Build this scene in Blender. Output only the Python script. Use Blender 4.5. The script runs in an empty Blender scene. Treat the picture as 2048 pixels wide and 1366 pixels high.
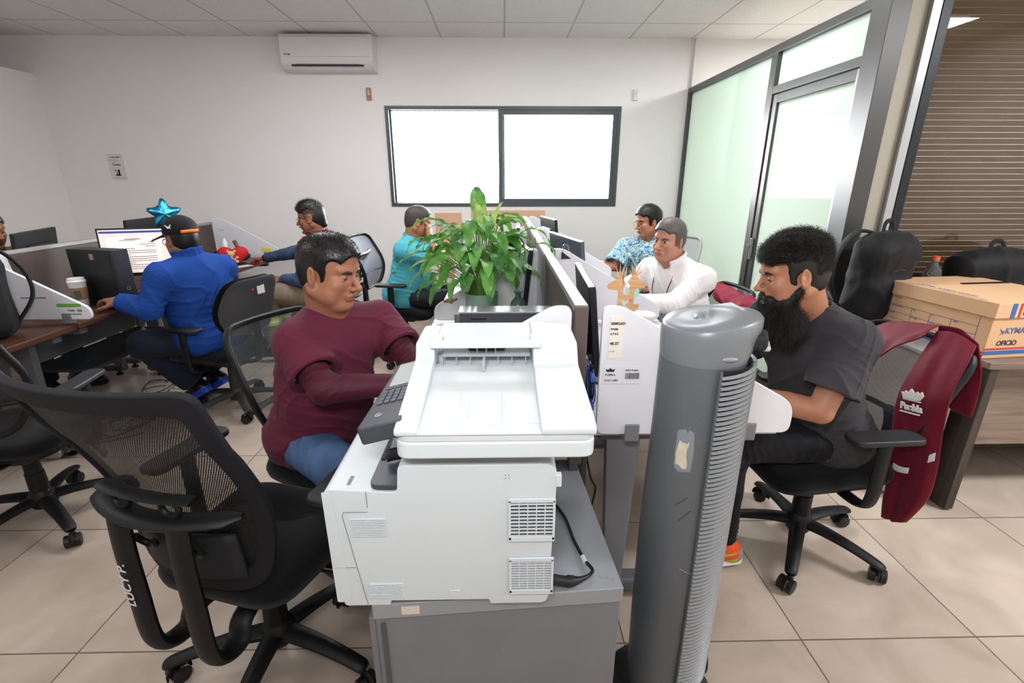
import bpy, bmesh, math, random
import numpy as np
from mathutils import Vector, Matrix, Euler
C = bpy.context.scene
COL = C.collection
PI = math.pi
R = math.radians
# ------------------------------------------------------------------ camera
cam_d = bpy.data.cameras.new('camera'); cam = bpy.data.objects.new('camera', cam_d); COL.objects.link(cam)
cam_d.sensor_width = 36.0; cam_d.lens = 967 * 36 / 2048; cam_d.clip_start = .02
cam.location = (0, 0, 1.47); cam.rotation_euler = (R(90 - 18.4), 0, R(-1.13))
C.camera = cam
# ------------------------------------------------------------------ view, world, lights
C.view_settings.view_transform = 'Standard'; C.view_settings.look = 'None'
C.view_settings.exposure = 0.0; C.view_settings.gamma = 1.0
C.view_settings.use_curve_mapping = False
C.cycles.max_bounces = 7; C.cycles.diffuse_bounces = 4; C.cycles.glossy_bounces = 3
C.cycles.transmission_bounces = 5; C.cycles.transparent_max_bounces = 10
C.cycles.caustics_reflective = False; C.cycles.caustics_refractive = False
C.cycles.sample_clamp_indirect = 6
w = bpy.data.worlds.new('sky'); C.world = w; w.use_nodes = True
w.node_tree.nodes['Background'].inputs[0].default_value = (.93, .97, 1, 1)
w.node_tree.nodes['Background'].inputs[1].default_value = 12.0

def area(name, loc, rot, sx, sy, power, col=(1, 1, 1), spread=180):
    l = bpy.data.lights.new(name, 'AREA'); l.shape = 'RECTANGLE'; l.size = sx; l.size_y = sy
    l.energy = power; l.color = col; l.spread = R(spread)
    o = bpy.data.objects.new(name, l); COL.objects.link(o); o.location = loc; o.rotation_euler = rot
    return o
# daylight coming through the window opening (outside of the pane)
area('window_daylight', (.02, 5.62, 1.75), (R(-90), 0, 0), 2.4, 1.0, 900, (.95, .98, 1))
# photographer's flash just above the camera
area('camera_flash', (-.12, -.05, 1.80), (R(108), 0, R(4)), .35, .25, 26, (.97, .98, 1))
# ceiling troffers behind the photographer; aisle and side-room ones are added for light
LAMPS = [(-2.9, -.4), (-.9, -.8), (1.3, -.6), (-3.2, 1.7), (-1.3, 3.35), (.9, 3.35), (3.4, 4.0), (3.4, .6)]
# ------------------------------------------------------------------ materials
def srgb(h):
    if isinstance(h, (tuple, list)): return tuple(h)
    v = [int(h[i:i + 2], 16) / 255 for i in (0, 2, 4)]
    return tuple((c / 12.92 if c <= .04045 else ((c + .055) / 1.055) ** 2.4) for c in v)
MATS = {}
def M(name, col, rough=.5, metal=0, bump=None, var=None, coat=0, spec=.5, trans=0, emit=0, alpha=1, sheen=0, sss=0, ior=1.45):
    """col hex; bump=(scale,strength[,distance]); var=(scale,amount) brightness variation"""
    if name in MATS: return MATS[name]
    m = bpy.data.materials.new(name); m.use_nodes = True; nt = m.node_tree; b = nt.nodes['Principled BSDF']
    c = srgb(col) + (1,)
    b.inputs['Base Color'].default_value = c; b.inputs['Roughness'].default_value = rough
    b.inputs['Metallic'].default_value = metal; b.inputs['Coat Weight'].default_value = coat
    b.inputs['Specular IOR Level'].default_value = spec; b.inputs['Transmission Weight'].default_value = trans
    b.inputs['IOR'].default_value = ior
    b.inputs['Sheen Weight'].default_value = sheen
    b.inputs['Alpha'].default_value = alpha
    if sss:
        b.inputs['Subsurface Weight'].default_value = sss; b.inputs['Subsurface Radius'].default_value = (.012, .005, .003)
        b.inputs['Subsurface Scale'].default_value = 1
    if emit:
        b.inputs['Emission Color'].default_value = c; b.inputs['Emission Strength'].default_value = emit
    tc = nt.nodes.new('ShaderNodeTexCoord')
    if var:
        n = nt.nodes.new('ShaderNodeTexNoise'); n.inputs['Scale'].default_value = var[0]; n.inputs['Detail'].default_value = 6
        nt.links.new(tc.outputs['Object'], n.inputs['Vector'])
        mp = nt.nodes.new('ShaderNodeMapRange'); mp.inputs[1].default_value = .3; mp.inputs[2].default_value = .7
        mp.inputs[3].default_value = 1 - var[1]; mp.inputs[4].default_value = 1 + var[1]
        nt.links.new(n.outputs['Fac'], mp.inputs[0])
        mx = nt.nodes.new('ShaderNodeVectorMath'); mx.operation = 'SCALE'; mx.inputs[0].default_value = c[:3]
        nt.links.new(mp.outputs[0], mx.inputs['Scale']); nt.links.new(mx.outputs[0], b.inputs['Base Color'])
    if bump:
        n = nt.nodes.new('ShaderNodeTexNoise'); n.inputs['Scale'].default_value = bump[0]; n.inputs['Detail'].default_value = 4
        nt.links.new(tc.outputs['Object'], n.inputs['Vector'])
        bp = nt.nodes.new('ShaderNodeBump'); bp.inputs['Strength'].default_value = bump[1]
        bp.inputs['Distance'].default_value = bump[2] if len(bump) > 2 else .002
        nt.links.new(n.outputs['Fac'], bp.inputs['Height']); nt.links.new(bp.outputs[0], b.inputs['Normal'])
    MATS[name] = m; return m
def nodes(m): return m.node_tree.nodes, m.node_tree.links, m.node_tree.nodes['Principled BSDF']
def mathn(nt, op, a, b=None, c=None):
    n = nt.nodes.new('ShaderNodeMath'); n.operation = op
    for i, v in enumerate((a, b, c)):
        if v is None: continue
        if isinstance(v, (int, float)): n.inputs[i].default_value = v
        else: nt.links.new(v, n.inputs[i])
    return n.outputs[0]
def mesh_cloth(name, col, pitch=.0042, open_=.42, rough=.6):
    """woven mesh with real see-through holes (UV in metres)"""
    if name in MATS: return MATS[name]
    m = M(name, col, rough); nt = m.node_tree; ns, ln, b = nodes(m)
    uv = nt.nodes.new('ShaderNodeUVMap'); sp = nt.nodes.new('ShaderNodeSeparateXYZ'); ln.new(uv.outputs[0], sp.inputs[0])
    v = mathn(nt, 'DIVIDE', sp.outputs[1], pitch * .8)
    row = mathn(nt, 'FLOOR', v); off = mathn(nt, 'MULTIPLY', mathn(nt, 'MODULO', row, 2.0), .5)
    u = mathn(nt, 'ADD', mathn(nt, 'DIVIDE', sp.outputs[0], pitch), off)
    fu = mathn(nt, 'SUBTRACT', mathn(nt, 'FRACT', u), .5); fv = mathn(nt, 'SUBTRACT', mathn(nt, 'FRACT', v), .5)
    d = mathn(nt, 'SQRT', mathn(nt, 'ADD', mathn(nt, 'MULTIPLY', fu, fu), mathn(nt, 'MULTIPLY', fv, fv)))
    al = mathn(nt, 'GREATER_THAN', d, math.sqrt(open_ / PI))
    ln.new(al, b.inputs['Alpha'])
    return m
# ------------------------------------------------------------------ mesh builder
class MB:
    def __init__(s): s.b = bmesh.new(); s.mi = 0
    def _m(s, faces):
        for f in faces: f.material_index = s.mi
    def box(s, c, d, rot=None, bev=0, seg=2):
        r = bmesh.ops.create_cube(s.b, size=1)
        vs = r['verts']; T = Matrix.Translation(Vector(c)) @ ((rot if rot is not None else Matrix()).to_4x4()) @ Matrix.Diagonal((*d, 1))
        bmesh.ops.transform(s.b, matrix=T, verts=vs)
        fs = set(f for v in vs for f in v.link_faces); s._m(fs)
        if bev > 0:
            es = list(set(e for v in vs for e in v.link_edges))
            r = bmesh.ops.bevel(s.b, geom=es, offset=min(bev, min(d) * .49), segments=seg, affect='EDGES', profile=.5)
            s._m(r['faces'])
        return s
    def bx(s, x0, x1, y0, y1, z0, z1, bev=0, seg=2):
        return s.box(((x0 + x1) / 2, (y0 + y1) / 2, (z0 + z1) / 2), (abs(x1 - x0), abs(y1 - y0), abs(z1 - z0)), None, bev, seg)
    def prism(s, pts, f0, f1):
        """closed polygon pts (2D); f0/f1 map (a,b)->3D for both caps"""
        A = [s.b.verts.new(f0(*p)) for p in pts]; B = [s.b.verts.new(f1(*p)) for p in pts]; n = len(pts); fs = []
        for i in range(n):
            fs.append(s.b.faces.new((A[i], A[(i + 1) % n], B[(i + 1) % n], B[i])))
        fs.append(s.b.faces.new(A[::-1])); fs.append(s.b.faces.new(B)); s._m(fs); return s
    def prx(s, pts, x0, x1): return s.prism(pts, lambda a, b: (x0, a, b), lambda a, b: (x1, a, b))
    def pry(s, pts, y0, y1): return s.prism(pts, lambda a, b: (a, y0, b), lambda a, b: (a, y1, b))
    def prz(s, pts, z0, z1): return s.prism(pts, lambda a, b: (a, b, z0), lambda a, b: (a, b, z1))
    def tube(s, pts, r, n=10, closed=False, sq=None, caps=True, flat=None):
        """sweep; r float or list; flat=(a,b) scale of section axes"""
        P = [Vector(p) for p in pts]; N = len(P); rs = r if isinstance(r, (list, tuple)) else [r] * N
        up = None; rings = []
        for i in range(N):
            if closed: t = (P[(i + 1) % N] - P[i - 1])
            else: t = P[min(i + 1, N - 1)] - P[max(i - 1, 0)]
            if t.length < 1e-9: t = Vector((0, 0, 1))
            t.normalize()
            if up is None:
                up = Vector((0, 0, 1)) if abs(t.z) < .9 else Vector((1, 0, 0))
                if sq is not None: up = Vector(sq)
            up = (up - t * up.dot(t))
            if up.length < 1e-6: up = t.orthogonal()
            up.normalize(); sd = t.cross(up)
            fa, fb = flat or (1, 1)
            rings.append([s.b.verts.new(P[i] + (up * math.cos(2 * PI * k / n) * fa + sd * math.sin(2 * PI * k / n) * fb) * rs[i]) for k in range(n)])
        fs = []
        for i in range(N if closed else N - 1):
            a = rings[i]; b = rings[(i + 1) % N]
            for k in range(n): fs.append(s.b.faces.new((a[k], a[(k + 1) % n], b[(k + 1) % n], b[k])))
        if not closed and caps and n > 2:
            fs.append(s.b.faces.new(rings[0][::-1])); fs.append(s.b.faces.new(rings[-1]))
        s._m(fs); return s
    def cyl(s, p0, p1, r0, r1=None, n=24):
        return s.tube([p0, p1], [r0, r0 if r1 is None else r1], n)
    def lathe(s, prof, c=(0, 0, 0), n=32, rot=None):
        T = Matrix.Translation(Vector(c)) @ ((rot if rot is not None else Matrix()).to_4x4()); rings = []
        for r, z in prof:
            rings.append([s.b.verts.new(T @ Vector((r * math.cos(2 * PI * k / n), r * math.sin(2 * PI * k / n), z))) for k in range(n)])
        fs = []
        for a, b in zip(rings, rings[1:]):
            for k in range(n): fs.append(s.b.faces.new((a[k], a[(k + 1) % n], b[(k + 1) % n], b[k])))
        if prof[0][0] > 1e-6: fs.append(s.b.faces.new(rings[0][::-1]))
        if prof[-1][0] > 1e-6: fs.append(s.b.faces.new(rings[-1]))
        s._m(fs); return s
    def ell(s, c, r, rot=None, n=20):
        g = bmesh.ops.create_uvsphere(s.b, u_segments=n, v_segments=max(8, n // 2), radius=1)
        r = (r, r, r) if isinstance(r, (int, float)) else r
        T = Matrix.Translation(Vector(c)) @ ((rot if rot is not None else Matrix()).to_4x4()) @ Matrix.Diagonal((*r, 1))
        bmesh.ops.transform(s.b, matrix=T, verts=g['verts'])
        s._m(set(f for v in g['verts'] for f in v.link_faces)); return s
    def grid(s, fn, nu, nv, uv=None, closeu=False):
        V = [[s.b.verts.new(fn(i / nu, j / nv)) for j in range(nv + 1)] for i in range(nu + (0 if closeu else 1))]
        fs = []; L = s.b.loops.layers.uv.verify() if uv else None
        for i in range(nu):
            for j in range(nv):
                i2 = (i + 1) % len(V)
                f = s.b.faces.new((V[i][j], V[i2][j], V[i2][j + 1], V[i][j + 1])); fs.append(f)
                if uv:
                    for l, (a, b) in zip(f.loops, ((i, j), (i + 1, j), (i + 1, j + 1), (i, j + 1))): l[L].uv = uv(a / nu, b / nv)
        s._m(fs); return s
    def band(s, A, B, n, t, closed=True):
        """solid strip between loops A and B, thickness t along n (vector or list)"""
        N = len(A); nn = n if isinstance(n, list) else [Vector(n)] * N
        V = [[s.b.verts.new(Vector(p) + nn[i] * k) for p, k in ((A[i], t / 2), (B[i], t / 2), (B[i], -t / 2), (A[i], -t / 2))] for i in range(N)]
        fs = []
        for i in range(N if closed else N - 1):
            a = V[i]; b = V[(i + 1) % N]
            for k in range(4): fs.append(s.b.faces.new((a[k], a[(k + 1) % 4], b[(k + 1) % 4], b[k])))
        if not closed: fs.append(s.b.faces.new(V[0][::-1])); fs.append(s.b.faces.new(V[-1]))
        s._m(fs); return s
    def poly(s, pts):
        f = s.b.faces.new([s.b.verts.new(p) for p in pts]); s._m([f]); return s
    def out(s, name, mat, parent=None, smooth=True, bevel=0, solid=0, sub=0, loc=None, rz=0, angle=40):
        bmesh.ops.recalc_face_normals(s.b, faces=s.b.faces[:])
        me = bpy.data.meshes.new(name); s.b.to_mesh(me); s.b.free()
        for m in (mat if isinstance(mat, (list, tuple)) else [mat]): me.materials.append(m)
        o = bpy.data.objects.new(name, me); COL.objects.link(o)
        if parent: o.parent = parent
        if loc is not None: o.location = loc
        if rz: o.rotation_euler = (0, 0, rz)
        if solid:
            md = o.modifiers.new('solid', 'SOLIDIFY'); md.thickness = solid; md.offset = 0
        if bevel:
            md = o.modifiers.new('bevel', 'BEVEL'); md.width = bevel; md.segments = 2; md.limit_method = 'ANGLE'; md.angle_limit = R(40)
            md.harden_normals = True
        if sub:
            md = o.modifiers.new('sub', 'SUBSURF'); md.levels = sub; md.render_levels = sub
        if smooth:
            me.shade_smooth()
            if not sub and not bevel:
                me.set_sharp_from_angle(angle=R(angle))
            elif bevel: me.set_sharp_from_angle(angle=R(angle))
        return o
def tag(o, label=None, cat=None, group=None, kind=None):
    if label: o['label'] = label
    if cat: o['category'] = cat
    if group: o['group'] = group
    if kind: o['kind'] = kind
    return o
def thing(name, label, cat, loc=(0, 0, 0), rz=0, group=None):
    o = bpy.data.objects.new(name, None); COL.objects.link(o); o.empty_display_size = .1
    o.location = loc; o.rotation_euler = (0, 0, rz); return tag(o, label, cat, group)
def S(o): return tag(o, kind='structure')
def copy_tree(o, parent=None):
    c = o.copy(); COL.objects.link(c); c.parent = parent
    for ch in [k for k in bpy.data.objects if k.parent == o and k is not c]: copy_tree(ch, c)
    return c
def rrect(w, h, r, n=6, cx=0, cy=0):
    """rounded rectangle polygon; r float or 4 radii (tr, tl, bl, br)"""
    rs = r if isinstance(r, (list, tuple)) else (r,) * 4; P = []
    for q, (sx, sy) in enumerate(((1, 1), (-1, 1), (-1, -1), (1, -1))):
        rr = max(rs[q], 1e-4)
        for k in range(n + 1):
            a = q * PI / 2 + k / n * PI / 2
            P.append((cx + sx * (w / 2 - rr) + rr * math.cos(a), cy + sy * (h / 2 - rr) + rr * math.sin(a)))
    return P
def roundpoly(pts, r, n=5):
    """round the corners of an arbitrary polygon"""
    out = []; N = len(pts); rs = r if isinstance(r, (list, tuple)) else [r] * N
    for i in range(N):
        p = Vector(pts[i]).to_2d() if False else Vector((pts[i][0], pts[i][1])); a = Vector(pts[i - 1][:2]); b = Vector(pts[(i + 1) % N][:2])
        da = (a - p); db = (b - p); rr = min(rs[i], da.length * .45, db.length * .45)
        if rr < 1e-5: out.append(tuple(p)); continue
        p0 = p + da.normalized() * rr; p1 = p + db.normalized() * rr
        for k in range(n + 1):
            t = k / n; out.append(tuple(p0 * (1 - t) ** 2 + p * 2 * t * (1 - t) + p1 * t * t))
    return out
def cr(pts, n=8, closed=False):
    """catmull-rom through 3D points"""
    P = [Vector(p) for p in pts]; N = len(P); out = []
    for i in range(N if closed else N - 1):
        if closed: a, b, c, d = P[i - 1], P[i], P[(i + 1) % N], P[(i + 2) % N]
        else: a, b, c, d = P[max(i - 1, 0)], P[i], P[i + 1], P[min(i + 2, N - 1)]
        for k in range(n):
            t = k / n
            out.append(.5 * ((2 * b) + (c - a) * t + (2 * a - 5 * b + 4 * c - d) * t * t + (3 * b - a - 3 * c + d) * t ** 3))
    if not closed: out.append(P[-1])
    return out
def text(s, size, mat, parent, loc, rot, name='lettering', ext=.0004, align='LEFT', sx=1, bold=0):
    cu = bpy.data.curves.new('t', 'FONT'); cu.body = s; cu.size = size; cu.extrude = ext; cu.align_x = align; cu.offset = bold
    o = bpy.data.objects.new('t', cu); COL.objects.link(o); bpy.context.view_layer.update()
    me = bpy.data.meshes.new_from_object(o.evaluated_get(bpy.context.evaluated_depsgraph_get()))
    bpy.data.objects.remove(o); me.materials.clear(); me.materials.append(mat)
    n = bpy.data.objects.new(name, me); COL.objects.link(n); n.parent = parent; n.location = loc
    n.rotation_euler = rot; n.scale = (sx, 1, 1); return n
def fabric(name, col, rough=.85, scale=900, st=.35, sheen=.04, var=None):
    return M(name, col, rough, bump=(scale, st, .0006), sheen=sheen, var=var or (9, .05), spec=.25)
# ------------------------------------------------------------------ implicit surfaces -> mesh (for bodies, clothes, hair)
V3 = lambda *a: np.array(a, dtype=np.float64)
def rotm(yaw=0, pitch=0, roll=0):
    """local +X forward; yaw about Z (deg), pitch down positive, roll"""
    return np.array((Matrix.Rotation(R(yaw), 3, 'Z') @ Matrix.Rotation(R(pitch), 3, 'Y') @ Matrix.Rotation(R(roll), 3, 'X')))
class F:
    """a list of signed distance primitives, merged in order"""
    def __init__(s, o=(0, 0, 0), Rm=None): s.p = []; s.o = np.array(o, float); s.R = np.eye(3) if Rm is None else Rm; s.post = []
    def g(s, p): return s.o + s.R @ np.array(p, float)
    def cone(s, a, b, r0, r1, k=.02, op='u', flat=None):
        s.p.append(('c', s.g(a), s.g(b), r0, r1, k, op, flat)); return s
    def ell(s, c, r, k=.02, op='u', Rm=None):
        r = (r,) * 3 if isinstance(r, (int, float)) else r
        s.p.append(('e', s.g(c), np.array(r, float), s.R if Rm is None else s.R @ Rm, None, k, op, None)); return s
    def box(s, c, r, k=.01, op='u', rnd=.01, Rm=None):
        s.p.append(('b', s.g(c), np.array(r, float), s.R if Rm is None else s.R @ Rm, rnd, k, op, None)); return s
    def cut(s, p, n, k=.004):
        """remove the side the normal points to"""
        s.p.append(('p', s.g(p), s.R @ (np.array(n, float) / np.linalg.norm(n)), None, None, k, 'i', None)); return s
    def merge(s, f): s.p += f.p; return s
    def bbox(s):
        lo = np.full(3, 9e9); hi = -lo
        for q in s.p:
            if q[6] != 'u' or q[0] == 'p': continue
            if q[0] == 'c':
                m = max(q[3], q[4]); l = np.minimum(q[1], q[2]) - m; h = np.maximum(q[1], q[2]) + m
            else:
                m = max(q[2]) if q[0] == 'e' else float(np.linalg.norm(q[2])); l = q[1] - m; h = q[1] + m
            lo = np.minimum(lo, l); hi = np.maximum(hi, h)
        return lo, hi
def _d(q, X, Y, Z):
    t = q[0]
    if t == 'c':
        a, b, r0, r1 = q[1:5]; ab = b - a; L2 = float(ab @ ab) + 1e-12
        px, py, pz = X - a[0], Y - a[1], Z - a[2]
        h = np.clip((px * ab[0] + py * ab[1] + pz * ab[2]) / L2, 0, 1)
        dx, dy, dz = px - h * ab[0], py - h * ab[1], pz - h * ab[2]
        if q[7] is not None:      # flatten along a direction
            n, f = q[7]; dn = dx * n[0] + dy * n[1] + dz * n[2]; e = dn * (f - 1)
            dx, dy, dz = dx + e * n[0], dy + e * n[1], dz + e * n[2]
        return np.sqrt(dx * dx + dy * dy + dz * dz) - (r0 + (r1 - r0) * h)
    if t == 'p': return (X - q[1][0]) * q[2][0] + (Y - q[1][1]) * q[2][1] + (Z - q[1][2]) * q[2][2]
    M_ = q[3].T; px, py, pz = X - q[1][0], Y - q[1][1], Z - q[1][2]
    x, y, z = [M_[i, 0] * px + M_[i, 1] * py + M_[i, 2] * pz for i in range(3)]
    if t == 'e':
        r = q[2]; k0 = np.sqrt((x / r[0]) ** 2 + (y / r[1]) ** 2 + (z / r[2]) ** 2)
        k1 = np.sqrt((x / r[0] ** 2) ** 2 + (y / r[1] ** 2) ** 2 + (z / r[2] ** 2) ** 2) + 1e-9
        return k0 * (k0 - 1) / k1
    r = q[2] - q[4]; x, y, z = np.abs(x) - r[0], np.abs(y) - r[1], np.abs(z) - r[2]
    return np.sqrt(np.maximum(x, 0) ** 2 + np.maximum(y, 0) ** 2 + np.maximum(z, 0) ** 2) + np.minimum(np.maximum(x, np.maximum(y, z)), 0) - q[4]
def evalF(f, ax, ay, az):
    G = np.full((len(ax), len(ay), len(az)), .2, np.float32); A = (ax, ay, az)
    for q in f.p:
        k, op = q[5], q[6]
        if q[0] == 'p': sl = [slice(None)] * 3
        else:
            if q[0] == 'c': m = max(q[3], q[4]); l = np.minimum(q[1], q[2]) - m; h = np.maximum(q[1], q[2]) + m
            else: m = max(q[2]) if q[0] == 'e' else float(np.linalg.norm(q[2])); l = q[1] - m; h = q[1] + m
            pad = k + .03; sl = []
            for i in range(3):
                i0 = max(0, np.searchsorted(A[i], l[i] - pad)); i1 = np.searchsorted(A[i], h[i] + pad)
                sl.append(slice(i0, i1))
            if any(s_.stop is not None and s_.stop <= s_.start for s_ in sl): continue
        sl = tuple(sl); X, Y, Z = ax[sl[0]][:, None, None], ay[sl[1]][None, :, None], az[sl[2]][None, None, :]
        d = _d(q, X, Y, Z).astype(np.float32); g = G[sl]
        if op == 'u':
            h = np.maximum(k - np.abs(d - g), 0) / max(k, 1e-6); G[sl] = np.minimum(d, g) - h * h * k * .25
        elif op == 's':
            d = -d; h = np.maximum(k - np.abs(d - g), 0) / max(k, 1e-6); G[sl] = np.maximum(d, g) + h * h * k * .25
        else:
            h = np.maximum(k - np.abs(d - g), 0) / max(k, 1e-6); G[sl] = np.maximum(d, g) + h * h * k * .25
    for fn in f.post: G = fn(G, ax[:, None, None], ay[None, :, None], az[None, None, :])
    return G
def polygonize(f, vox, clip=None):
    lo, hi = f.bbox(); lo = lo - .015; hi = hi + .015
    if clip: lo = np.maximum(lo, clip[0]); hi = np.minimum(hi, clip[1])
    A = [np.arange(lo[i], hi[i] + vox, vox) for i in range(3)]
    G = evalF(f, *A); s = G < 0; n = np.array(G.shape)
    cs = np.zeros(tuple(n - 1), np.int8)
    for i in (0, 1):
        for j in (0, 1):
            for k in (0, 1): cs += s[i:n[0] - 1 + i, j:n[1] - 1 + j, k:n[2] - 1 + k]
    mix = (cs > 0) & (cs < 8); idx = np.full(mix.shape, -1, np.int64); ii = np.argwhere(mix); idx[mix] = np.arange(len(ii))
    acc = np.zeros((len(ii), 3)); cnt = np.zeros(len(ii))
    corners = [(a, b, c) for a in (0, 1) for b in (0, 1) for c in (0, 1)]
    for c0 in corners:
        for ax in range(3):
            if c0[ax]: continue
            c1 = list(c0); c1[ax] = 1
            g0 = G[ii[:, 0] + c0[0], ii[:, 1] + c0[1], ii[:, 2] + c0[2]]; g1 = G[ii[:, 0] + c1[0], ii[:, 1] + c1[1], ii[:, 2] + c1[2]]
            m = (g0 < 0) != (g1 < 0); t = np.where(m, g0 / np.where(m, g0 - g1, 1), 0)
            p = np.tile(np.array(c0, float), (len(ii), 1)); p[:, ax] += t
            acc[m] += p[m]; cnt[m] += 1
    Vv = (acc / cnt[:, None] + ii) * vox + np.array([a[0] for a in A])
    quads = []
    for ax in range(3):
        o1, o2 = [(1, 2), (2, 0), (0, 1)][ax]
        sl0 = [slice(None)] * 3; sl1 = [slice(None)] * 3; sl0[ax] = slice(0, -1); sl1[ax] = slice(1, None)
        ch = s[tuple(sl0)] != s[tuple(sl1)]; e = np.argwhere(ch)
        e = e[(e[:, o1] > 0) & (e[:, o2] > 0) & (e[:, o1] < n[o1] - 1) & (e[:, o2] < n[o2] - 1)]
        if not len(e): continue
        ins = s[e[:, 0], e[:, 1], e[:, 2]]
        def c(d1, d2):
            q = e.copy(); q[:, o1] += d1; q[:, o2] += d2; return idx[q[:, 0], q[:, 1], q[:, 2]]
        q = np.stack([c(-1, -1), c(0, -1), c(0, 0), c(-1, 0)], 1); q[~ins] = q[~ins][:, ::-1]; quads.append(q)
    Q = np.concatenate(quads) if quads else np.zeros((0, 4), np.int64)
    return Vv, Q[(Q >= 0).all(1)]
def np_mesh(name, blocks, mats, origin=(0, 0, 0), parent=None, zones=None, wig=None):
    """blocks: list of (V,Q,material index); zones(V centres)->material index array"""
    Vs, Qs, Ms, off = [], [], [], 0
    for V_, Q_, mi in blocks:
        Vs.append(V_); Qs.append(Q_ + off); off += len(V_); Ms.append(np.full(len(Q_), mi, np.int32))
    Vv = np.concatenate(Vs); Q = np.concatenate(Qs); mi = np.concatenate(Ms)
    if zones is not None:
        cen = Vv[Q].mean(1); mi = zones(cen, mi)
    Vv = Vv - np.array(origin)
    me = bpy.data.meshes.new(name); me.vertices.add(len(Vv)); me.vertices.foreach_set('co', Vv.astype(np.float32).ravel())
    k = Q.shape[1]; me.loops.add(Q.size); me.loops.foreach_set('vertex_index', Q.astype(np.int32).ravel())
    me.polygons.add(len(Q)); me.polygons.foreach_set('loop_start', np.arange(0, Q.size, k, dtype=np.int32))
    try: me.polygons.foreach_set('loop_total', np.full(len(Q), k, np.int32))
    except Exception: pass
    for m in mats: me.materials.append(m)
    me.polygons.foreach_set('material_index', mi.astype(np.int32)); me.update(); me.validate(); me.shade_smooth()
    o = bpy.data.objects.new(name, me); COL.objects.link(o)
    if parent: o.parent = parent
    return o
def sdf_obj(name, f, vox, mat, origin, parent, zones=None):
    V_, Q_ = polygonize(f, vox)
    return np_mesh(name, [(V_, Q_, 0)], mat if isinstance(mat, list) else [mat], origin, parent, zones)
def wr(amp, freq, seed=0, aniso=(1, 1, 1)):
    """cloth folds: domain-warped sine ridges added to a field"""
    rs = np.random.RandomState(seed); ks = rs.randn(5, 3); ks /= np.linalg.norm(ks, axis=1)[:, None]; ph = rs.rand(5) * 6.28
    ks = ks * np.array(aniso)
    def fn(G, X, Y, Z):
        w1 = np.sin(freq * .45 * (ks[0, 0] * X + ks[0, 1] * Y + ks[0, 2] * Z) + ph[0])
        w2 = np.sin(freq * .6 * (ks[1, 0] * X + ks[1, 1] * Y + ks[1, 2] * Z) + ph[1] + 1.3 * w1)
        a = np.sin(freq * (ks[2, 0] * X + ks[2, 1] * Y + ks[2, 2] * Z) + 2.2 * w2 + ph[2])
        b = np.sin(freq * 1.7 * (ks[3, 0] * X + ks[3, 1] * Y + ks[3, 2] * Z) + 2.0 * w1 + ph[3])
        r = 1 - np.abs(a)
        return G + (amp * (-(r ** 3) * 1.2 + .35 * b * w2)).astype(np.float32)
    return fn
def folds(items):
    """items: (centre, radius, direction, freq, amp)"""
    def fn(G, X, Y, Z):
        for c, r, d, fq, amp in items:
            d = np.array(d, float) / np.linalg.norm(d); D2 = (X - c[0]) ** 2 + (Y - c[1]) ** 2 + (Z - c[2]) ** 2
            e = np.exp(-D2 / (r * r)); o = np.array([d[1], d[2], d[0]])
            ph = fq * (d[0] * (X - c[0]) + d[1] * (Y - c[1]) + d[2] * (Z - c[2])) + 1.1 * np.sin(fq * .45 * (o[0] * X + o[1] * Y + o[2] * Z))
            G = G - (amp * e * (1 - np.abs(np.sin(ph))) ** 2).astype(np.float32)
        return G
    return fn
def unit(v): v = np.array(v, float); return v / (np.linalg.norm(v) + 1e-12)
def ik(a, c, l1, l2, pole):
    a, c = np.array(a, float), np.array(c, float); d = c - a; L = np.linalg.norm(d); u = d / L
    if L > (l1 + l2) * .999: k = L / ((l1 + l2) * .999); l1 *= k; l2 *= k
    x = (l1 * l1 - l2 * l2 + L * L) / (2 * L); h = math.sqrt(max(l1 * l1 - x * x, 0))
    p = np.array(pole, float); p = p - u * (p @ u); return a + u * x + unit(p) * h
# ------------------------------------------------------------------ people
def hand_sdf(f, wrist, d, pn, side, curl=.5, sc=1.0, spread=.12, fat=1.0, curls=None):
    """wrist point, direction to fingers d, palm normal pn (out of the palm), side=+1 thumb along cross(d,pn)"""
    d = unit(d); pn = unit(np.array(pn, float) - d * (np.array(pn, float) @ d)); t = np.cross(d, pn) * side
    w_ = np.array(wrist, float); P = lambda a, b, c: w_ + (d * a + t * b + pn * c) * sc
    for b0, b1 in ((-.024, -.031), (-.008, -.011), (.008, .010), (.022, .029)):
        f.cone(P(.005, b0 * .8, 0), P(.088, b1, -.002), .0145 * sc * fat, .0115 * sc * fat, .012)
    f.cone(P(.01, .02, .008), P(.05, .034, .012), .014 * sc * fat, .012 * sc * fat, .012)
    f.cone(P(.015, -.022, .008), P(.06, -.03, .006), .012 * sc * fat, .009 * sc * fat, .012)
    tips = []
    for i, (b, ln) in enumerate(((.029, .072), (.0095, .082), (-.0105, .076), (-.030, .060))):
        cu = (curls[i] if curls else curl) * (1 + .12 * i); p = P(.09, b, -.001); a = 0.0
        sp = (b / .03) * spread
        for j, (fr, r0, r1) in enumerate(((.46, .0098, .0088), (.30, .0088, .008), (.24, .008, .0066))):
            a += cu * (.75, 1.0, .75)[j]
            v = unit(d * math.cos(a) + pn * math.sin(a) + t * sp * math.cos(a)); q = p + v * ln * fr * sc
            f.cone(p, q, r0 * sc * fat, r1 * sc * fat, .0035); p = q
        tips.append(p)
    p = P(.022, .03, .01); a = .75
    for j, (ln, r0, r1) in enumerate(((.042, .0125, .0105), (.032, .0105, .0095), (.025, .0092, .0075))):
        v = unit(d * math.cos(a) * 1.0 + t * math.sin(a) + pn * (.28 + .35 * curl)); q = p + v * ln * sc
        f.cone(p, q, r0 * sc * fat, r1 * sc * fat, .006); p = q; a -= .28
    return tips
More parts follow.
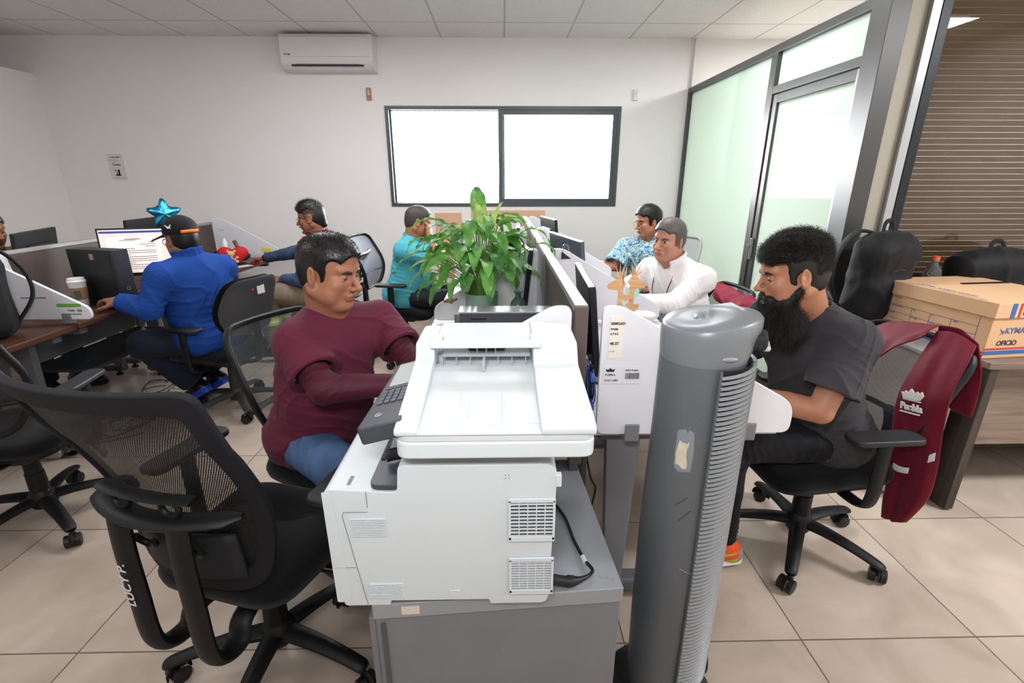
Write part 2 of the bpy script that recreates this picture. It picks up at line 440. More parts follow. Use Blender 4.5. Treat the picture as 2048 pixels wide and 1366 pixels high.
def head_sdf(o, Rm, c, neck_to):
    """c: dict of face proportions. frame: +X forward, +Z up, origin between the ears at eye height"""
    f = F(o, Rm); w_ = c.get('w', 1.0); jw = c.get('jaw', 1.0); fat = c.get('fat', 0.0)
    f.ell((-.018, 0, .035), (.097, .076 * w_, .088), .02)
    f.ell((.012, 0, .052), (.074, .066 * w_, .064), .02)
    f.ell((.026, 0, -.03), (.062, .060 * w_, .080), .03)
    for s_ in (1, -1):
        f.cone((-.012, s_ * .055 * w_ * jw, -.052), (.052, s_ * .026 * jw, -.094), .021 + fat * .3, .019, .028)
        f.ell((.058, s_ * .043 * w_, -.022), (.022, .020 + fat, .020), .022)
        f.ell((.038, s_ * (.045 + fat) * w_ * jw, -.058), (.028, .018 + fat, .030), .025)
        f.cone((.079, s_ * .012, .026), (.068, s_ * .044 * w_, .029), .0105, .0085, .016)
    f.ell((.068, 0, -.098), (.019, .022 * jw, .017), .02)
    f.ell((.02, 0, -.095 - fat), (.045, .04 + fat, .022 + fat), .03)
    for s_ in (1, -1):
        f.ell((.091, s_ * .031 * w_, .004), (.018, .0165, .0115), .016, 's')
        f.ell((.068, s_ * .031 * w_, .003), (.0145, .0150, .0135), .002)
    ns = c.get('nose', 1.0)
    f.cone((.083, 0, .012), (.103 + .006 * ns, 0, -.026), .0075, .0105 * ns, .012)
    f.ell((.105 + .006 * ns, 0, -.030), (.0115 * ns, .0115 * ns, .0095), .008)
    for s_ in (1, -1):
        f.ell((.095, s_ * .0135 * ns, -.034), (.012, .0088 * ns, .0078), .007)
        f.ell((.101, s_ * .0075 * ns, -.0415), (.006, .0038, .004), .003, 's')
    f.ell((.080, 0, -.056), (.012, .026, .016), .014)
    f.cone((.0875, -.018, -.060), (.0875, .018, -.060), .0056, .0056, .005)
    f.cone((.0925, -.008, -.0585), (.0925, .008, -.0585), .0054, .0054, .005)
    f.cone((.0855, -.017, -.0705), (.0855, .017, -.0705), .0062, .0062, .005)
    f.cone((.0905, -.009, -.0705), (.0905, .009, -.0705), .0056, .0056, .005)
    f.cone((.0975, -.022, -.0655), (.0975, .022, -.0655), .0025 + c.get('open', 0), .0025 + c.get('open', 0), .003, 's')
    f.cone((.093, -.012, -.083), (.093, .012, -.083), .006, .006, .01, 's')
    for s_ in (1, -1):
        Re = np.array(Euler((0, R(-12), s_ * R(20))).to_matrix())
        f.ell((-.012, s_ * .0785 * w_, -.004), (.0185, .0065, .032), .006, 'u', Re)
        f.ell((-.009, s_ * .0865 * w_, -.002), (.0122, .0080, .0230), .003, 's', Re)
        f.ell((-.004, s_ * .0800 * w_, -.008), (.006, .005, .009), .004)
        f.ell((-.006, s_ * .077 * w_, -.030), (.008, .0055, .009), .005)
    a = f.g((-.028, 0, -.045)); nr = c.get('neck', .056)
    f.p.append(('c', a, np.array(neck_to, float), nr, nr * 1.08, .03, 'u', None))
    a2 = f.g((.0, 0, -.07)); f.p.append(('c', a2, np.array(neck_to, float) + Rm @ V3(.012, 0, 0), nr * .8, nr * .9, .03, 'u', None))
    return f
def lid_slit(o, Rm, c):  # small eyes as their own part
    pass
def frame_from(up, left):
    z = unit(up); y = unit(np.array(left, float) - z * (np.array(left, float) @ z)); return np.stack([np.cross(y, z), y, z], 1)
def hcone(f, a, b, r0, r1, k=.015, hollow=.012, th=.014):
    """cone with a flat, slightly hollow open end at b"""
    f.p.append(('h', np.array(a, float), np.array(b, float), r0, r1, k, 'u', None))
    if hollow:
        a, b = np.array(a, float), np.array(b, float); u = unit(b - a)
        f.p.append(('c', b - u * hollow, b + u * .02, max(r1 - th, .005), max(r1 - th, .005), .002, 's', None))
_dbase = _d
def _d(q, X, Y, Z):
    if q[0] != 'h': return _dbase(q, X, Y, Z)
    d = _dbase(('c',) + q[1:], X, Y, Z); u = unit(q[2] - q[1])
    return np.maximum(d, (X - q[2][0]) * u[0] + (Y - q[2][1]) * u[1] + (Z - q[2][2]) * u[2])
_bb = F.bbox
def _bbox2(s):
    t = s.p; s.p = [(('c',) + q[1:]) if q[0] == 'h' else q for q in t]; r = _bb(s); s.p = t; return r
F.bbox = _bbox2
_ev = evalF
def evalF(f, ax, ay, az):
    G = np.full((len(ax), len(ay), len(az)), .2, np.float32); A = (ax, ay, az)
    for q in f.p:
        k, op = q[5], q[6]
        if q[0] == 'p': sl = [slice(None)] * 3
        else:
            if q[0] in 'ch': m = max(q[3], q[4]); l = np.minimum(q[1], q[2]) - m; h = np.maximum(q[1], q[2]) + m
            else: m = max(q[2]) if q[0] == 'e' else float(np.linalg.norm(q[2])); l = q[1] - m; h = q[1] + m
            pad = k + .03; sl = []; bad = False
            for i in range(3):
                i0 = int(np.searchsorted(A[i], l[i] - pad)); i1 = int(np.searchsorted(A[i], h[i] + pad))
                if i1 <= i0: bad = True
                sl.append(slice(i0, i1))
            if bad: continue
        sl = tuple(sl); d = _d(q, ax[sl[0]][:, None, None], ay[sl[1]][None, :, None], az[sl[2]][None, None, :]).astype(np.float32); g = G[sl]
        if op != 'u': d = -d if op == 's' else d
        h = np.maximum(k - np.abs(d - g), 0) / max(k, 1e-6); e = h * h * k * .25
        G[sl] = (np.minimum(d, g) - e) if op == 'u' else (np.maximum(d, g) + e)
    for fn in f.post: G = fn(G, ax[:, None, None], ay[None, :, None], az[None, None, :])
    return G
def skin_mat(name, col, lips=None):
    return [M('skin_' + name, col, .48, bump=(90, .12, .001), var=(22, .06), sss=.12, spec=.45),
            M('lips_' + name, lips or col, .42, sss=.1), M('eyewhite', 'd8d2cc', .2), M('iris', '1c110b', .15),
            M('scalp_' + name, tuple(v * .16 + .006 for v in srgb(col)), .6, bump=(500, .5, .001))]
def build_person(label, c):
    g = c.get; pel = V3(*c['pel']); neck = V3(*c['neck']); hd = V3(*c['head']); sL, sR = V3(*c['sL']), V3(*c['sR'])
    up = unit(neck - pel); T = frame_from(up, sL - sR); H = np.linalg.norm(neck - pel); fwd = T[:, 0]
    origin = (pel[0], pel[1], 0.0); fat = g('fat', 0.0); hero = g('hero', 0)
    Rh = rotm(c['yaw'], g('pitch', 5), g('roll', 0)); face = g('face', {})
    eL = V3(*c['eL']) if 'eL' in c else ik(sL, c['wL'], .29, .26, g('pL', (0, 0, -1)))
    eR = V3(*c['eR']) if 'eR' in c else ik(sR, c['wR'], .29, .26, g('pR', (0, 0, -1)))
    wL, wR = V3(*c['wL']), V3(*c['wR']); arms = ((sL, eL, wL, 'L'), (sR, eR, wR, 'R'))
    lat = T[:, 1]; hips = {'L': pel + lat * .09, 'R': pel - lat * .09}
    A = {'L': V3(*c['aL']), 'R': V3(*c['aR'])}
    K = {s: (V3(*c['k' + s]) if 'k' + s in c else ik(hips[s], A[s], .44, .43, (0, 0, 1))) for s in 'LR'}
    mats = skin_mat(c['skin'][0], *c['skin'][1:])
    # ---- skin: head and neck, arms with hands, hidden torso/legs core, one mesh
    nb = neck + V3(0, 0, -.04)
    fh = head_sdf(hd, Rh, face, nb); hv = .0026 if hero else .0036
    blocks = [(*polygonize(fh, hv), 0)]
    for s, e, w_, sd in arms:
        fa = F(); ar = g('armr', 1.0)
        fa.cone(s, e, .044 * ar, .037 * ar, .01)
        fa.cone(e, e * .6 + w_ * .4, .037 * ar, .037 * ar, .004); fa.cone(e * .6 + w_ * .4, w_, .037 * ar, .026 * ar, .004)
        h = c.get('h' + sd, {}); d = h.get('d', w_ - e); pn = h.get('n', (0, 0, -1))
        hand_sdf(fa, w_, d, pn, (1 if sd == 'L' else -1) * h.get('flip', 1), h.get('curl', .35), 1.0, h.get('spread', .12), 1.0, h.get('curls'))
        blocks.append((*polygonize(fa, .0034 if hero else .0042), 0))
    fc = F(); fc.ell(pel, (.10, .14, .09), .05, 'u', T); fc.cone(pel, neck - up * .1, .10, .095, .06); fc.cone(sL, sR, .045, .045, .05)
    fc.cone(neck - up * .08, neck, .05, .045, .03)
    for s in 'LR': fc.cone(hips[s], K[s], .06, .038, .02); fc.cone(K[s], A[s], .038, .028, .02)
    blocks.append((*polygonize(fc, .011), 0))
    stb = face.get('stub', 1); ew = face.get('w', 1.0); shut = face.get('shut', .45)
    def zones(P, mi):
        q = (P - hd) @ Rh                      # into head coordinates
        lip = (((q[:, 0] > .080) & (np.abs(q[:, 1]) < .0235 - 0 * q[:, 0]) & (q[:, 2] > -.0765 + np.abs(q[:, 1]) * .25) & (q[:, 2] < -.0545 - np.abs(q[:, 1]) * .22)))
        mi = np.where(lip, 1, mi)
        if stb: mi = np.where((q[:, 0] < .030 + .35 * (q[:, 2] - .03)) & (q[:, 2] > -.035 + .25 * (q[:, 0] + .02)) & (q[:, 2] < .14) & (np.abs(q[:, 1]) < .0785 * ew) & ~((np.abs(q[:, 0] + .012) < .030) & (np.abs(q[:, 2] + .004) < .040) & (np.abs(q[:, 1]) > .064 * ew)), 4, mi)
        for s_ in (1, -1):
            r = np.sqrt(((q[:, 0] - .068) / 1.04) ** 2 + (q[:, 1] - s_ * .031 * ew) ** 2 + (q[:, 2] - .003) ** 2)
            yy = (q[:, 1] - s_ * .031 * ew); top = .0065 - 10 * yy ** 2 - shut * .010; bot = -.0055 + 12 * yy ** 2
            on = (r < .0172) & (q[:, 0] > .070) & (q[:, 2] - .003 < top) & (q[:, 2] - .003 > bot)
            mi = np.where(on, 2, mi); ir = on & ((yy + s_ * 0 - face.get('gaze', 0)) ** 2 + (q[:, 2] - .0025 + shut * .003) ** 2 < .0060 ** 2); mi = np.where(ir, 3, mi)
        return mi
    body = np_mesh('person', blocks, mats, origin, None, zones); body.location = origin; tag(body, label, 'person', g('group'))
    # ---- upper garment(s)
    def garment(name, mat, infl, sleeve, hem=.02, neckr=.064, vneck=0, wrk=(.0035, 42), vox=None, collar=None, seed=1, flare=1.0, extra=None, zones=None, armr=1.0):
        f = F(); i = infl
        f.ell(pel - up * .0 + fwd * (.005), (.138 + i + fat * .7, .178 + i + fat * .6, .13 + i), .05, 'u', T)
        f.ell(pel + up * H * .33 + fwd * (.012 + fat * .9), (.108 + i + fat * 1.1, .148 + i + fat, .17), .07, 'u', T)
        f.ell(pel + up * H * .66 + fwd * .01, (.108 + i + fat * .3, .158 + i + fat * .3, .19), .07, 'u', T)
        f.cone(sL - up * .018, sR - up * .018, .052 + i, .052 + i, .05)
        for s_ in (1, -1): f.ell(pel + up * H * .72 + T[:, 1] * s_ * .075 + fwd * (.06), (.055 + i, .075, .07), .06, 'u', T)
        for s in (sL, sR): f.cone(s + up * .012, neck - up * .045, .045 + i, .050 + i, .045)
        cm = f.g((0, 0, 0)); f.cut(pel + up * (hem - .09), -up)
        for s, e, w_, sd in arms:
            sl = sleeve if not isinstance(sleeve, dict) else sleeve[sd]
            if sl <= 0: hcone(f, s * .9 + (sL + sR) * .05, s + (e - s) * .16, .066 + i, .070 + i, .03); continue
            if sl <= 1:
                end = s + (e - s) * sl; hcone(f, s, end, (.051 + i) * armr, (.056 + i * 1.5) * armr * flare, .03, .02)
            else:
                f.cone(s, e, (.050 + i) * armr, (.044 + i) * armr, .03); end = e + (w_ - e) * (sl - 1)
                hcone(f, e, end, (.046 + i) * armr, (.033 + i * 1.1) * armr, .02, .012)
        nd = unit(hd - neck) * .5 + up * .5
        f.cone(neck - nd * .015 + fwd * .006, neck + nd * .2, neckr, neckr + .01, .008, 's')
        f.cone(neck + fwd * .05 - nd * (.0 if not (vneck or collar) else .015), neck + fwd * .07 + nd * .10, .022 if not (vneck or collar) else .034, .06, .02, 's')
        if vneck: f.cone(neck + fwd * .11 - up * vneck, neck + fwd * .10 + nd * .12, .004, .06, .01, 's', None)
        if collar:
            n_ = 14; pts = []
            for k_ in range(n_ + 1):
                a = (k_ / n_ - .5) * (2 * PI - collar.get('gap', .7)) + PI
                rr = neckr + .007 + collar.get('out', 0); q = neck + T[:, 0] * (math.cos(a) * rr * 1.05 + .012) + T[:, 1] * math.sin(a) * rr - up * (.0 + .028 * (1 + math.cos(a)) * .5 * collar.get('drop', 1)) + nd * .016
                pts.append(q)
            hgt = collar.get('h', .03)
            for p0, p1 in zip(pts, pts[1:]):
                for z_ in np.linspace(0, hgt, 4):
                    o_ = (p0 - neck); o_ = o_ - up * (o_ @ up); o2 = (p1 - neck); o2 = o2 - up * (o2 @ up)
                    f.cone(p0 + nd * z_ + unit(o_) * collar.get('lean', .0) * z_, p1 + nd * z_ + unit(o2) * collar.get('lean', .0) * z_, .006, .006, .004)
        fl = []
        for s, e, w_, sd in arms:
            fl.append((s * .6 + e * .4, .09, unit(e - s) + up * .3, 110, .005)); fl.append((e, .07, unit(e - s), 150, .005))
            fl.append((s - up * .10 + (pel - s) * .12, .10, unit(up + (s - pel) * .6), 95, .006))
        fl.append((pel + up * H * .18 + fwd * .08, .17, up + lat * .25, 80, .007)); fl.append((pel + up * H * .2 - fwd * .08, .18, up + lat * -.3, 75, .006))
        f.post += [wr(wrk[0], wrk[1], seed), folds(fl)]
        if extra: extra(f, T, up, fwd, lat)
        return sdf_obj(name, f, vox or (.0042 if hero else .006), mat, origin, body, zones)
    for kw in c['tops']: garment(**kw)
    # ---- trousers
    p = c['trousers']; f = F(); i = p.get('infl', .012); bi = p.get('r', 1.0)
    f.ell(pel - up * .02, (.115 + i + fat * .4, .150 + i + fat * .4, .10 + i), .04, 'u', T)
    for s in 'LR':
        f.cone(hips[s], K[s], (.080 + i) * bi, (.062 + i) * bi, .04)
        end = K[s] + (A[s] - K[s]) * p.get('len', .92); hcone(f, K[s], end, (.061 + i) * bi, (p.get('cuff', .05) + i) * bi, .02, .02)
    fl = []
    for s in 'LR':
        fl += [(K[s], .10, unit(K[s] - hips[s]), 110, .007), (hips[s] * .7 + K[s] * .3 + up * .05, .12, unit(K[s] - hips[s]) + lat * .5, 80, .008), (A[s] + (K[s] - A[s]) * .15, .09, unit(K[s] - A[s]), 150, .006)]
    f.post += [wr(.003, 36, 7), folds(fl)]
    to = sdf_obj('trousers', f, .006 if hero else .0075, p['mat'], origin, body)
    if p.get('band'):
        b = MB()
        for s in 'LR':
            u = unit(A[s] - K[s]); q = K[s] + u * .20
            for k_, (dz, mi) in enumerate(((0, 0), (.022, 1), (.044, 0))):
                b.mi = mi; b.cyl(q + u * dz, q + u * (dz + .022), (.061 + i) * bi * .98 + .006, (.058 + i) * bi * .98 + .006, 28)
        b.out('reflective_band', [M('hivis', 'c6e02a', .5), M('reflect_tape', 'eceef0', .3)], body, loc=(-origin[0], -origin[1], 0))
    # ---- shoes
    for s in 'LR':
        a = A[s]; yaw = g('f' + s, None); d = fwd * V3(1, 1, 0) if yaw is None else V3(math.cos(R(yaw)), math.sin(R(yaw)), 0); d = unit(d); pt = g('ft' + s, 0)
        Rf = frame_from((0, 0, 1), np.cross((0, 0, 1), d)) @ np.array(Matrix.Rotation(R(pt), 3, 'Y')); ft = F(a, Rf); z0 = -.085
        ft.cone((-.035, 0, z0 + .045), (.0, 0, .01), .040, .042, .02); ft.cone((-.04, 0, z0 + .04), (.13, .0, z0 + .035), .036, .038, .03)
        ft.cone((.0, 0, -.01), (.11, 0, z0 + .045), .042, .030, .03); ft.ell((.14, 0, z0 + .033), (.06, .044, .030), .03)
        ft.p.append(('p', ft.g((0, 0, z0 + .012)), ft.R @ V3(0, 0, -1), None, None, .003, 'i', None))
        sh = c['shoes']
        V_, Q_ = polygonize(ft, .004)
        def zn(P, mi, a=a, Rf=Rf, sh=sh):
            q = (P - a) @ Rf
            if sh.get('zone'): return sh['zone'](q, mi)
            return mi
        so = np_mesh('shoe', [(V_, Q_, 0)], sh['mats'], origin, body, zn)
        b = MB(); pts = [(a + Rf @ V3(x, y, 0)) for x, y in roundpoly([(-.082, -.032), (-.02, -.036), (.06, -.040), (.15, -.046), (.205, -.02), (.205, .02), (.15, .046), (.06, .040), (-.02, .036), (-.082, .032)], .03, 4)]
        dn = Rf @ V3(0, 0, 1)
        n_ = len(pts); Av = [b.b.verts.new(q + dn * (z0)) for q in pts]; Bv = [b.b.verts.new(q + dn * (z0 + .026)) for q in pts]
        for k_ in range(n_): b.b.faces.new((Av[k_], Av[(k_ + 1) % n_], Bv[(k_ + 1) % n_], Bv[k_]))
        b.b.faces.new(Av[::-1]); b.b.faces.new(Bv)
        b.out('sole', sh['sole'], so, bevel=.003, loc=(-origin[0], -origin[1], 0))
    # ---- hair
    hr = g('hair')
    if hr:
        f = F(hd, Rh); h = hr.get('h', .008); sd = hr.get('side', .004); w_ = face.get('w', 1.0)
        f.ell((-.018, 0, .035), (.097 + sd, .076 * w_ + sd, .088 + sd), .01); f.ell((.012, 0, .052), (.074 + sd, .066 * w_ + sd, .064 + sd), .02)
        f.ell((-.02, 0, -.02), (.085 + sd * .3, .066 * w_ + sd, .075), .03)
        f.ell((hr.get('tx', .005), 0, .055), (.083 + h * .6, .066 * w_ + h * .3, .068 + h), .02)
        hl = hr.get('line', .075)         # forehead hairline height
        f.ell((.118 - hr.get('recede', 0), 0, hl - .095), (.072, .12, .097), .008, 's'); f.ell((.105, 0, -.09), (.085, .12, .095), .006, 's')
        f.box((.115, 0, -.035), (.083 + hr.get('sb', 0), .12, .062), .006, 's', .02)
        for s_ in (1, -1):
            f.ell((.070, s_ * .085, .030), (.040, .04, .040), .006, 's')
            f.ell((-.006, s_ * .090, -.014), (.027, .03, .036), .006, 's')
        f.cut((-.03, 0, -.055), (.55, 0, -1), .01)
        if hr.get('mohawk'):
            for s_ in (1, -1): f.ell((0, s_ * .10, .03), (.12, .035, .09), .01, 's')
            f.ell((-.02, 0, .05), (.093, .05, .085), .02); f.cone((-.08, 0, .05), (-.088, 0, -.06), .03, .028, .02)
            f.box((.125, 0, -.01), (.05, .12, .09), .01, 's', .02)
        nf = hr.get('nf', 260); na = hr.get('na', .003)
        w0 = wr(na, nf, 5); up_ = Rh[:, 2]
        def hn(G, X, Y, Z):
            zl = (X - hd[0]) * up_[0] + (Y - hd[1]) * up_[1] + (Z - hd[2]) * up_[2]; return G + (w0(G, X, Y, Z) - G) * np.clip((zl - .045) / .03, .12, 1).astype(np.float32)
        f.post.append(hn)
        ho = sdf_obj('hair', f, .0026 if hero else .0036, M(*hr['mat']), origin, body)
        st = hr.get('strands')
        if st: strands(f, hd, Rh, st, M(*hr['mat']), origin, ho)
    br = g('brow')
    if br:
        b = MB()
        for s_ in (1, -1):
            pts = [hd + Rh @ V3(x, s_ * y * face.get('w', 1), z) for x, y, z in ((.0905, .013, .0185), (.0890, .024, .0225), (.0835, .036, .0235), (.0740, .047, .019))]
            b.tube(cr(pts, 4), [.0042, .0048, .005, .005, .0052, .0052, .005, .0045, .004, .0035, .003, .0022, .0015][:13], 6, flat=(1, .55))
        b.out('eyebrows', M(*br), body, loc=(-origin[0], -origin[1], 0))
        b = MB(); sh_ = face.get('shut', .45); lz = .0065 - sh_ * .0105
        for s_ in (1, -1):
            yc = .031 * face.get('w', 1); b.tube(cr([hd + Rh @ V3(.068 + math.sqrt(max(.0152 ** 2 - yy ** 2 - (lz + .003 - 9 * yy * yy - .003) ** 2, 1e-8)) + .0006, s_ * (yc + yy), .003 + lz - 9 * yy * yy) for yy in (-.0125, -.008, 0, .008, .0125)], 3), .0009, 5)
        b.out('eyelashes', M('lash', '17100d', .6), body, loc=(-origin[0], -origin[1], 0))
    if g('glasses'):
        b = MB(); gm = c['glasses']
        for s_ in (1, -1):
            cx = s_ * .033; loop = [hd + Rh @ V3(.098 - .25 * abs(y) ** 1.5, cx + y, -.002 + z) for y, z in rrect(.048, .034, .014, 4)]
            b.tube(loop, gm.get('r', .0011), 6, closed=True)
            b.tube([hd + Rh @ V3(*q) for q in ((.092, s_ * .057, .008), (.06, s_ * .074, .008), (.0, s_ * .083, .006), (-.012, s_ * .083, -.006))], gm.get('r', .0011), 6)
        b.tube([hd + Rh @ V3(*q) for q in ((.098, .010, .004), (.1015, 0, .007), (.098, -.010, .004))], .001, 6)
        go = b.out('glasses', M(*gm['mat']), body, loc=(-origin[0], -origin[1], 0))
        b = MB()
        for s_ in (1, -1):
            loop = [hd + Rh @ V3(.098 - .25 * abs(y) ** 1.5, s_ * .033 + y, -.002 + z) for y, z in rrect(.047, .033, .0135, 4)]
            b.poly(loop)
        b.out('lens', M('lens_glass', 'ffffff', .02, trans=1, ior=1.02, spec=.6), go, loc=(-origin[0], -origin[1], 0))
    if g('after'): c['after'](dict(body=body, T=T, up=up, fwd=fwd, lat=lat, H=H, hd=hd, Rh=Rh, neck=neck, pel=pel, origin=origin, sL=sL, sR=sR, eL=eL, eR=eR, wL=wL, wR=wR, K=K, A=A))
    return body
def strands(f, hd, Rh, st, mat, origin, parent, name='strands'):
    """thin tapered hair strands growing from an implicit shell"""
    V_, Q_ = polygonize(f, .006); rs = np.random.RandomState(st.get('seed', 3)); cen = V_[Q_].mean(1)
    nn = np.cross(V_[Q_[:, 1]] - V_[Q_[:, 0]], V_[Q_[:, 2]] - V_[Q_[:, 0]]); nn /= np.linalg.norm(nn, axis=1)[:, None] + 1e-9
    q = (cen - hd) @ Rh; out_ = np.sign(((cen - (hd + Rh @ V3(-.01, 0, .02))) * nn).sum(1)); nn *= out_[:, None]
    keep = np.ones(len(cen), bool) if 'mask' not in st else st['mask'](q); ids = np.where(keep)[0]
    N = st['n']; pick = ids[rs.randint(0, len(ids), N)]
    j = rs.rand(N, 2); Vq = V_[Q_[pick]]; P0 = Vq[:, 0] * ((1 - j[:, :1]) * (1 - j[:, 1:])) + Vq[:, 1] * (j[:, :1] * (1 - j[:, 1:])) + Vq[:, 2] * (j[:, :1] * j[:, 1:]) + Vq[:, 3] * ((1 - j[:, :1]) * j[:, 1:])
    n0 = nn[pick]; ql = (P0 - hd) @ Rh; comb = st['comb'](ql) @ Rh.T
    L = st['len'](ql, rs.rand(N)) if callable(st['len']) else st['len'] * (.6 + .8 * rs.rand(N))
    seg = st.get('seg', 4); curl = st.get('curl', 0); ph = rs.rand(N) * 6.28; pts = []
    d = n0 * st.get('lift', .5) + comb + rs.randn(N, 3) * st.get('rand', .15); d /= np.linalg.norm(d, axis=1)[:, None]
    p = P0 - n0 * .003; a1 = np.cross(d, [0, 0, 1.0]); a1 /= np.linalg.norm(a1, axis=1)[:, None] + 1e-6; a2 = np.cross(d, a1)
    for k in range(seg + 1):
        t = k / seg; o_ = curl * np.sqrt(t) * (a1 * np.cos(ph + t * st.get('turns', 6))[:, None] + a2 * np.sin(ph + t * st.get('turns', 6))[:, None])
        pts.append(p + d * (L * t)[:, None] + V3(0, 0, -1) * (st.get('grav', 0) * L * t * t)[:, None] + o_)
    pts = np.array(pts); r = st.get('r', .0006); Vs = []
    tg = pts[-1] - pts[0]; tg /= np.linalg.norm(tg, axis=1)[:, None] + 1e-9; s1 = np.cross(tg, n0); s1 /= np.linalg.norm(s1, axis=1)[:, None] + 1e-6; s2 = np.cross(tg, s1)
    for k in range(seg + 1):
        rr = r * (1 - .75 * k / seg)
        for m_ in range(3): Vs.append(pts[k] + (s1 * math.cos(m_ * 2.094) + s2 * math.sin(m_ * 2.094)) * rr)
    Vs = np.array(Vs).reshape(seg + 1, 3, N, 3).transpose(2, 0, 1, 3).reshape(-1, 3)
    base = (np.arange(N) * (seg + 1) * 3)[:, None]; fs = []
    for k in range(seg):
        for m_ in range(3): fs.append(np.concatenate([base + k * 3 + m_, base + k * 3 + (m_ + 1) % 3, base + (k + 1) * 3 + (m_ + 1) % 3, base + (k + 1) * 3 + m_], 1))
    return np_mesh(name, [(Vs, np.concatenate(fs), 0)], [mat], origin, parent)
# ================================================================== the room
CZ = 2.79; BW = 5.4; GX = 1.914; LW = -4.57; FY = -1.6; RX = 4.6
def grid_mat(name, col, line, ox, oy, sz, lw, rough, marble=None, bump=None, lines_only=None, var=.05):
    m = M(name, col, rough); nt = m.node_tree; ns, ln, b = nodes(m); tc = nt.nodes.new('ShaderNodeTexCoord'); sp = nt.nodes.new('ShaderNodeSeparateXYZ'); ln.new(tc.outputs['Object'], sp.inputs[0])
    def ld(o, off):
        t = mathn(nt, 'DIVIDE', mathn(nt, 'SUBTRACT', o, off), sz); f = mathn(nt, 'ABSOLUTE', mathn(nt, 'SUBTRACT', mathn(nt, 'FRACT', mathn(nt, 'ADD', t, .5)), .5))
        return f, mathn(nt, 'FLOOR', t)
    fx, ix = ld(sp.outputs[0], ox); fy, iy = ld(sp.outputs[1], oy)
    mk = mathn(nt, 'LESS_THAN', mathn(nt, 'MINIMUM', fx, fy), lw / sz / 2)
    cmb = nt.nodes.new('ShaderNodeCombineXYZ'); ln.new(ix, cmb.inputs[0]); ln.new(iy, cmb.inputs[1]); wn = nt.nodes.new('ShaderNodeTexWhiteNoise'); ln.new(cmb.outputs[0], wn.inputs[0])
    base = nt.nodes.new('ShaderNodeMix'); base.data_type = 'RGBA'
    n = nt.nodes.new('ShaderNodeTexNoise'); n.inputs['Scale'].default_value = marble[1] if marble else 30; n.inputs['Detail'].default_value = 9; n.inputs['Distortion'].default_value = .9 if marble else 0
    add = nt.nodes.new('ShaderNodeVectorMath'); add.operation = 'ADD'; sc = nt.nodes.new('ShaderNodeVectorMath'); sc.operation = 'SCALE'; ln.new(wn.outputs['Color'], sc.inputs[0]); sc.inputs['Scale'].default_value = 20
    ln.new(tc.outputs['Object'], add.inputs[0]); ln.new(sc.outputs[0], add.inputs[1]); ln.new(add.outputs[0], n.inputs['Vector'])
    mr = nt.nodes.new('ShaderNodeMapRange'); mr.inputs[1].default_value = .34; mr.inputs[2].default_value = .66; ln.new(n.outputs['Fac'], mr.inputs[0]); ln.new(mr.outputs[0], base.inputs[0])
    base.inputs[6].default_value = srgb(col) + (1,); base.inputs[7].default_value = srgb(marble[0] if marble else col) + (1,)
    val = nt.nodes.new('ShaderNodeVectorMath'); val.operation = 'SCALE'; ln.new(base.outputs[2], val.inputs[0]); ln.new(mathn(nt, 'ADD', mathn(nt, 'MULTIPLY', wn.outputs['Value'], var), 1 - var / 2), val.inputs['Scale'])
    fin = nt.nodes.new('ShaderNodeMix'); fin.data_type = 'RGBA'; ln.new(mk, fin.inputs[0]); ln.new(val.outputs[0], fin.inputs[6]); fin.inputs[7].default_value = srgb(line) + (1,)
    ln.new(fin.outputs[2], b.inputs['Base Color'])
    if bump:
        n2 = nt.nodes.new('ShaderNodeTexNoise'); n2.inputs['Scale'].default_value = bump[0]; n2.inputs['Detail'].default_value = 5; ln.new(tc.outputs['Object'], n2.inputs['Vector'])
        h = mathn(nt, 'SUBTRACT', n2.outputs['Fac'], mathn(nt, 'MULTIPLY', mk, bump[2])); bp = nt.nodes.new('ShaderNodeBump'); bp.inputs['Strength'].default_value = bump[1]; bp.inputs['Distance'].default_value = .004
        ln.new(h, bp.inputs['Height']); ln.new(bp.outputs[0], b.inputs['Normal'])
    return m
floor_m = grid_mat('floor_tile', 'ab9b8c', '665a50', 1.000, 1.210, .6, .005, .28, marble=('beaea0', 3.4), bump=(40, .04, 2.0), var=.07)
ceil_m = grid_mat('ceiling_tile', 'f0edea', 'c2bdb7', .030, 4.92, .612, .016, .95, marble=('e6e2dd', 90), bump=(170, 1.0, .6), var=.02)
wall_m = M('wall_paint', 'e9e5e3', .75, bump=(35, .08, .002), var=(1.2, .015))
MB().bx(LW - .6, RX, FY, BW + .4, -.1, 0).out('floor', floor_m, smooth=False)['kind'] = 'structure'
MB().bx(LW - .6, RX, FY, BW + .4, CZ, CZ + .1).out('ceiling', ceil_m, smooth=False)['kind'] = 'structure'
WX0, WX1, WZ0, WZ1 = -1.18, 1.222, 1.208, 2.186
b = MB(); b.bx(LW - .6, WX0, BW, BW + .15, 0, CZ); b.bx(WX1, RX, BW, BW + .15, 0, CZ); b.bx(WX0, WX1, BW, BW + .15, 0, WZ0); b.bx(WX0, WX1, BW, BW + .15, WZ1, CZ)
S(b.out('wall_back', wall_m, smooth=False))
b = MB(); b.bx(1.905, 2.02, BW - .03, BW, 0, CZ); S(b.out('trim_1', wall_m, smooth=False))
S(MB().bx(LW - .12, LW, FY, BW, 0, 2.46).out('wall_left', wall_m, smooth=False))
S(MB().bx(LW - .6, LW - .5, FY, BW, 2.3, CZ).out('wall_left_upper', wall_m, smooth=False))
S(MB().bx(LW - .5, LW - .12, FY, BW, 2.40, 2.459).out('trim_2', wall_m, smooth=False))
S(MB().bx(LW - .6, RX, FY - .1, FY, 0, CZ).out('wall_front', wall_m, smooth=False))
S(MB().bx(RX, RX + .1, FY, BW + .15, 0, CZ).out('wall_right', wall_m, smooth=False))
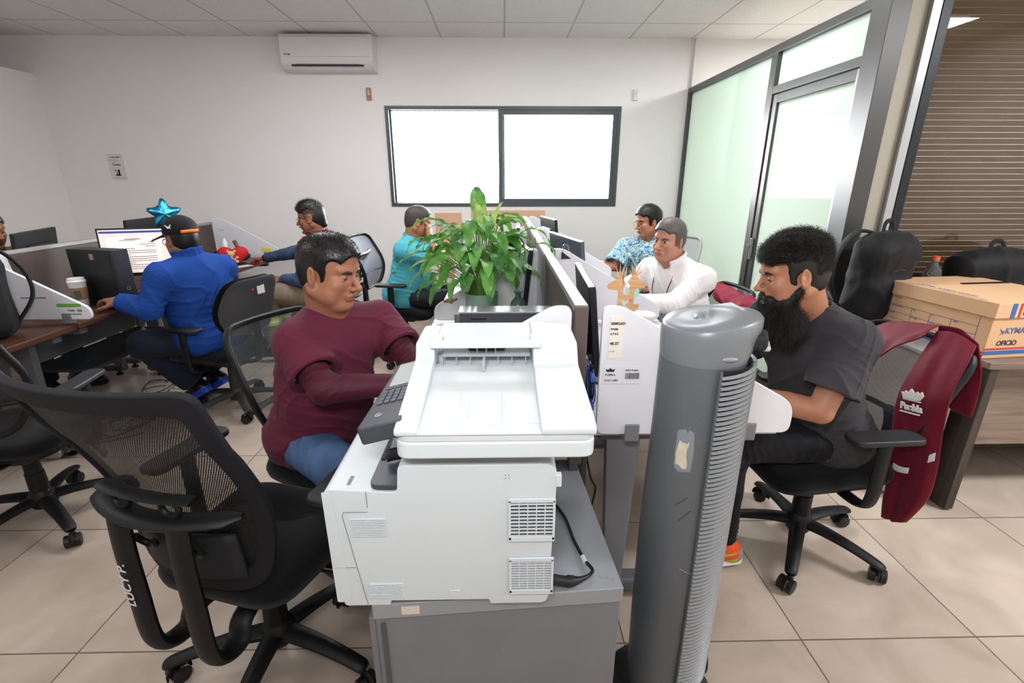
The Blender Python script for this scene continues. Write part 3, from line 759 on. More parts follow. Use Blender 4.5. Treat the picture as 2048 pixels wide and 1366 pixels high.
S(MB().bx(-1.6, 1.9, BW - .035, BW, 0, .075, bev=.006).out('baseboard_back', M('base_tile', 'c9bba9', .35, var=(3, .06)), smooth=False))
S(MB().bx(-1.25, .3, BW - .16, BW, 0, .10, bev=.01).out('trim_3', M('plinth', 'cdbfae', .5, var=(3, .06)), smooth=False))
# window: dark aluminium slider
wf = M('window_alu', '4a5054', .4, .3)
def wframe(x0, x1, y0, y1, z0, z1, t):
    b = MB(); b.bx(x0, x1, y0, y1, z0, z0 + t); b.bx(x0, x1, y0, y1, z1 - t, z1); b.bx(x0, x0 + t, y0, y1, z0 + t, z1 - t); b.bx(x1 - t, x1, y0, y1, z0 + t, z1 - t); return b
win = S(wframe(WX0, WX1, BW - .012, BW + .10, WZ0, WZ1, .035).out('window_1', wf, smooth=False, bevel=.002))
s1 = wframe(-.035, WX1 - .03, BW - .004, BW + .03, WZ0 + .03, WZ1 - .03, .05).out('sash', wf, win, smooth=False, bevel=.002)
s2 = wframe(WX0 + .03, .03, BW + .045, BW + .075, WZ0 + .02, WZ1 - .02, .022).out('sash', wf, win, smooth=False, bevel=.002)
glass = M('clear_glass', 'ffffff', .0, trans=1, ior=1.01, spec=.5)
MB().bx(.01, WX1 - .08, BW + .012, BW + .017, WZ0 + .07, WZ1 - .07).out('pane', glass, s1, smooth=False)
MB().bx(WX0 + .05, .01, BW + .058, BW + .063, WZ0 + .04, WZ1 - .04).out('pane', glass, s2, smooth=False)
b = MB(); b.bx(-.03, -.008, BW - .016, BW - .004, 1.42, 1.70, bev=.004); b.out('latch', M('latch_grey', '3b3f43', .4), win, smooth=False)
# frosted glass partition on the right
alu = M('partition_alu', '4b4a49', .38, .5, bump=(200, .05, .001)); ga = M('partition_alu_light', '9b9b9b', .35, .7)
def frosted(name, col, a=.5):
    m = bpy.data.materials.new(name); m.use_nodes = True; nt = m.node_tree; b = nt.nodes['Principled BSDF']; o = nt.nodes['Material Output']
    b.inputs['Base Color'].default_value = srgb(col) + (1,); b.inputs['Roughness'].default_value = .03; b.inputs['Specular IOR Level'].default_value = .5
    tr = nt.nodes.new('ShaderNodeBsdfTranslucent'); tr.inputs[0].default_value = srgb(col) + (1,); mx = nt.nodes.new('ShaderNodeMixShader'); mx.inputs[0].default_value = a
    nt.links.new(b.outputs[0], mx.inputs[1]); nt.links.new(tr.outputs[0], mx.inputs[2]); nt.links.new(mx.outputs[0], o.inputs[0]); return m
fg = frosted('frosted_film', 'e4efe6', .5)
gp = thing('glass_partition', 'dark-framed frosted glass partition wall along the right side', 'partition', (GX, 4.0, 0))
L = lambda y: y - 4.0
def bar(name, y0, y1, z0, z1, x0=-.03, x1=.03, m=alu, par=gp): return MB().bx(x0, x1, L(y0), L(y1), z0, z1).out(name, m, par, smooth=False, bevel=.003)
bar('top_rail', 2.70, 5.39, 2.30, 2.35); bar('bottom_rail', 3.74, 5.39, 0, .09)
bar('post', 5.34, 5.39, .09, 2.30); bar('post', 3.70, 3.78, 0, 2.30); bar('post', 2.66, 2.80, 0, 2.42, -.05, .05)
bar('transom', 2.80, 3.70, 2.04, 2.09); bar('glass_pane', 3.78, 5.34, .09, 2.30, .0, .008, fg); bar('glass_pane', 2.80, 3.70, 2.09, 2.30, .0, .008, fg)
dr = S(MB().bx(GX - .02, GX + .02, 2.805, 2.86, .01, 2.035).out('door_1', ga, None, smooth=False, bevel=.002))
b = MB(); b.bx(GX - .02, GX + .02, 3.64, 3.695, .01, 2.035); b.bx(GX - .02, GX + .02, 2.86, 3.64, .01, .13); b.bx(GX - .02, GX + .02, 2.86, 3.64, 1.98, 2.035); b.out('door_frame', alu, dr, smooth=False, bevel=.002)
MB().bx(GX + .0, GX + .006, 2.86, 3.64, .13, 1.98).out('glass_pane', fg, dr, smooth=False)
b = MB(); b.bx(GX - .04, GX - .02, 3.655, 3.68, .90, 1.06, bev=.004); b.bx(GX - .06, GX - .02, 3.660, 3.675, 1.0, 1.015, bev=.003); b.out('door_lock', M('lock_steel', '8b8b8b', .3, .9), dr, smooth=False)
# nook: beige jamb, bright-edged post, brown slatted glass wall
S(MB().bx(GX + .05, 2.10, 2.70, 2.78, 0, CZ).out('wall_jamb', M('jamb_beige', 'a9a293', .5), smooth=False))
ng = thing('slatted_glass_wall', 'brown horizontally slatted blind behind dark glass at the right edge', 'partition', (2.1, 2.7, 0))
MB().bx(.02, .07, -.035, .04, 0, CZ - .01).out('post', M('dark_post', '26282a', .35, .6), ng, smooth=False, bevel=.003)
MB().bx(-.025, .02, -.03, .02, 0, CZ - .01).out('edge_strip', M('bright_alu', 'aeb2b4', .22, .9), ng, smooth=False, bevel=.002)
b = MB()
for i in range(92):
    z = .02 + i * .03; b.box((1.25, .055, z), (2.4, .004, .0285), Matrix.Rotation(R(3), 3, 'X'))
b.out('slats', M('blind_brown', '6d604e', .6), ng, smooth=False)
m = bpy.data.materials.new('tinted_glass'); m.use_nodes = True; nt = m.node_tree; o_ = nt.nodes['Material Output']; nt.nodes.remove(nt.nodes['Principled BSDF'])
tb = nt.nodes.new('ShaderNodeBsdfTransparent'); tb.inputs[0].default_value = (.80, .76, .70, 1); gb = nt.nodes.new('ShaderNodeBsdfGlossy'); gb.inputs['Roughness'].default_value = .01
fr = nt.nodes.new('ShaderNodeFresnel'); fr.inputs[0].default_value = 1.5; mx = nt.nodes.new('ShaderNodeMixShader'); gm_ = nt.nodes.new('ShaderNodeNewGeometry'); nt.links.new(mathn(nt, 'MULTIPLY', fr.outputs[0], mathn(nt, 'SUBTRACT', 1.0, gm_.outputs['Backfacing'])), mx.inputs[0]); nt.links.new(tb.outputs[0], mx.inputs[1]); nt.links.new(gb.outputs[0], mx.inputs[2]); nt.links.new(mx.outputs[0], o_.inputs[0])
MB().bx(.07, 2.48, .0, .006, 0, CZ - .01).out('glass_pane', m, ng, smooth=False)
# ceiling lamps, some added to brighten the room (two tubes in a louvred troffer)
for i, (x, y) in enumerate(LAMPS):
    t = thing('ceiling_lamp', 'recessed fluorescent ceiling lamp placed out of frame to light the room', 'lamp', (x, y, CZ), 0, 'ceiling lamps outside the frame')
    wframe(-.31, .31, -.0, .0, 0, 0, 0).b.free()
    b = MB(); b.bx(-.60, .60, -.30, -.27, -.03, -.001); b.bx(-.60, .60, .27, .30, -.03, -.001); b.bx(-.60, -.57, -.27, .27, -.03, -.001); b.bx(.57, .60, -.27, .27, -.03, -.001)
    b.out('frame', M('lamp_white', 'e8e8e8', .4), t, smooth=False)
    b = MB()
    for k in (-.14, .14): b.cyl((-.55, k, -.018), (.55, k, -.018), .013, n=10)
    b.out('tube', M('lamp_tube', 'fff8ec', .5, emit=3), t)
    area('lamp_light', (x, y, CZ - .045), (0, 0, 0), 1.1, .5, (11 if y < 0 else 22 if x < -3 else 40) if x < 2 else 120, (.95, .975, 1))
# air conditioner
ac = thing('air_conditioner', 'white split air conditioner high on the back wall', 'air conditioner', (-1.645, BW, 2.475))
acw = M('ac_white', 'dfdad5', .3)
prof = [(0, 0), (-.13, .0), (-.185, .035), (-.205, .09), (-.205, .27), (-.19, .295), (0, .295)]
MB().prx(roundpoly(prof, [.001, .03, .03, .03, .02, .01, .001]), -.43, .43).out('body', acw, ac, bevel=.008)
MB().prx([(-.206, .10), (-.212, .105), (-.212, .265), (-.206, .272)], -.425, .40).out('front_panel', acw, ac, bevel=.002)
b = MB(); b.box((-.0, -.178, .042), (.68, .012, .034), Matrix.Rotation(R(-28), 3, 'X')); b.out('outlet', M('dark_slot', '3a3c42', .6), ac, smooth=False)
b = MB(); b.box((-.0, -.183, .048), (.60, .006, .020), Matrix.Rotation(R(-28), 3, 'X')); b.out('louvre', M('louvre', '77757d', .5), ac, smooth=False)
text('mirage', .024, M('label_grey', '55565c', .5), ac, (-.395, -.2135, .115), (PI / 2, 0, 0), bold=.0005)
# sign on the back wall
sg = MB().box((0, 0, 0), (.155, .002, .255)).out('paper_notice', M('paper', 'd6d3d1', .8), smooth=False, loc=(-3.985, BW - .002, 1.603)); tag(sg, 'small white printed notice reading Orden taped to the back wall', 'notice')
dk = M('ink', '2b2a2c', .8); gk = M('ink_grey', '8a8784', .8)
text('Puebla CDMX', .017, dk, sg, (-.045, -.0015, .090), (PI / 2, 0, 0), bold=.0006)
text('LIMPIEZA Y ORDEN EN EL', .008, gk, sg, (-.055, -.0015, .066), (PI / 2, 0, 0)); text('TRABAJO', .008, gk, sg, (-.025, -.0015, .048), (PI / 2, 0, 0))
text('Orden', .032, dk, sg, (-.040, -.0015, .014), (PI / 2, 0, 0), bold=.0004)
b = MB(); b.pry([(-.03, -.085), (.035, -.085), (.022, -.072), (.024, -.022), (.004, -.024), (.001, -.045), (.004, -.062), (-.006, -.066), (-.009, -.045), (-.014, -.046), (-.012, -.068), (-.024, -.074)], -.0022, -.0012)
b.pry([(-.03, -.035), (-.022, -.03), (-.012, -.022), (-.010, -.03), (-.022, -.042)], -.0022, -.0012); b.out('picture', dk, sg, smooth=False)
text('TODO TIENE UN LUGAR Y CADA COSA', .0075, dk, sg, (-.052, -.0015, -.108), (PI / 2, 0, 0))
for x, lab in ((-1.324, 'small brown wooden block on the wall left of the window'), (1.356, 'small white box with brown stain on the wall right of the window')):
    t = MB().box((0, 0, 0), (.048, .016, .115) if x < 0 else (.045, .02, .10), bev=.003).out('wall_block', M('wood_block' if x < 0 else 'white_block', 'a9806c' if x < 0 else 'e2dcd6', .6, var=(60, .15)), smooth=False, loc=(x, BW - .01, 2.29)); tag(t, lab, 'wall fitting')
    MB().box((0, -.010, .01), (.014, .006, .05 if x < 0 else .03), bev=.002).out('inlay', M('inlay', 'd8c6ba' if x < 0 else '8a6049', .6), t, smooth=False)
# cardboard sheets taped below the window
cb = M('cardboard', 'dcae92', .8, bump=(60, .15, .002), var=(6, .05))
t = MB().bx(0, .285, -.006, 0, 0, .70).out('cardboard_sheet', cb, smooth=False, loc=(-.725, BW - .002, .44)); tag(t, 'tall upright cardboard sheet against the wall beside the turquoise-shirted man', 'cardboard')
text('||| ||', .03, M('ink', '2b2a2c', .8), t, (.16, -.0065, .23), (PI / 2, 0, 0))
MB().bx(.09, .10, -.008, -.006, .44, .54).out('slot', M('slot_pale', 'efe2d6', .8), t, smooth=False)
t = MB().bx(0, .80, -.006, 0, 0, .18).out('cardboard_sheet', cb, smooth=False, loc=(-.335, BW - .002, .985)); tag(t, 'wide cardboard strip under the window behind the plant', 'cardboard')
# left mullion of warm stain marks
# ================================================================== workstations
white_lam = M('white_laminate', 'dedde2', .35, bump=(500, .05, .0004)); grey_steel = M('grey_steel', '7d7e82', .42, .1, bump=(300, .08, .0005)); steel_dk = M('grey_steel_dark', '5f6064', .45, .1)
brown_lam = M('brown_laminate', '4b3f3b', .42, bump=(120, .08, .0006), var=(5, .12)); alu_cap = M('alu_cap', 'a5a3a1', .35, .5)
def wood(name, c1, c2, axis=0, rough=.35, sc=1):
    if name in MATS: return MATS[name]
    m = M(name, c1, rough); nt = m.node_tree; ns, ln, b = nodes(m); tc = nt.nodes.new('ShaderNodeTexCoord'); mp = nt.nodes.new('ShaderNodeMapping')
    s = [14 * sc] * 3; s[axis] = 1.1 * sc; mp.inputs['Scale'].default_value = s; n = nt.nodes.new('ShaderNodeTexNoise'); n.inputs['Scale'].default_value = 3; n.inputs['Detail'].default_value = 8; n.inputs['Distortion'].default_value = .6
    ln.new(tc.outputs['Object'], mp.inputs[0]); ln.new(mp.outputs[0], n.inputs['Vector']); r = nt.nodes.new('ShaderNodeValToRGB'); ln.new(n.outputs['Fac'], r.inputs[0])
    e = r.color_ramp.elements; e[0].position = .35; e[0].color = srgb(c1) + (1,); e[1].position = .68; e[1].color = srgb(c2) + (1,); ln.new(r.outputs[0], b.inputs['Base Color']); return m
dark_wood = wood('dark_wood', '38231a', '5a3a29', 1)
def side_panel(x_in, x_out, y, z0, label, grp=None, hole=False, par_extra=None):
    """white privacy panel in the x-z plane: full height near x_in, sloping to the outer edge"""
    s = 1 if x_out > x_in else -1; w_ = abs(x_out - x_in)
    P = [(0, z0), (w_, z0), (w_, .828), (.055, 1.135), (0, 1.135)]
    P = roundpoly(P, [.03, .03, .045, .05, .03], 6)
    o = MB().pry([(s * a, c) for a, c in P], -.009, .009).out('privacy_panel', white_lam, bevel=.003, loc=(x_in, y, 0)); tag(o, label, 'divider', grp)
    for d in (.11, w_ - .13):
        b = MB(); b.bx(s * d - .022, s * d + .022, -.016, .016, z0 - .022, z0 + .035, bev=.003); b.out('clip', grey_steel, o, smooth=False)
    return o
def bay(side, y0, y1, xin, xout, top_m, tlabel, zt=.74, grp=None):
    s = 1 if xout > xin else -1
    t = thing('desk', tlabel, 'desk', ((xin + xout) / 2, (y0 + y1) / 2, 0), 0, grp); cx, cy = (xin + xout) / 2, (y0 + y1) / 2
    w_ = abs(xout - xin) / 2; d = (y1 - y0) / 2
    MB().bx(-w_, w_, -d + .003, d - .003, zt - .028, zt).out('desktop', top_m, t, smooth=False, bevel=.003)
    MB().bx(-w_ + .05, w_ - .05, -d + .06, -d + .11, zt - .075, zt - .028).out('beam', steel_dk, t, smooth=False, bevel=.002)
    b = MB(); b.bx(-w_ + .05, w_ - .05, d - .11, d - .06, zt - .075, zt - .028).out('beam', steel_dk, t, smooth=False, bevel=.002)
    for yy in (-d + .085, d - .085):
        xi = -s * (w_ - .13); b = MB()
        b.prism([(xi - .055 * s, zt - .035), (xi + .06 * s, zt - .035), (xi + .035 * s, .085), (xi - .03 * s, .085)], lambda a, c, y=yy: (a, y - .02, c), lambda a, c, y=yy: (a, y + .02, c)); b.out('leg', grey_steel, t, smooth=False, bevel=.003)
        b = MB(); b.bx(-w_ + .03, w_ - .10, yy - .032, yy + .032, .035, .088, bev=.012); b.out('foot', steel_dk, t, smooth=False)
        b = MB()
        for k in (-w_ + .09, w_ - .16): b.lathe([(.0, .0), (.024, .0), (.024, .010), (.010, .016), (.010, .036)], (k, yy, 0), 16)
        b.out('levelling_foot', M('rubber', '131313', .7), t)
    MB().bx(-s * (w_ - .02) - .008, -s * (w_ - .02) + .008, -d + .13, d - .13, .42, zt - .03).out('modesty_panel', M('modesty_grey', '6d6f74', .5), t, smooth=False)
    return t
def partition(label, x0, x1, y0, y1, zt, zb=.62):
    t = thing('partition', label, 'partition', ((x0 + x1) / 2, (y0 + y1) / 2, 0)); w_ = (x1 - x0) / 2; d = (y1 - y0) / 2; n = 3; q = 2 * d / n
    for k in range(n): MB().bx(-w_ + .004, w_ - .004, -d + k * q + .002, -d + (k + 1) * q - .002, zb, zt - .022).out('panel', brown_lam, t, smooth=False, bevel=.002)
    MB().bx(-w_, w_, -d, d, zt - .022, zt).out('cap_rail', alu_cap, t, smooth=False, bevel=.002)
    MB().bx(-w_ - .001, w_ + .001, -d - .012, -d - .001, zb, zt, bev=.008).out('end_trim', M('end_trim', '5b4e4b', .5), t, smooth=False)
    b = MB()
    for k in range(n + 1):
        yy = min(max(-d + k * q, -d + .04), d - .04); b.bx(-w_ + .006, w_ - .006, yy - .03, yy + .03, .02, zb)
    b.out('upright', steel_dk, t, smooth=False); return t
YB = [1.335, 2.535, 3.735, 4.935]
partition('long dark brown partition with grey top rail down the middle of the desks', .205, .243, YB[0] - .005, YB[3], 1.135)
names = ['nearest', 'middle', 'farthest']
dgrey = M('desk_top_pale', 'c9c8cc', .35)
for k in range(3):
    bay(1, YB[k], YB[k + 1], .262, .86, dgrey, ['pale desk the bearded man works at', 'pale desk the man in white shirt works at', 'pale desk the man in leaf-print shirt works at'][k])
    bay(-1, YB[k], YB[k + 1], .186, -.38, dgrey, ['pale desk behind the printer where the maroon T-shirt man works', 'pale desk beyond the potted plant, left of the partition', 'pale desk beside the man in turquoise polo'][k])
pn = side_panel(.283, .883, 1.322, .73, 'white sloped divider with asset stickers at the near desk end, half behind grey fan')
side_panel(.195, -.385, 1.322, .73, 'white rounded divider panel directly behind the white printer')
p2 = side_panel(.262, .85, 2.535, .75, 'white sloped divider with green round sticker, next to the wooden reindeer')
b = MB(); b.cyl((.435, -.0095, .905), (.435, -.0105, .905), .034, n=28); b.out('round_sticker', M('sticker_green', 'a8e0c4', .5), p2)
p3 = side_panel(.186, -.37, 2.535, .75, 'white sloped divider with brown torn mark left of the potted plant')
b = MB(); b.pry([(-.505, .862), (-.47, .875), (-.44, .872), (-.43, .878), (-.425, .868), (-.445, .855), (-.46, .843), (-.475, .85), (-.50, .85)], -.0105, -.0092); b.out('torn_mark', M('torn_brown', '9d7f6d', .8, var=(80, .4)), p3, smooth=False)
side_panel(.262, .85, 3.735, .75, 'white sloped divider between man in white shirt and man in leaf-print shirt')
side_panel(.186, -.37, 3.735, .75, 'white sloped divider deep behind the plant, beside the turquoise-shirted man')
side_panel(.262, .85, 4.935, .75, 'white sloped divider at the far right end of the desk row by the wall')
side_panel(.186, -.37, 4.935, .75, 'white sloped divider at the far left end of the centre desk row')
# stickers on the near divider
st = MB().bx(.022, .062, -.0105, -.0095, .98, 1.105).out('sticker', M('sticker_cream', 'e6dfd4', .6), pn, smooth=False)
for s_, z, f_ in (('SEMGAD', 1.082, .0105), ('PVGM', 1.066, .008), ('2 7 0 2', 1.052, .008), ('4B 2T', 1.022, .011), ('- -- ---', 1.0, .006)): text(s_, f_, dk, st, (.024, -.0112, z), (PI / 2, 0, 0), bold=.0003)
s2_ = MB().bx(.012, .122, -.0105, -.0095, .90, .955).out('sticker', M('sticker_white', 'dddcE0', .6), pn, smooth=False)
text('PUEBLA', .009, dk, s2_, (.016, -.0112, .926), (PI / 2, 0, 0)); text('CCM 1680', .009, dk, s2_, (.014, -.0112, .908), (PI / 2, 0, 0)); text('2024 Puebla', .008, dk, s2_, (.075, -.0112, .940), (PI / 2, 0, 0))
b = MB(); rr = random.Random(2); x = .076
while x < .118: w_ = rr.choice((.0008, .0014, .002)); b.bx(x, x + w_, -.0112, -.0104, .915, .934); x += w_ + .0013
b.out('barcode', dk, s2_, smooth=False); MB().pry([(.020, .938), (.042, .938), (.045, .948), (.038, .944), (.031, .950), (.024, .944), (.017, .948)], -.0112, -.0104).out('crown_mark', dk, s2_, smooth=False)
# left row: dark desks and partition
partition('dark brown partition with grey top rail behind the blue-jacketed man\'s screen', -2.885, -2.85, 1.335, 4.935, 1.085)
for k in range(3):
    bay(1, YB[k], YB[k + 1], -2.83, -2.28, dark_wood, ['dark wood desk at the left edge under the black backpack', 'dark wood desk the blue-jacketed man works at', 'dark wood desk with the red mouse, by the back wall'][k])
    bay(-1, YB[k], YB[k + 1], -2.905, -3.5, dark_wood, 'dark wood desk on the far side of the left partition', grp='desks hidden behind the left partition')
lp = side_panel(-2.80, -2.195, 2.545, .765, 'white sloped divider with green tag sticker on the left dark desk')
b = MB(); b.bx(.44, .565, -.0106, -.0092, .835, .852).out('green_tag', M('tag_green', '5fae3c', .6), lp, smooth=False)
text('Puebla   |||||||', .014, dk, lp, (.49, -.0106, .812), (PI / 2, 0, 0)); text('INV 2024 00618', .010, dk, lp, (.49, -.0106, .792), (PI / 2, 0, 0))
b = MB(); b.box((.33, -.0098, .885), (.13, .001, .004)); b.out('scratch', M('scratch', '6b655f', .8), lp, smooth=False)
le = side_panel(-2.83, -2.235, 4.93, .76, 'white sloped divider on the dark desk against the back wall, above the red mouse')
text('-----', .03, M('tag_red', '8d3a3a', .6), le, (.04, -.0106, 1.0), (PI / 2, 0, 0)); b = MB(); b.bx(.42, .52, -.0106, -.0092, .80, .83).out('yellow_tag', M('tag_yellow', 'e0d23c', .6), le, smooth=False)
side_panel(-2.905, -3.5, 3.735, .76, 'white sloped divider on the far side of the left partition')
# grey trays under the dark desks
sh = MB().bx(-2.78, -2.42, 2.69, 3.57, .40, .42).out('under_desk_shelf', M('shelf_dark', '2a2b2f', .6), smooth=False); tag(sh, 'dark shelf hung under the blue-jacketed man\'s desk', 'shelf')
# right nook: white cabinet and wood desk
wc = thing('low_cabinet', 'white low cabinet beside the bearded man\'s chair under the tall backpack', 'cabinet', (1.975, 2.30, 0))
MB().bx(-.11, .05, -.36, .32, .02, .735).out('body', M('cabinet_white', 'b9b5ad', .5), wc, smooth=False, bevel=.003); MB().bx(-.12, .06, -.37, .33, .737, .755).out('top', M('cab_top', 'c9c9cc', .4), wc, smooth=False, bevel=.003)
wd = thing('wood_desk', 'grey-brown wood-grain desk under the archive box at right', 'desk', (2.7, 2.25, 0)); gw = wood('grey_wood', '6b5b50', '8a7868', 0, .45, .8)
MB().bx(-.66, .9, -.40, .40, .715, .745).out('desktop', gw, wd, smooth=False, bevel=.003)
MB().bx(-.64, -.60, -.39, .39, .01, .713).out('side_panel', wood('dark_side', '2f2723', '443931', 2, .5), wd, smooth=False, bevel=.003); MB().bx(.84, .88, -.39, .39, .01, .713).out('side_panel', MATS['dark_side'], wd, smooth=False, bevel=.003)
MB().bx(-.56, .84, -.30, -.28, .30, .713).out('modesty_panel', gw, wd, smooth=False, bevel=.003); MB().bx(-.56, .84, .2, .22, .05, .7).out('back_panel', MATS['dark_side'], wd, smooth=False)
# ================================================================== office chairs
cb_black = M('chair_black', '101114', .5, bump=(700, .15, .0004)); cb_plast = M('chair_plastic', '0e0f11', .5, spec=.35, bump=(260, .08, .0005)); cb_dusty = M('chair_dusty', '2e2e2f', .6, var=(8, .3)); chrome = M('chrome', 'b8b8b8', .15, 1)
seat_m = M('seat_fabric', '08090b', .95, spec=.2, bump=(1500, .5, .0008), sheen=.1)
def caster(parent, x, y, a):
    b = MB(); d = Vector((math.cos(a), math.sin(a), 0)); s_ = Vector((-d.y, d.x, 0)); p = Vector((x, y, 0)) + d * .018
    for k in (-1, 1): c = p + s_ * (.017 * k) + Vector((0, 0, .027)); b.tube([c - s_ * .011, c - s_ * .009, c + s_ * .009, c + s_ * .011], [.022, .027, .027, .022], 22)
    o = b.out('caster', M('caster_black', '0e0e10', .45), parent)
    b = MB(); pts = [p + d * (.033 * math.cos(t)) + Vector((0, 0, .030 + .033 * math.sin(t))) for t in np.linspace(-.3, PI + .2, 10)]; b.tube(pts, .010, 8, flat=(.35, 1.0)); b.cyl((x, y, .035), (x, y, .085), .008, n=10); b.out('caster_hood', cb_plast, o)
def star_base(t, rot, rad=.30, zc=.105, mat=None):
    mat = mat or cb_plast; b = MB(); b.lathe([(.0, zc - .035), (.042, zc - .035), (.050, zc - .02), (.050, zc + .02), (.036, zc + .045), (.0, zc + .045)], n=28); b.out('hub', mat, t)
    for k in range(5):
        a = rot + k * 2 * PI / 5; d = Vector((math.cos(a), math.sin(a), 0)); b = MB()
        pts = [d * .02 + Vector((0, 0, zc + .005)), d * .10 + Vector((0, 0, zc + .006)), d * (rad * .65) + Vector((0, 0, zc - .004)), d * (rad * .93) + Vector((0, 0, zc - .022)), d * (rad + .012) + Vector((0, 0, zc - .034))]
        b.tube(cr(pts, 4), [.034, .033, .032, .031, .030, .029, .028, .027, .026, .025, .0245, .024, .0235, .023, .022, .020, .016], 10, flat=(.62, 1))
        s_ = b.out('spoke', mat, t); caster(s_, d.x * rad, d.y * rad, a + 1.9 + k)
def gas(t, z1, mat=None):
    b = MB(); b.cyl((0, 0, .13), (0, 0, .24), .036, .034); b.cyl((0, 0, .24), (0, 0, .30), .031, .029); b.cyl((0, 0, .25), (0, 0, z1), .024, .024)
    b.out('gas_cover', mat or cb_plast, t); MB().cyl((0, 0, z1), (0, 0, z1 + .05), .014).out('gas_rod', chrome, t)
def seat(t, z, w=.50, d=.48, th=.07, x0=-.20, mat=None):
    P = roundpoly([(x0, -w * .42), (x0 + d, -w * .5), (x0 + d, w * .5), (x0, w * .42)], [.10, .11, .11, .10], 6)
    b = MB(); n = len(P); rings = []
    for k, (sc, dz) in enumerate(((.90, -.002), (1.0, .012), (1.02, th * .5), (.985, th * .85), (.90, th), (.6, th * 1.02), (.2, th * .96))):
        cx = x0 + d / 2; rings.append([b.b.verts.new((cx + (x - cx) * sc, y * sc, z - th + dz - (.02 if (x > x0 + d * .75 and k < 7) else 0) * ((x - x0 - d * .75) / (d * .25)))) for x, y in P])
    for a, c in zip(rings, rings[1:]):
        for k in range(n): b.b.faces.new((a[k], a[(k + 1) % n], c[(k + 1) % n], c[k]))
    b.b.faces.new(rings[0][::-1]); b.b.faces.new(rings[-1]); b.out('seat', mat or seat_m, t, angle=60)
    b = MB(); b.prz([(x * .9 + .003, y * .9) for x, y in P], z - th - .02, z - th + .003); b.out('seat_pan', cb_plast, t, bevel=.008)
    b = MB(); b.bx(-.10, .11, -.07, .07, z - th - .075, z - th - .018, bev=.015); b.out('tilt_mechanism', cb_dusty, t, smooth=False)
def armrest(t, s, z, z_top, x=.02, w=.27, pad_l=.25, style='T'):
    y = s * w; b = MB(); b.tube(cr([(.0 + x, y * .60, z - .10), (x, y * .90, z - .09), (x, y + s * .01, z - .04), (x, y + s * .012, z_top - .03)], 6), .026, 12, flat=(1, .5), sq=(1, 0, 0)); o = b.out('armrest', cb_plast, t)
    b = MB(); b.tube([(x, y + s * .01, z_top - .12), (x, y + s * .01, z_top - .012)], .022, 12, flat=(1, .5)); b.out('arm_post', cb_plast, o)
    b = MB(); P = rrect(pad_l, .085, [.03] * 4, 5, x, y); b.prz(P, z_top - .022, z_top); b.out('arm_pad', M('arm_pad', '1d1e21', .55), o, bevel=.008)
def lever(t, z, s=-1, x=.03):
    b = MB(); b.tube([(x, s * .06, z - .11), (x, s * .20, z - .12)], .005, 8); b.tube(cr([(x, s * .20, z - .12), (x, s * .24, z - .135), (x - .005, s * .27, z - .17), (x - .01, s * .275, z - .20)], 4), [.008, .010, .012, .014, .016, .018, .019, .019, .019, .018, .016, .012, .006], 10, flat=(.5, 1)); b.out('lever', M('lever', '26282b', .45), t)
def backsurf(x0, z0, h, recl, wrap=.05, lumb=.03):
    """s in metres lateral, v 0..1 up -> point; chair faces +X"""
    def fn(s, v):
        x = x0 - math.tan(R(recl)) * h * v + wrap * (s / .24) ** 2 + lumb * math.sin(min(v * 1.35, 1) * PI) - (.03 * max(v - .7, 0) / .3)
        return Vector((x, s, z0 + h * v))
    return fn
def outline(wb, wm, wt, rb, rt, n=7, h=1.0):
    """rounded outline in (s, v*h) ; wb/wm/wt half widths"""
    P = roundpoly([(-wb, 0), (wb, 0), (wm, h * .38), (wt, h), (-wt, h), (-wm, h * .38)], [rb, rb, .25, rt, rt, .25], n); out = []
    for i in range(len(P)):
        a = Vector(P[i]); c = Vector(P[(i + 1) % len(P)]); k = max(1, int((c - a).length / .04))
        for j in range(k): out.append(tuple(a.lerp(c, j / k)))
    return out
def mesh_back(t, fn, P, h, mat, frame_r=.012, flat=(1, 1), frame_m=None, inset=.97, band=None):
    c = Vector((0, h * .5)); Pv = [Vector(p) for p in P]
    b = MB(); Rn = [1.0, .86, .72, .58, .44, .30, .16, .04]; L_ = b.b.loops.layers.uv.verify(); V = []; q0 = inset if band is None else band
    for r in Rn: V.append([(c + (p - c) * r * q0) for p in Pv])
    BV = [[b.b.verts.new(fn(q.x, q.y / h)) for q in row] for row in V]; n = len(P)
    for i in range(len(Rn) - 1):
        for k in range(n):
            k2 = (k + 1) % n; f = b.b.faces.new((BV[i][k], BV[i][k2], BV[i + 1][k2], BV[i + 1][k]))
            for l, q in zip(f.loops, (V[i][k], V[i][k2], V[i + 1][k2], V[i + 1][k])): l[L_].uv = (q.x, q.y)
    f = b.b.faces.new(BV[-1])
    for l, q in zip(f.loops, V[-1]): l[L_].uv = (q.x, q.y)
    b.out('mesh_back', mat, t, angle=80)
    b = MB()
    if band:
        nn = [Vector((1, -.4 * p.x / .24, .1)).normalized() for p in Pv]
        b.band([fn(p.x, p.y / h) for p in Pv], [fn(*( (c + (p - c) * band).x, (c + (p - c) * band).y / h)) for p in Pv], nn, .022); return b.out('back_frame', frame_m or cb_plast, t, bevel=.006)
    b.tube([fn(p.x, p.y / h) for p in Pv], frame_r, 12, closed=True, flat=flat, sq=(1, 0, 0)); return b.out('back_frame', frame_m or cb_plast, t)
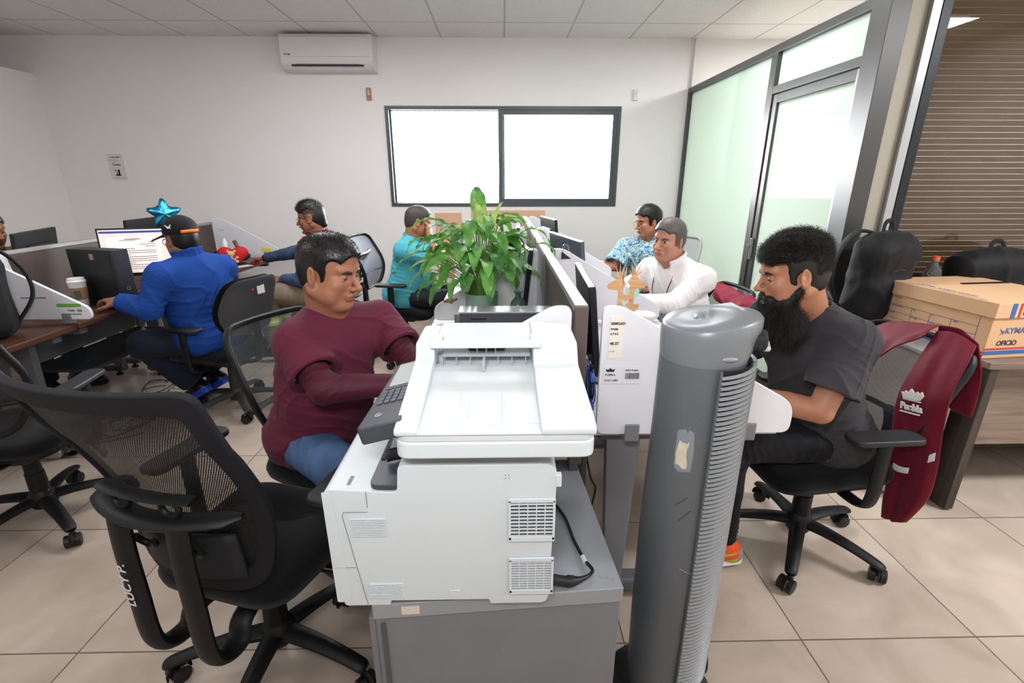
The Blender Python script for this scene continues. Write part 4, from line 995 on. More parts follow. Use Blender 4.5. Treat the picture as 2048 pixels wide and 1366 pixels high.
def chair_mesh(label, loc, rz, zs=.48, z0=.56, h=.40, recl=14, base=0, arms=.68, armw=.27, col='2a2d34', open_=.42, w=.235, arml=(1, -1), gap=.0, bx=-.23, armx=.02, rad=.30, frame=None):
    t = thing('office_chair', label, 'chair', loc, rz); star_base(t, base, rad); gas(t, zs - .14); seat(t, zs)
    fn = backsurf(bx, z0, h, recl); P = outline(w * .62, w * 1.0, w * .95, .07, .07, h=h)
    mesh_back(t, fn, P, h, mesh_cloth('mesh_%s_%d' % (col, int(open_ * 100)), col, .0045, open_), .014, (1.1, .8), frame)
    b = MB(); b.tube(cr([(-.02, 0, zs - .11), (-.16, 0, zs - .11), (bx - .035, 0, zs - .05), (bx - .055, 0, z0 + .04), (fn(0, .30).x - .035, 0, z0 + h * .30)], 6), .028, 12, flat=(.5, 1)); b.out('back_support', cb_plast, t)
    b = MB(); b.tube([fn(s, .30) + Vector((-.022, 0, 0)) for s in np.linspace(-w * .97, w * .97, 9)], .014, 8, flat=(.6, 1.3)); b.out('lumbar_bar', cb_plast, t)
    for s in arml: armrest(t, s, zs - .02, arms, armx, armw)
    lever(t, zs); return t
# foreground ergonomic chair with name written on its frame
def chair_named():
    t = thing('office_chair', 'black mesh office chair in the left foreground with LUCY P. written on its frame', 'chair', (-.722, 1.19, 0), R(74))
    star_base(t, R(-22), .31, .11); gas(t, .33); seat(t, .49, .50, .45, .075, -.19); zs = .49
    h = .62; fn = backsurf(-.20, .49, h, 14, .05, .035); P = outline(.19, .245, .262, .10, .035, h=h)
    mesh_back(t, fn, P, h, mesh_cloth('mesh_black_fine', '08090b', .0050, .20), band=.84, frame_m=M('frame_fabric', '121318', .75, spec=.3, bump=(900, .2, .0005)))
    off = Vector((-.055, 0, 0)); pl = cb_plast
    b = MB(); arc = [fn(s, .43) + Vector((-.028 - .030 * (1 - (s / .205) ** 2), 0, 0)) for s in np.linspace(-.205, .205, 15)]
    b.tube(arc, [.012] + [.030] * 13 + [.012], 12, flat=(.45, 1.0)); yo = b.out('yoke', pl, t)
    for s in (.085, -.085):
        b = MB(); p0 = fn(s, .43) + Vector((-.058, 0, -.005))
        pts = [p0, p0 + Vector((-.006, 0, -.10)), p0 + Vector((-.006, -.0, -.22)), Vector((p0.x - .004, s, .39)), Vector((p0.x + .025, s, .335)), Vector((p0.x + .08, s * .98, .325)), Vector((-.17, s * .9, .37)), Vector((-.03, s * .6, .375))]
        b.tube(cr(pts, 6), .032, 12, flat=(.55, .95), sq=(1, 0, 0)); st_ = b.out('strut', pl, t)
        if s > 0: text('LUCY P.', .036, M('chalk', 'c9cbcd', .8), st_, (p0.x - .0265, s - .013, .505), Matrix(((0, 0, -1), (0, 1, 0), (1, 0, 0))).to_euler(), bold=.0006)
    b = MB(); b.tube([fn(s, .52) + Vector((-.03, 0, 0)) for s in np.linspace(-.13, .13, 9)], .010, 8, flat=(.6, 2.0)); b.out('lumbar_rail', pl, t)
    for s in (-.07, .07):
        b = MB(); c = fn(s, .50) + Vector((-.035, 0, -.01)); b.tube([c + Vector((0, .024 * math.cos(a), .022 * math.sin(a))) for a in np.linspace(0, 2 * PI, 16)[:-1]], .007, 8, closed=True); b.out('lumbar_hook', pl, t); b = MB()
        c = fn(s, .30) + Vector((-.045, 0, 0)); b.tube([c + Vector((.012 * math.sin(a), .024 * math.cos(a), -.02 - .025 * math.sin(a))) for a in np.linspace(-.4, PI, 12)], .008, 8); b.out('lumbar_hook', pl, t)
    b = MB(); b.grid(lambda u, v: fn((u - .5) * .30, .08 + v * .22) + Vector((-.012 - .010 * math.sin(u * PI), 0, 0)), 10, 6); b.out('lumbar_pad', M('pad_black', '15171b', .7, bump=(900, .4, .0006)), t, solid=.012)
    for s in (1, -1): armrest(t, s, .47, .70, .06, .275, .27)
    lever(t, .49, -1, .02)
    return t
chair_named()
chair_mesh('dark mesh office chair at the far left edge with grey armrest and dusty base', (-2.09, 1.90, 0), R(100), .47, .53, .46, 12, R(-62), .66, .27, '0f1014', .30, .245, rad=.31)
chair_mesh('mesh-back office chair holding the man in maroon T-shirt', (-.655, 1.70, 0), R(-25), .48, .55, .42, 9, R(20), .66, .27, '3c4046', .50, .215, arml=(), bx=-.205)
bc = chair_mesh('black mesh office chair under the bearded man, draped with a maroon vest', (1.245, 1.68, 0), R(183), .48, .50, .42, 12, R(125), .66, .27, '22242c', .42, .245, arml=(1, -1), bx=-.24, armx=-.02)
chair_mesh('mesh-back office chair of the man in turquoise polo, grey-blue backrest', (-.84, 4.02, 0), R(-8), .48, .62, .42, 13, R(50), .70, .27, '5a6474', .25, .225, bx=-.27, armx=.0)
chair_mesh('office chair of the man in white shirt with a maroon garment over its back', (1.24, 2.99, 0), R(185), .47, .52, .30, 12, R(10), .64, .27, '22242c', .40, .23, bx=-.20)
chair_mesh('office chair of the glasses-wearing man in maroon vest, mostly hidden behind him', (-1.45, 4.03, 0), R(180), .47, .55, .36, 12, R(30), .64, .27, '22242c', .40, .22, arml=())
fl = chair_mesh('pale-framed office chair behind the man in leaf-print shirt', (1.33, 4.03, 0), R(225), .47, .55, .46, 8, R(40), .64, .27, 'b9bcba', .10, .22, arml=(), frame=M('frame_pale', 'b5b5b0', .4))
# plastic-shell chair of the man in blue
def chair_shell():
    t = thing('office_chair', 'black plastic-shell office chair with white label behind the blue-jacketed man', 'chair', (-1.80, 3.03, 0), R(160)); star_base(t, R(5), .29, mat=cb_dusty); gas(t, .33, cb_dusty); seat(t, .47, .48, .46, .08, -.18)
    h = .36; fn = backsurf(-.20, .56, h, 10, .035, .02); P = [Vector(p) for p in outline(.15, .22, .19, .12, .12, h=h)]; c = Vector((0, h / 2))
    for nm, off, m_, th in (('back_cushion', 0, seat_m, .045), ('back_shell', -.045, M('shell_grey', '3a3c42', .35), .03)):
        b = MB(); rows = []
        for sc, dx in ((.2, -th * .55), (.7, -th * .5), (.93, -th * .32), (1, 0), (.93, th * .32), (.7, th * .5), (.2, th * .55)): rows.append([b.b.verts.new(fn((c + (p - c) * sc).x, (c + (p - c) * sc).y / h) + Vector((off + dx, 0, 0))) for p in P])
        n = len(P)
        for a, d in zip(rows, rows[1:]):
            for k in range(n): b.b.faces.new((a[k], a[(k + 1) % n], d[(k + 1) % n], d[k]))
        b.b.faces.new(rows[0][::-1]); b.b.faces.new(rows[-1]); o = b.out(nm, m_, t, angle=70)
    b = MB(); q = fn(-.03, .80) + Vector((-.0655, 0, 0)); b.box(q, (.002, .055, .07)); b.out('label', M('label_white', 'd9d6d2', .6), o, smooth=False)
    b = MB(); q = fn(.03, .80) + Vector((-.066, 0, 0)); b.ell(q, (.004, .008, .008)); b.out('red_button', M('red_dot', 'c02a2a', .5), o)
    b = MB(); b.tube(cr([(-.02, 0, .36), (-.18, 0, .36), (-.265, 0, .42), (-.275, 0, .66)], 6), .03, 12, flat=(.4, 1)); b.out('back_support', cb_plast, t)
    for s in (1, -1): armrest(t, s, .44, .64, .02, .26)
    return t
chair_shell()
# ================================================================== grey file cabinet and the printer on it
fc = thing('file_cabinet', 'scuffed grey steel file cabinet under the white printer', 'cabinet', (-.289, .835, 0), R(3.8))
cab_m = M('cab_grey', '727478', .42, .05, bump=(240, .06, .0005), var=(7, .05)); TOP = .585
def scuffed(name, base, dirt, sc=3.5):
    m = M(name, base, .45); nt = m.node_tree; ns, ln, b = nodes(m); tc = nt.nodes.new('ShaderNodeTexCoord'); n = nt.nodes.new('ShaderNodeTexNoise'); n.inputs['Scale'].default_value = sc * 4; n.inputs['Detail'].default_value = 12; n.inputs['Roughness'].default_value = .75
    ln.new(tc.outputs['Object'], n.inputs['Vector']); r = nt.nodes.new('ShaderNodeValToRGB'); ln.new(n.outputs['Fac'], r.inputs[0]); e = r.color_ramp.elements; e[0].position = .28; e[0].color = srgb(dirt) + (1,); e[1].position = .40; e[1].color = srgb(base) + (1,); ln.new(r.outputs[0], b.inputs['Base Color']); return m
MB().bx(0, .56, 0, .535, .05, TOP - .045).out('body', cab_m, fc, smooth=False, bevel=.003)
MB().bx(-.004, .564, -.004, .54, TOP - .043, TOP - .001).out('top', scuffed('cab_top_scuffed', '8b8e92', '57585a'), fc, smooth=False, bevel=.003)
MB().bx(.02, .54, .02, .55, .0, .05).out('plinth', M('plinth_dark', '3d3e41', .5), fc, smooth=False)
MB().bx(.06, .10, -.0055, -.004, TOP - .032, TOP - .010).out('sticker', M('tape_beige', 'c8bfb0', .7), fc, smooth=False)
for z0, z1 in ((.06, .29), (.30, .535)):
    o = MB().bx(-.018, -.001, .01, .525, z0, z1).out('drawer', cab_m, fc, smooth=False, bevel=.003); MB().bx(-.026, -.018, .18, .40, z1 - .05, z1 - .025, bev=.004).out('handle', steel_dk, o, smooth=False)
b = MB(); b.bx(.012, .022, -.006, -.003, .03, TOP - .055); b.out('seam_strip', M('seam_dark', '4a4b4e', .5), fc, smooth=False)
pr = thing('printer', 'large white multifunction printer seen from its side with dark touch panel', 'printer', (-.36, .83, TOP)); pw = M('printer_white', 'c6cdd0', .38, bump=(900, .10, .0003)); pdk = M('printer_dark', '3b3e45', .42, bump=(700, .1, .0003)); pgy = M('printer_grey', '9da2a4', .45)
W = .46; D = .455; HB = .352; HF = .290
# body: L-shaped side profile extruded across the width
P = roundpoly([(.01, 0), (.11, 0), (.112, .012), (.385 - .06, .012), (.33, 0), (.455, 0), (.468, HB), (.15, HB), (.145, HF), (-.002, HF + .01)], [.01, .002, .002, .002, .002, .02, .03, .012, .012, .014], 5)
MB().pry(P, 0, D).out('body', pw, pr, bevel=.009, angle=35)
P = roundpoly([(-.004, .012), (.030, .012), (.012, HF + .002), (-.006, HF + .004)], .004, 3)
MB().pry(P, -.0012, .0).out('front_cover_edge', pw, pr, bevel=.0005)
sm = M('seam_grey', '7f8385', .6)
b = MB(); b.tube([(.062, -.0006, .0), (.030, -.0006, HF - .055), (.033, -.0006, HF - .045), (.082, -.0006, HF - .045)], .0008, 6); b.tube([(.0, -.0006, .105), (.046, -.0006, .105)], .0008, 6); b.tube([(.083, -.0006, HF + .004), (.083, -.0006, HF - .034)], .0008, 6); b.out('seam', sm, pr)
def louv(x0, x1, z0, z1, n, nm='vent_fins'):
    b = MB()
    for i in range(n):
        z = z0 + (z1 - z0) * (i + .5) / n; b.box(((x0 + x1) / 2, -.001, z), (x1 - x0, .004, (z1 - z0) / n * .55), None, .0008)
    b.out(nm, pw, pr, smooth=False)
louv(.045, .118, HF - .105, HF - .060, 11); louv(.068, .142, .022, .062, 11)
def grille(x0, x1, z0, z1, n):
    g_ = MB().bx(x0, x1, -.0015, .001, z0, z1).out('vent_recess', M('vent_black', '0f1112', .7), pr, smooth=False)
    b = MB(); t = .006
    b.bx(x0 - .004, x1 + .003, -.006, -.001, z1 - .004, z1 + .005, bev=.001); b.bx(x0 - .004, x1 + .003, -.006, -.001, z0 - .005, z0 + .007, bev=.001); b.bx(x0 - .004, x0 + .001, -.006, -.001, z0, z1); b.bx(x1 - .002, x1 + .003, -.006, -.001, z0, z1)
    for i in range(1, n): z = z0 + (z1 - z0) * i / n; b.bx(x0, x1, -.005, -.001, z - .0014, z + .0014)
    for i in range(1, 5): x = x0 + (x1 - x0) * i / 5; b.bx(x - .001, x + .001, -.0042, -.001, z0, z1)
    b.out('grille', pw, g_, smooth=False)
grille(.373, .462, .175, .270, 11); grille(.374, .462, .035, .122, 13)
b = MB(); b.bx(.24, .264, -.0015, .001, .012 + .01, .04, bev=.001).out('embossed_badge', pw, pr, smooth=False)
b = MB()
for i in (-1, 1):
    for j in (-1, 1): b.bx(.367 + i * .0035 - .001, .367 + i * .0035 + .001, -.0012, .001, .325 + j * .0035 - .001, .325 + j * .0035 + .001)
b.out('screw_cover', sm, pr, smooth=False)
b = MB(); b.bx(.463, .476, -.002, .012, .300, .328, bev=.002).out('latch', pw, pr, smooth=False)
# output tray well (dark), top of the front block
MB().prz(roundpoly([(.088, .006), (.170, .006), (.170, .40), (.10, .40), (.088, .36)], [.02, .002, .002, .02, .02], 5), HF + .001, HF + .014).out('output_tray', pdk, pr, bevel=.003)
b = MB()
for i in range(52): b.bx(.092, .100, .10 + i * .0052, .1025 + i * .0052, HF + .014, HF + .018)
b.out('tray_ribs', M('tray_rib', '23252a', .5), pr, smooth=False)
MB().prx([(.10, HF + .014), (.34, HF + .014), (.34, HF + .034), (.18, HF + .030)], .103, .175).out('paper_ramp', pgy, pr, smooth=False, bevel=.002)
b = MB(); b.grid(lambda u, v: Vector((.108 + u * .075, .085 + .012 * (1 - (2 * u - 1) ** 2) + v * .0, HF + .018 + v * .030)), 10, 2); b.out('paper_stop', M('stop_dark', '2b2d33', .35), pr, solid=.003)
MB().bx(.02, .047, .018, .050, HF + .0062, HF + .0072, bev=.0003).out('badge', sm, pr, smooth=False)
# neck and scanner
MB().bx(.162, .462, .03, D - .02, HB, .40).out('neck', M('neck_beige', 'b9b4a6', .5), pr, smooth=False, bevel=.004)
ZS = .384
sc_ = MB().prz(roundpoly([(.155, -.030), (.535, -.030), (.535, .44), (.155, .44)], .028, 6), ZS, ZS + .036).out('scanner', pw, pr, bevel=.005)
MB().prz(roundpoly([(.158, -.027), (.532, -.027), (.532, .437), (.158, .437)], .026, 6), ZS + .0365, ZS + .0475).out('scanner_gap', M('gap_grey', 'c2c5c6', .5), pr, bevel=.001)
# lid with document feeder: side profile along y, extruded over x in sections
def lid(x0, x1, prof, nm='lid', m=pw, bev=.006): return MB().prx(roundpoly(prof, .006, 3), x0, x1).out(nm, m, pr, bevel=bev)
Z = ZS + .048
lid(.155, .200, [(-.030, Z), (.44, Z), (.44, Z + .078), (.385, Z + .092), (.250, Z + .092), (.235, Z + .060), (.0, Z + .020), (-.030, Z + .016)], bev=.012)
lid(.430, .535, [(-.030, Z), (.44, Z), (.44, Z + .088), (.385, Z + .096), (.250, Z + .093), (.215, Z + .050), (.0, Z + .026), (-.030, Z + .018)], bev=.012)
lid(.196, .434, [(-.028, Z), (.44, Z), (.44, Z + .012), (.0, Z + .010), (-.028, Z + .008)], 'lid_base')
lid(.198, .432, [(.300, Z + .008), (.44, Z + .008), (.44, Z + .086), (.385, Z + .092), (.300, Z + .086)], 'feeder_cover')
# feeder input bar: frame with slot bridging over the tray
bar_ = MB(); bar_.pry(roundpoly([(.190, 0), (.448, 0), (.448, .012), (.190, .012)], .004, 3), 0, .03)
o = bar_.out('feeder_flap', pw, pr, bevel=.004, loc=(0, .228, Z + .084))
for x0, x1 in ((.19, .215), (.425, .448)): MB().bx(x0, x1, .03, .075, 0, .012, bev=.003).out('flap_arm', pw, o, smooth=False)
MB().bx(.215, .425, .262, .305, Z + .052, Z + .058).out('feeder_slot_floor', pgy, pr, smooth=False)
MB().bx(.275, .365, .285, .300, Z + .058, Z + .080).out('feed_roller', M('roller_dark', '2a2c33', .5), pr, smooth=False, bevel=.004)
b = MB()
for i in (0, 1, 2): b.bx(.296 + i * .022, .299 + i * .022, .27, .286, Z + .058, Z + .085)
b.out('roller_rib', pgy, pr, smooth=False)
# tray surface with recesses
MB().prx([(.0, Z + .0102), (.235, Z + .030), (.262, Z + .034), (.262, Z + .012), (.0, Z + .010)], .200, .430).out('input_tray', M('tray_pale', 'c3c8ca', .4), pr, smooth=False, bevel=.002)
for x0, x1 in ((.200, .272), (.358, .430)):
    MB().prx(roundpoly([(.004, Z + .0095), (.11, Z + .0185), (.11, Z + .0213), (.004, Z + .0120)], .001, 2), x0, x1).out('tray_pad', pw, pr, bevel=.003)
MB().prx([(.010, Z + .0095), (.085, Z + .0165), (.085, Z + .0188), (.010, Z + .0122)], .292, .340).out('tray_flap', pw, pr, smooth=False, bevel=.002)
b = MB(); b.bx(.312, .318, .220, .255, Z + .030, Z + .055)
for i in range(7): b.bx(.215 + i * .033, .217 + i * .033, .25, .262, Z + .034, Z + .052)
b.out('paper_guide', pgy, pr, smooth=False)
# control panel, tilted
cp = thing('control_panel', None, None); del_ = cp; cp.parent = pr; cp.location = (.150, .0, ZS + .030); cp.rotation_euler = (0, R(-30), 0)
bpy.data.objects.remove(cp)
Tc = Matrix.Translation((.165, 0, ZS + .072)) @ Matrix.Rotation(R(-14), 4, 'Y')
def cpbox(nm, x0, x1, y0, y1, z0, z1, m, par, bev=.003, sm_=False):
    b = MB(); b.bx(x0, x1, y0, y1, z0, z1, bev=bev); bmesh.ops.transform(b.b, matrix=Tc, verts=b.b.verts[:]); return b.out(nm, m, par, smooth=sm_)
b = MB(); b.prz(roundpoly([(-.090, -.005), (.0, -.005), (.0, .335), (-.075, .335)], .010, 4), -.036, .0); bmesh.ops.transform(b.b, matrix=Tc, verts=b.b.verts[:]); cpo = b.out('control_panel', pdk, pr, bevel=.004)
scr = cpbox('touch_screen', -.066, -.006, .185, .320, .0, .002, M('screen_dim', 'aab0b0', .12, emit=.25), cpo, .001)
kb = M('key_dark', '4c5058', .45)
for r in range(4):
    for q in range(4 if r < 3 else 4): k_ = cpbox('key', -.072 + q * .015, -.060 + q * .015, .092 + (3 - r) * .017, .106 + (3 - r) * .017, .0, .0032, kb, cpo, .001)
for q in range(3): cpbox('key', -.070 + q * .021, -.053 + q * .021, .168, .175, .0, .002, kb, cpo, .0008)
b = MB(); b.tube([Tc @ Vector((-.055 + .0065 * math.cos(a), .040 + .0065 * math.sin(a), .001)) for a in np.linspace(0, 2 * PI, 20)[:-1]], .0009, 6, closed=True); b.out('round_logo', M('logo_grey', 'a5a8ad', .4), cpo)
text('hp', .008, M('logo_grey', 'a5a8ad', .4), cpo, Tc @ Vector((-.0595, .038, .001)), (0, R(-14), 0))
# power cord and plug on the cabinet
pc_ = thing('power_cord', 'black power cord with plug lying on the grey cabinet beside the printer', 'cable', (.12, .86, TOP))
b = MB(); b.tube(cr([(-.01, .01, .025), (.02, .012, .017), (.05, .016, .016), (.075, .03, .014)], 5), [.012] * 6 + [.014, .013, .012, .010, .008, .007, .006, .005, .0045, .0045], 10); b.out('plug', M('cable_black', '101113', .45), pc_)
b = MB(); b.tube(cr([(.075, .03, .014), (.088, .05, .012), (.075, .085, .010), (.060, .15, .008), (.045, .25, .008), (.010, .33, .010), (-.02, .36, .015)], 6), .0042, 8); b.out('cable', MATS['cable_black'], pc_)
b = MB(); b.tube([(.0755, .075, .011), (.072, .095, .0105)], .0062, 10); b.out('cable_tag', M('tag_silver', 'c8c8c8', .4), pc_)
# ================================================================== tower fan
FX, FYY = .462, 1.045; fa = R(-40)
fn_ = thing('tower_fan', 'tall scratched grey tower fan with curved slatted front', 'fan', (FX, FYY, 0), 0); fg1 = M('fan_grey', '63676b', .38, .25, bump=(60, .06, .001), var=(3, .06)); fg2 = M('fan_grey_slat', '8b8e91', .32, .2); fdk = M('fan_dark', '131415', .6)
HT = 1.175
def fsec(z, k=1.0, n=36, off=0):
    """body section: back is round, front (towards fa) bulges; returns loop"""
    t = z / HT; rx = (.092 + .008 * math.sin(min(t * 1.2, 1) * PI)) * k; return [(math.cos(a) * rx * 1.02, math.sin(a) * rx * 1.08) for a in np.linspace(0, 2 * PI, n, endpoint=False)]
b = MB(); rings = []
for z, k in ((.035, .97), (.06, 1.0), (.3, 1), (.6, 1), (.9, 1), (1.10, 1.01)):
    rings.append([b.b.verts.new((x, y, z)) for x, y in fsec(z, k)])
for a, c in zip(rings, rings[1:]):
    for k in range(36): b.b.faces.new((a[k], a[(k + 1) % 36], c[(k + 1) % 36], c[k]))
b.b.faces.new(rings[0][::-1]); b.b.faces.new(rings[-1]); body_ = b.out('body', fg1, fn_, angle=60)
# head: slanted cap rising towards the back, with carrying handle opening in front
b = MB(); rings = []
for i, (k, z0, sl) in enumerate(((1.012, 1.090, .04), (1.03, 1.115, .06), (1.04, 1.155, .10), (1.02, 1.172, .14), (.97, 1.179, .15), (.6, 1.184, .15), (.1, 1.185, .15))):
    rings.append([b.b.verts.new((x * k * (1 + (.0, .10, .22, .24, .22, .2, .0)[i] * max(math.cos(math.atan2(y, x) + .25), 0) ** 2), y * k, z0 + sl * x)) for x, y in fsec(1.06, 1.0)])
for a, c in zip(rings, rings[1:]):
    for k in range(36): b.b.faces.new((a[k], a[(k + 1) % 36], c[(k + 1) % 36], c[k]))
b.b.faces.new(rings[0][::-1]); b.b.faces.new(rings[-1]); b.out('head', M('fan_head', '74787c', .35, .15, bump=(60, .05, .001)), fn_, angle=60)
# handle recess on the right side of the head
b = MB(); b.box((.100, -.040, 1.137), (.042, .066, .036), Matrix.Rotation(R(-25), 3, 'Z'), .010, 3); b.out('handle_recess', M('recess_black', '1c1c1e', .7), fn_, smooth=False)
b = MB(); b.box((.106, -.043, 1.125), (.042, .056, .012), Matrix.Rotation(R(-25), 3, 'Z'), .005); b.out('handle_grip', M('grip_pale', 'b4b8ba', .35), fn_, smooth=False)
b = MB(); b.ell((.015, -.1, 1.112), (.018, .006, .006)); b.out('side_clip', fg2, fn_)
b = MB()
for i, (x, y) in enumerate(((-.02, .02), (.03, -.05))): b.cyl((x, y, 1.172 + .15 * x), (x, y, 1.1815 + .15 * x), .005, n=14)
b.out('indicator', M('ind_white', 'd9d9d9', .4), fn_)
b = MB(); b.box((.055, .02, 1.1935), (.045, .07, .004), Matrix.Rotation(R(-8.5), 3, 'Y'), .0015); b.out('head_sheen', M('fan_top_pale', 'a8aaab', .35), fn_, smooth=False)  # pale patch paints the reflecting top of the fan head
# dark interior behind slats, then slats
a0, a1 = R(-92), R(28)
b = MB(); b.grid(lambda u, v: Vector((math.cos(a0 + (a1 - a0) * u) * .1035, math.sin(a0 + (a1 - a0) * u) * .1095, .155 + v * .935)), 16, 4); b.out('grille_recess', fdk, fn_)
def slat(z): 
    b = MB(); b.tube([(math.cos(a) * .1105, math.sin(a) * .1165, z + .014 * math.sin((a - a0) / (a1 - a0) * PI * .5)) for a in np.linspace(a0, a1, 14)], .0032, 6, flat=(1.3, 1.6)); return b
sm0 = slat(0).out('slat', fg2, fn_)
NS = 78
for i in range(NS):
    o = sm0 if i == 0 else sm0.copy()
    if i: COL.objects.link(o); o.parent = fn_
    o.location = (0, 0, .160 + i * (.915 / (NS - 1)))
b = MB()
for a in (a0, R(-28), R(-4), a1): b.tube([(math.cos(a) * .1085, math.sin(a) * .1145, .15), (math.cos(a) * .1085, math.sin(a) * .1145, 1.09)], .0028, 6)
b.out('slat_rail', fg1, fn_)
b = MB(); b.lathe([(.0, 0), (.158, 0), (.162, .008), (.155, .022), (.12, .032), (.105, .045), (.0, .045)], n=48); b.out('base', M('fan_base', '303234', .5), fn_)
# scars of peeled stickers on the body
def onbody(a, z, r=.1): rx = .092 + .008 * math.sin(min(z / HT * 1.2, 1) * PI); return Vector((math.cos(a) * (rx * 1.02 + r), math.sin(a) * (rx * 1.08 + r), z))
def patch(name, a_c, z_c, w_, h_, m, seed, r=.0012, jag=.2):
    rs = random.Random(seed); b = MB(); n = 22; L_ = []
    for i in range(n):
        t = 2 * PI * i / n; e = 1 - jag * rs.random(); x = math.copysign(abs(math.cos(t)) ** .5, math.cos(t)) * w_ / 2 * e; z = math.copysign(abs(math.sin(t)) ** .5, math.sin(t)) * h_ / 2 * e; L_.append((x, z))
    c = b.b.verts.new(onbody(a_c, z_c, r)); v = [b.b.verts.new(onbody(a_c + x / .115, z_c + z, r)) for x, z in L_]; v2 = [b.b.verts.new(onbody(a_c + x * .5 / .115, z_c + z * .5, r)) for x, z in L_]
    for i in range(n): j = (i + 1) % n; b.b.faces.new((v[i], v[j], v2[j], v2[i])); b.b.faces.new((v2[i], v2[j], c))
    b.out(name, m, fn_)
patch('glue_residue', R(-122), .885, .050, .115, M('residue', '7d858a', .6), 1, .0008, .1); patch('peeled_label', R(-124), .875, .034, .085, M('label_beige', 'c9bda9', .8, var=(70, .12)), 2, .0018, .35)
patch('glue_residue', R(-140), 1.035, .030, .035, MATS['residue'], 3, .0008, .3); patch('glue_residue', R(-118), 1.03, .028, .028, MATS['residue'], 4, .0008, .3); patch('peeled_label', R(-6), 1.085, .018, .034, M('label_pale', 'd8d3c6', .8), 5, .010, .3)
for a, z, l_, s_ in ((-108, .565, .04, -.35), (-118, .70, .03, 1.2), (-124, .74, .028, 1.0), (-112, .955, .03, 1.4)):
    b = MB(); b.tube([onbody(R(a) + t * l_ / .12, z + t * l_ * s_, .0008) for t in (0, .5, 1)], .0007, 4); b.out('scratch_mark', M('scratch_pale', 'a9adb0', .6) if a == -108 else M('scratch_dark', '3c4044', .6), fn_)
b = MB(); b.tube(cr([(.12, .03, .03), (.17, .06, .006), (.20, .14, .005), (.19, .22, .005), (.13, .25, .005), (.10, .20, .005)], 6), .004, 8); b.out('power_cable', MATS['cable_black'], fn_)
b = MB(); b.tube(cr([(.10, -.05, .03), (.135, .10, .05), (.150, .18, .10), (.13, .26, .02), (.05, .30, .006)], 6), .0035, 8); b.out('power_cable', MATS['cable_black'], fn_)
# ================================================================== monitors, computers
mblk = M('monitor_black', '16171a', .4, bump=(500, .06, .0003)); mgrey = M('monitor_back', '5a6470', .3, .2)
def monitor(label, loc, rz, w_=.51, h_=.30, scr='4e545c', emit=0, tilt=6, doc=False, zc=None, grp=None, back=None):
    """screen faces local +X"""
    t = thing('monitor', label, 'monitor', loc, rz, grp); zc = zc or .26; Rt = Matrix.Rotation(R(-tilt), 3, 'Y')
    q = lambda x, y, z: Rt @ Vector((x, y, z)) + Vector((.0, 0, zc))
    b = MB(); b.box(q(-.012, 0, 0), (.024, w_, h_), Rt, .004); b.box(q(-.034, 0, -.02), (.03, w_ * .6, h_ * .6), Rt, .012); o = b.out('housing', back or mblk, t, smooth=False)
    b = MB(); b.box(q(.0008, 0, .006), (.002, w_ - .024, h_ - .035), Rt); s = b.out('screen', M('screen_%s_%s' % (scr, emit), scr, .12, emit=emit), t, smooth=False)
    b = MB(); b.box(q(.001, 0, -h_ / 2 + .006), (.003, .04, .006), Rt); b.out('brand_strip', M('strip_grey', '8b8d90', .4), t, smooth=False)
    b = MB(); b.tube(cr([(-.06, 0, .006), (-.075, 0, .10), (-.055, 0, zc - .02)], 5), .02, 10, flat=(.5, 1.3)); b.out('stand_neck', mblk, t)
    b = MB(); b.prz(roundpoly([(-.14, -.11), (.06, -.13), (.06, .13), (-.14, .11)], .03, 5), .0, .010); b.out('stand_foot', mblk, t, bevel=.003)
    if doc:
        def r_(y0, y1, z0, z1, m, nm):
            b = MB(); b.box(q(.0022, -(y0 + y1) / 2, (z0 + z1) / 2), (.0006, abs(y1 - y0), abs(z1 - z0)), Rt); return b.out(nm, m, s, smooth=False)
        r_(-.243, .243, .126, .140, M('bar_blue', '3a4597', .4, emit=.5), 'title_bar'); r_(-.243, .243, .103, .126, M('bar_pale', 'ddd7d4', .4, emit=.5), 'ribbon_bar')
        r_(-.09, .215, -.125, .10, M('page', 'efe0da', .4, emit=.62), 'page'); tx = M('screen_ink', '7a6c72', .5)
        b = MB()
        for i, (y0, y1) in enumerate(((.05, .14), (-.06, -.02), (-.06, .03), (-.06, .0), (.06, .15), (-.06, .19), (-.06, .10), (.09, .13), (-.06, .20), (-.06, .20), (-.06, .12), (.07, .14), (-.06, .20), (-.06, .19), (-.06, .2))):
            z = .078 - i * .0135; b.box(q(.0028, -(y0 + y1) / 2, z), (.0005, y1 - y0, .0035), Rt)
        b.out('page_text', tx, s, smooth=False); r_(.02, .11, .083, .090, M('page_logo', '8c3a52', .5), 'page_logo')
    return t
DT = .742
# centre-left desks: monitors seen edge-on, screens facing left
monitor('black monitor seen edge-on just right of the green vase', (.085, 2.72, DT), R(188), .50, .31, zc=.24, scr='8f979b', emit=.12)
monitor('second edge-on monitor, behind the potted plant near the window', (.10, 3.95, DT), R(178), .50, .31, zc=.24, scr='8f979b', emit=.12)
monitor('monitor at the near right desk, edge-on beside the brown partition', (.335, 1.80, DT), R(-3), .50, .32, zc=.24, back=mblk)
monitor('blue-grey monitor facing the man in white shirt, seen from behind', (.40, 2.90, DT), R(12), .56, .34, zc=.25, back=mgrey)
monitor('small dark monitor at the far right desk beyond the black binder clip', (.42, 4.25, DT), R(10), .48, .30, zc=.28, back=mblk)
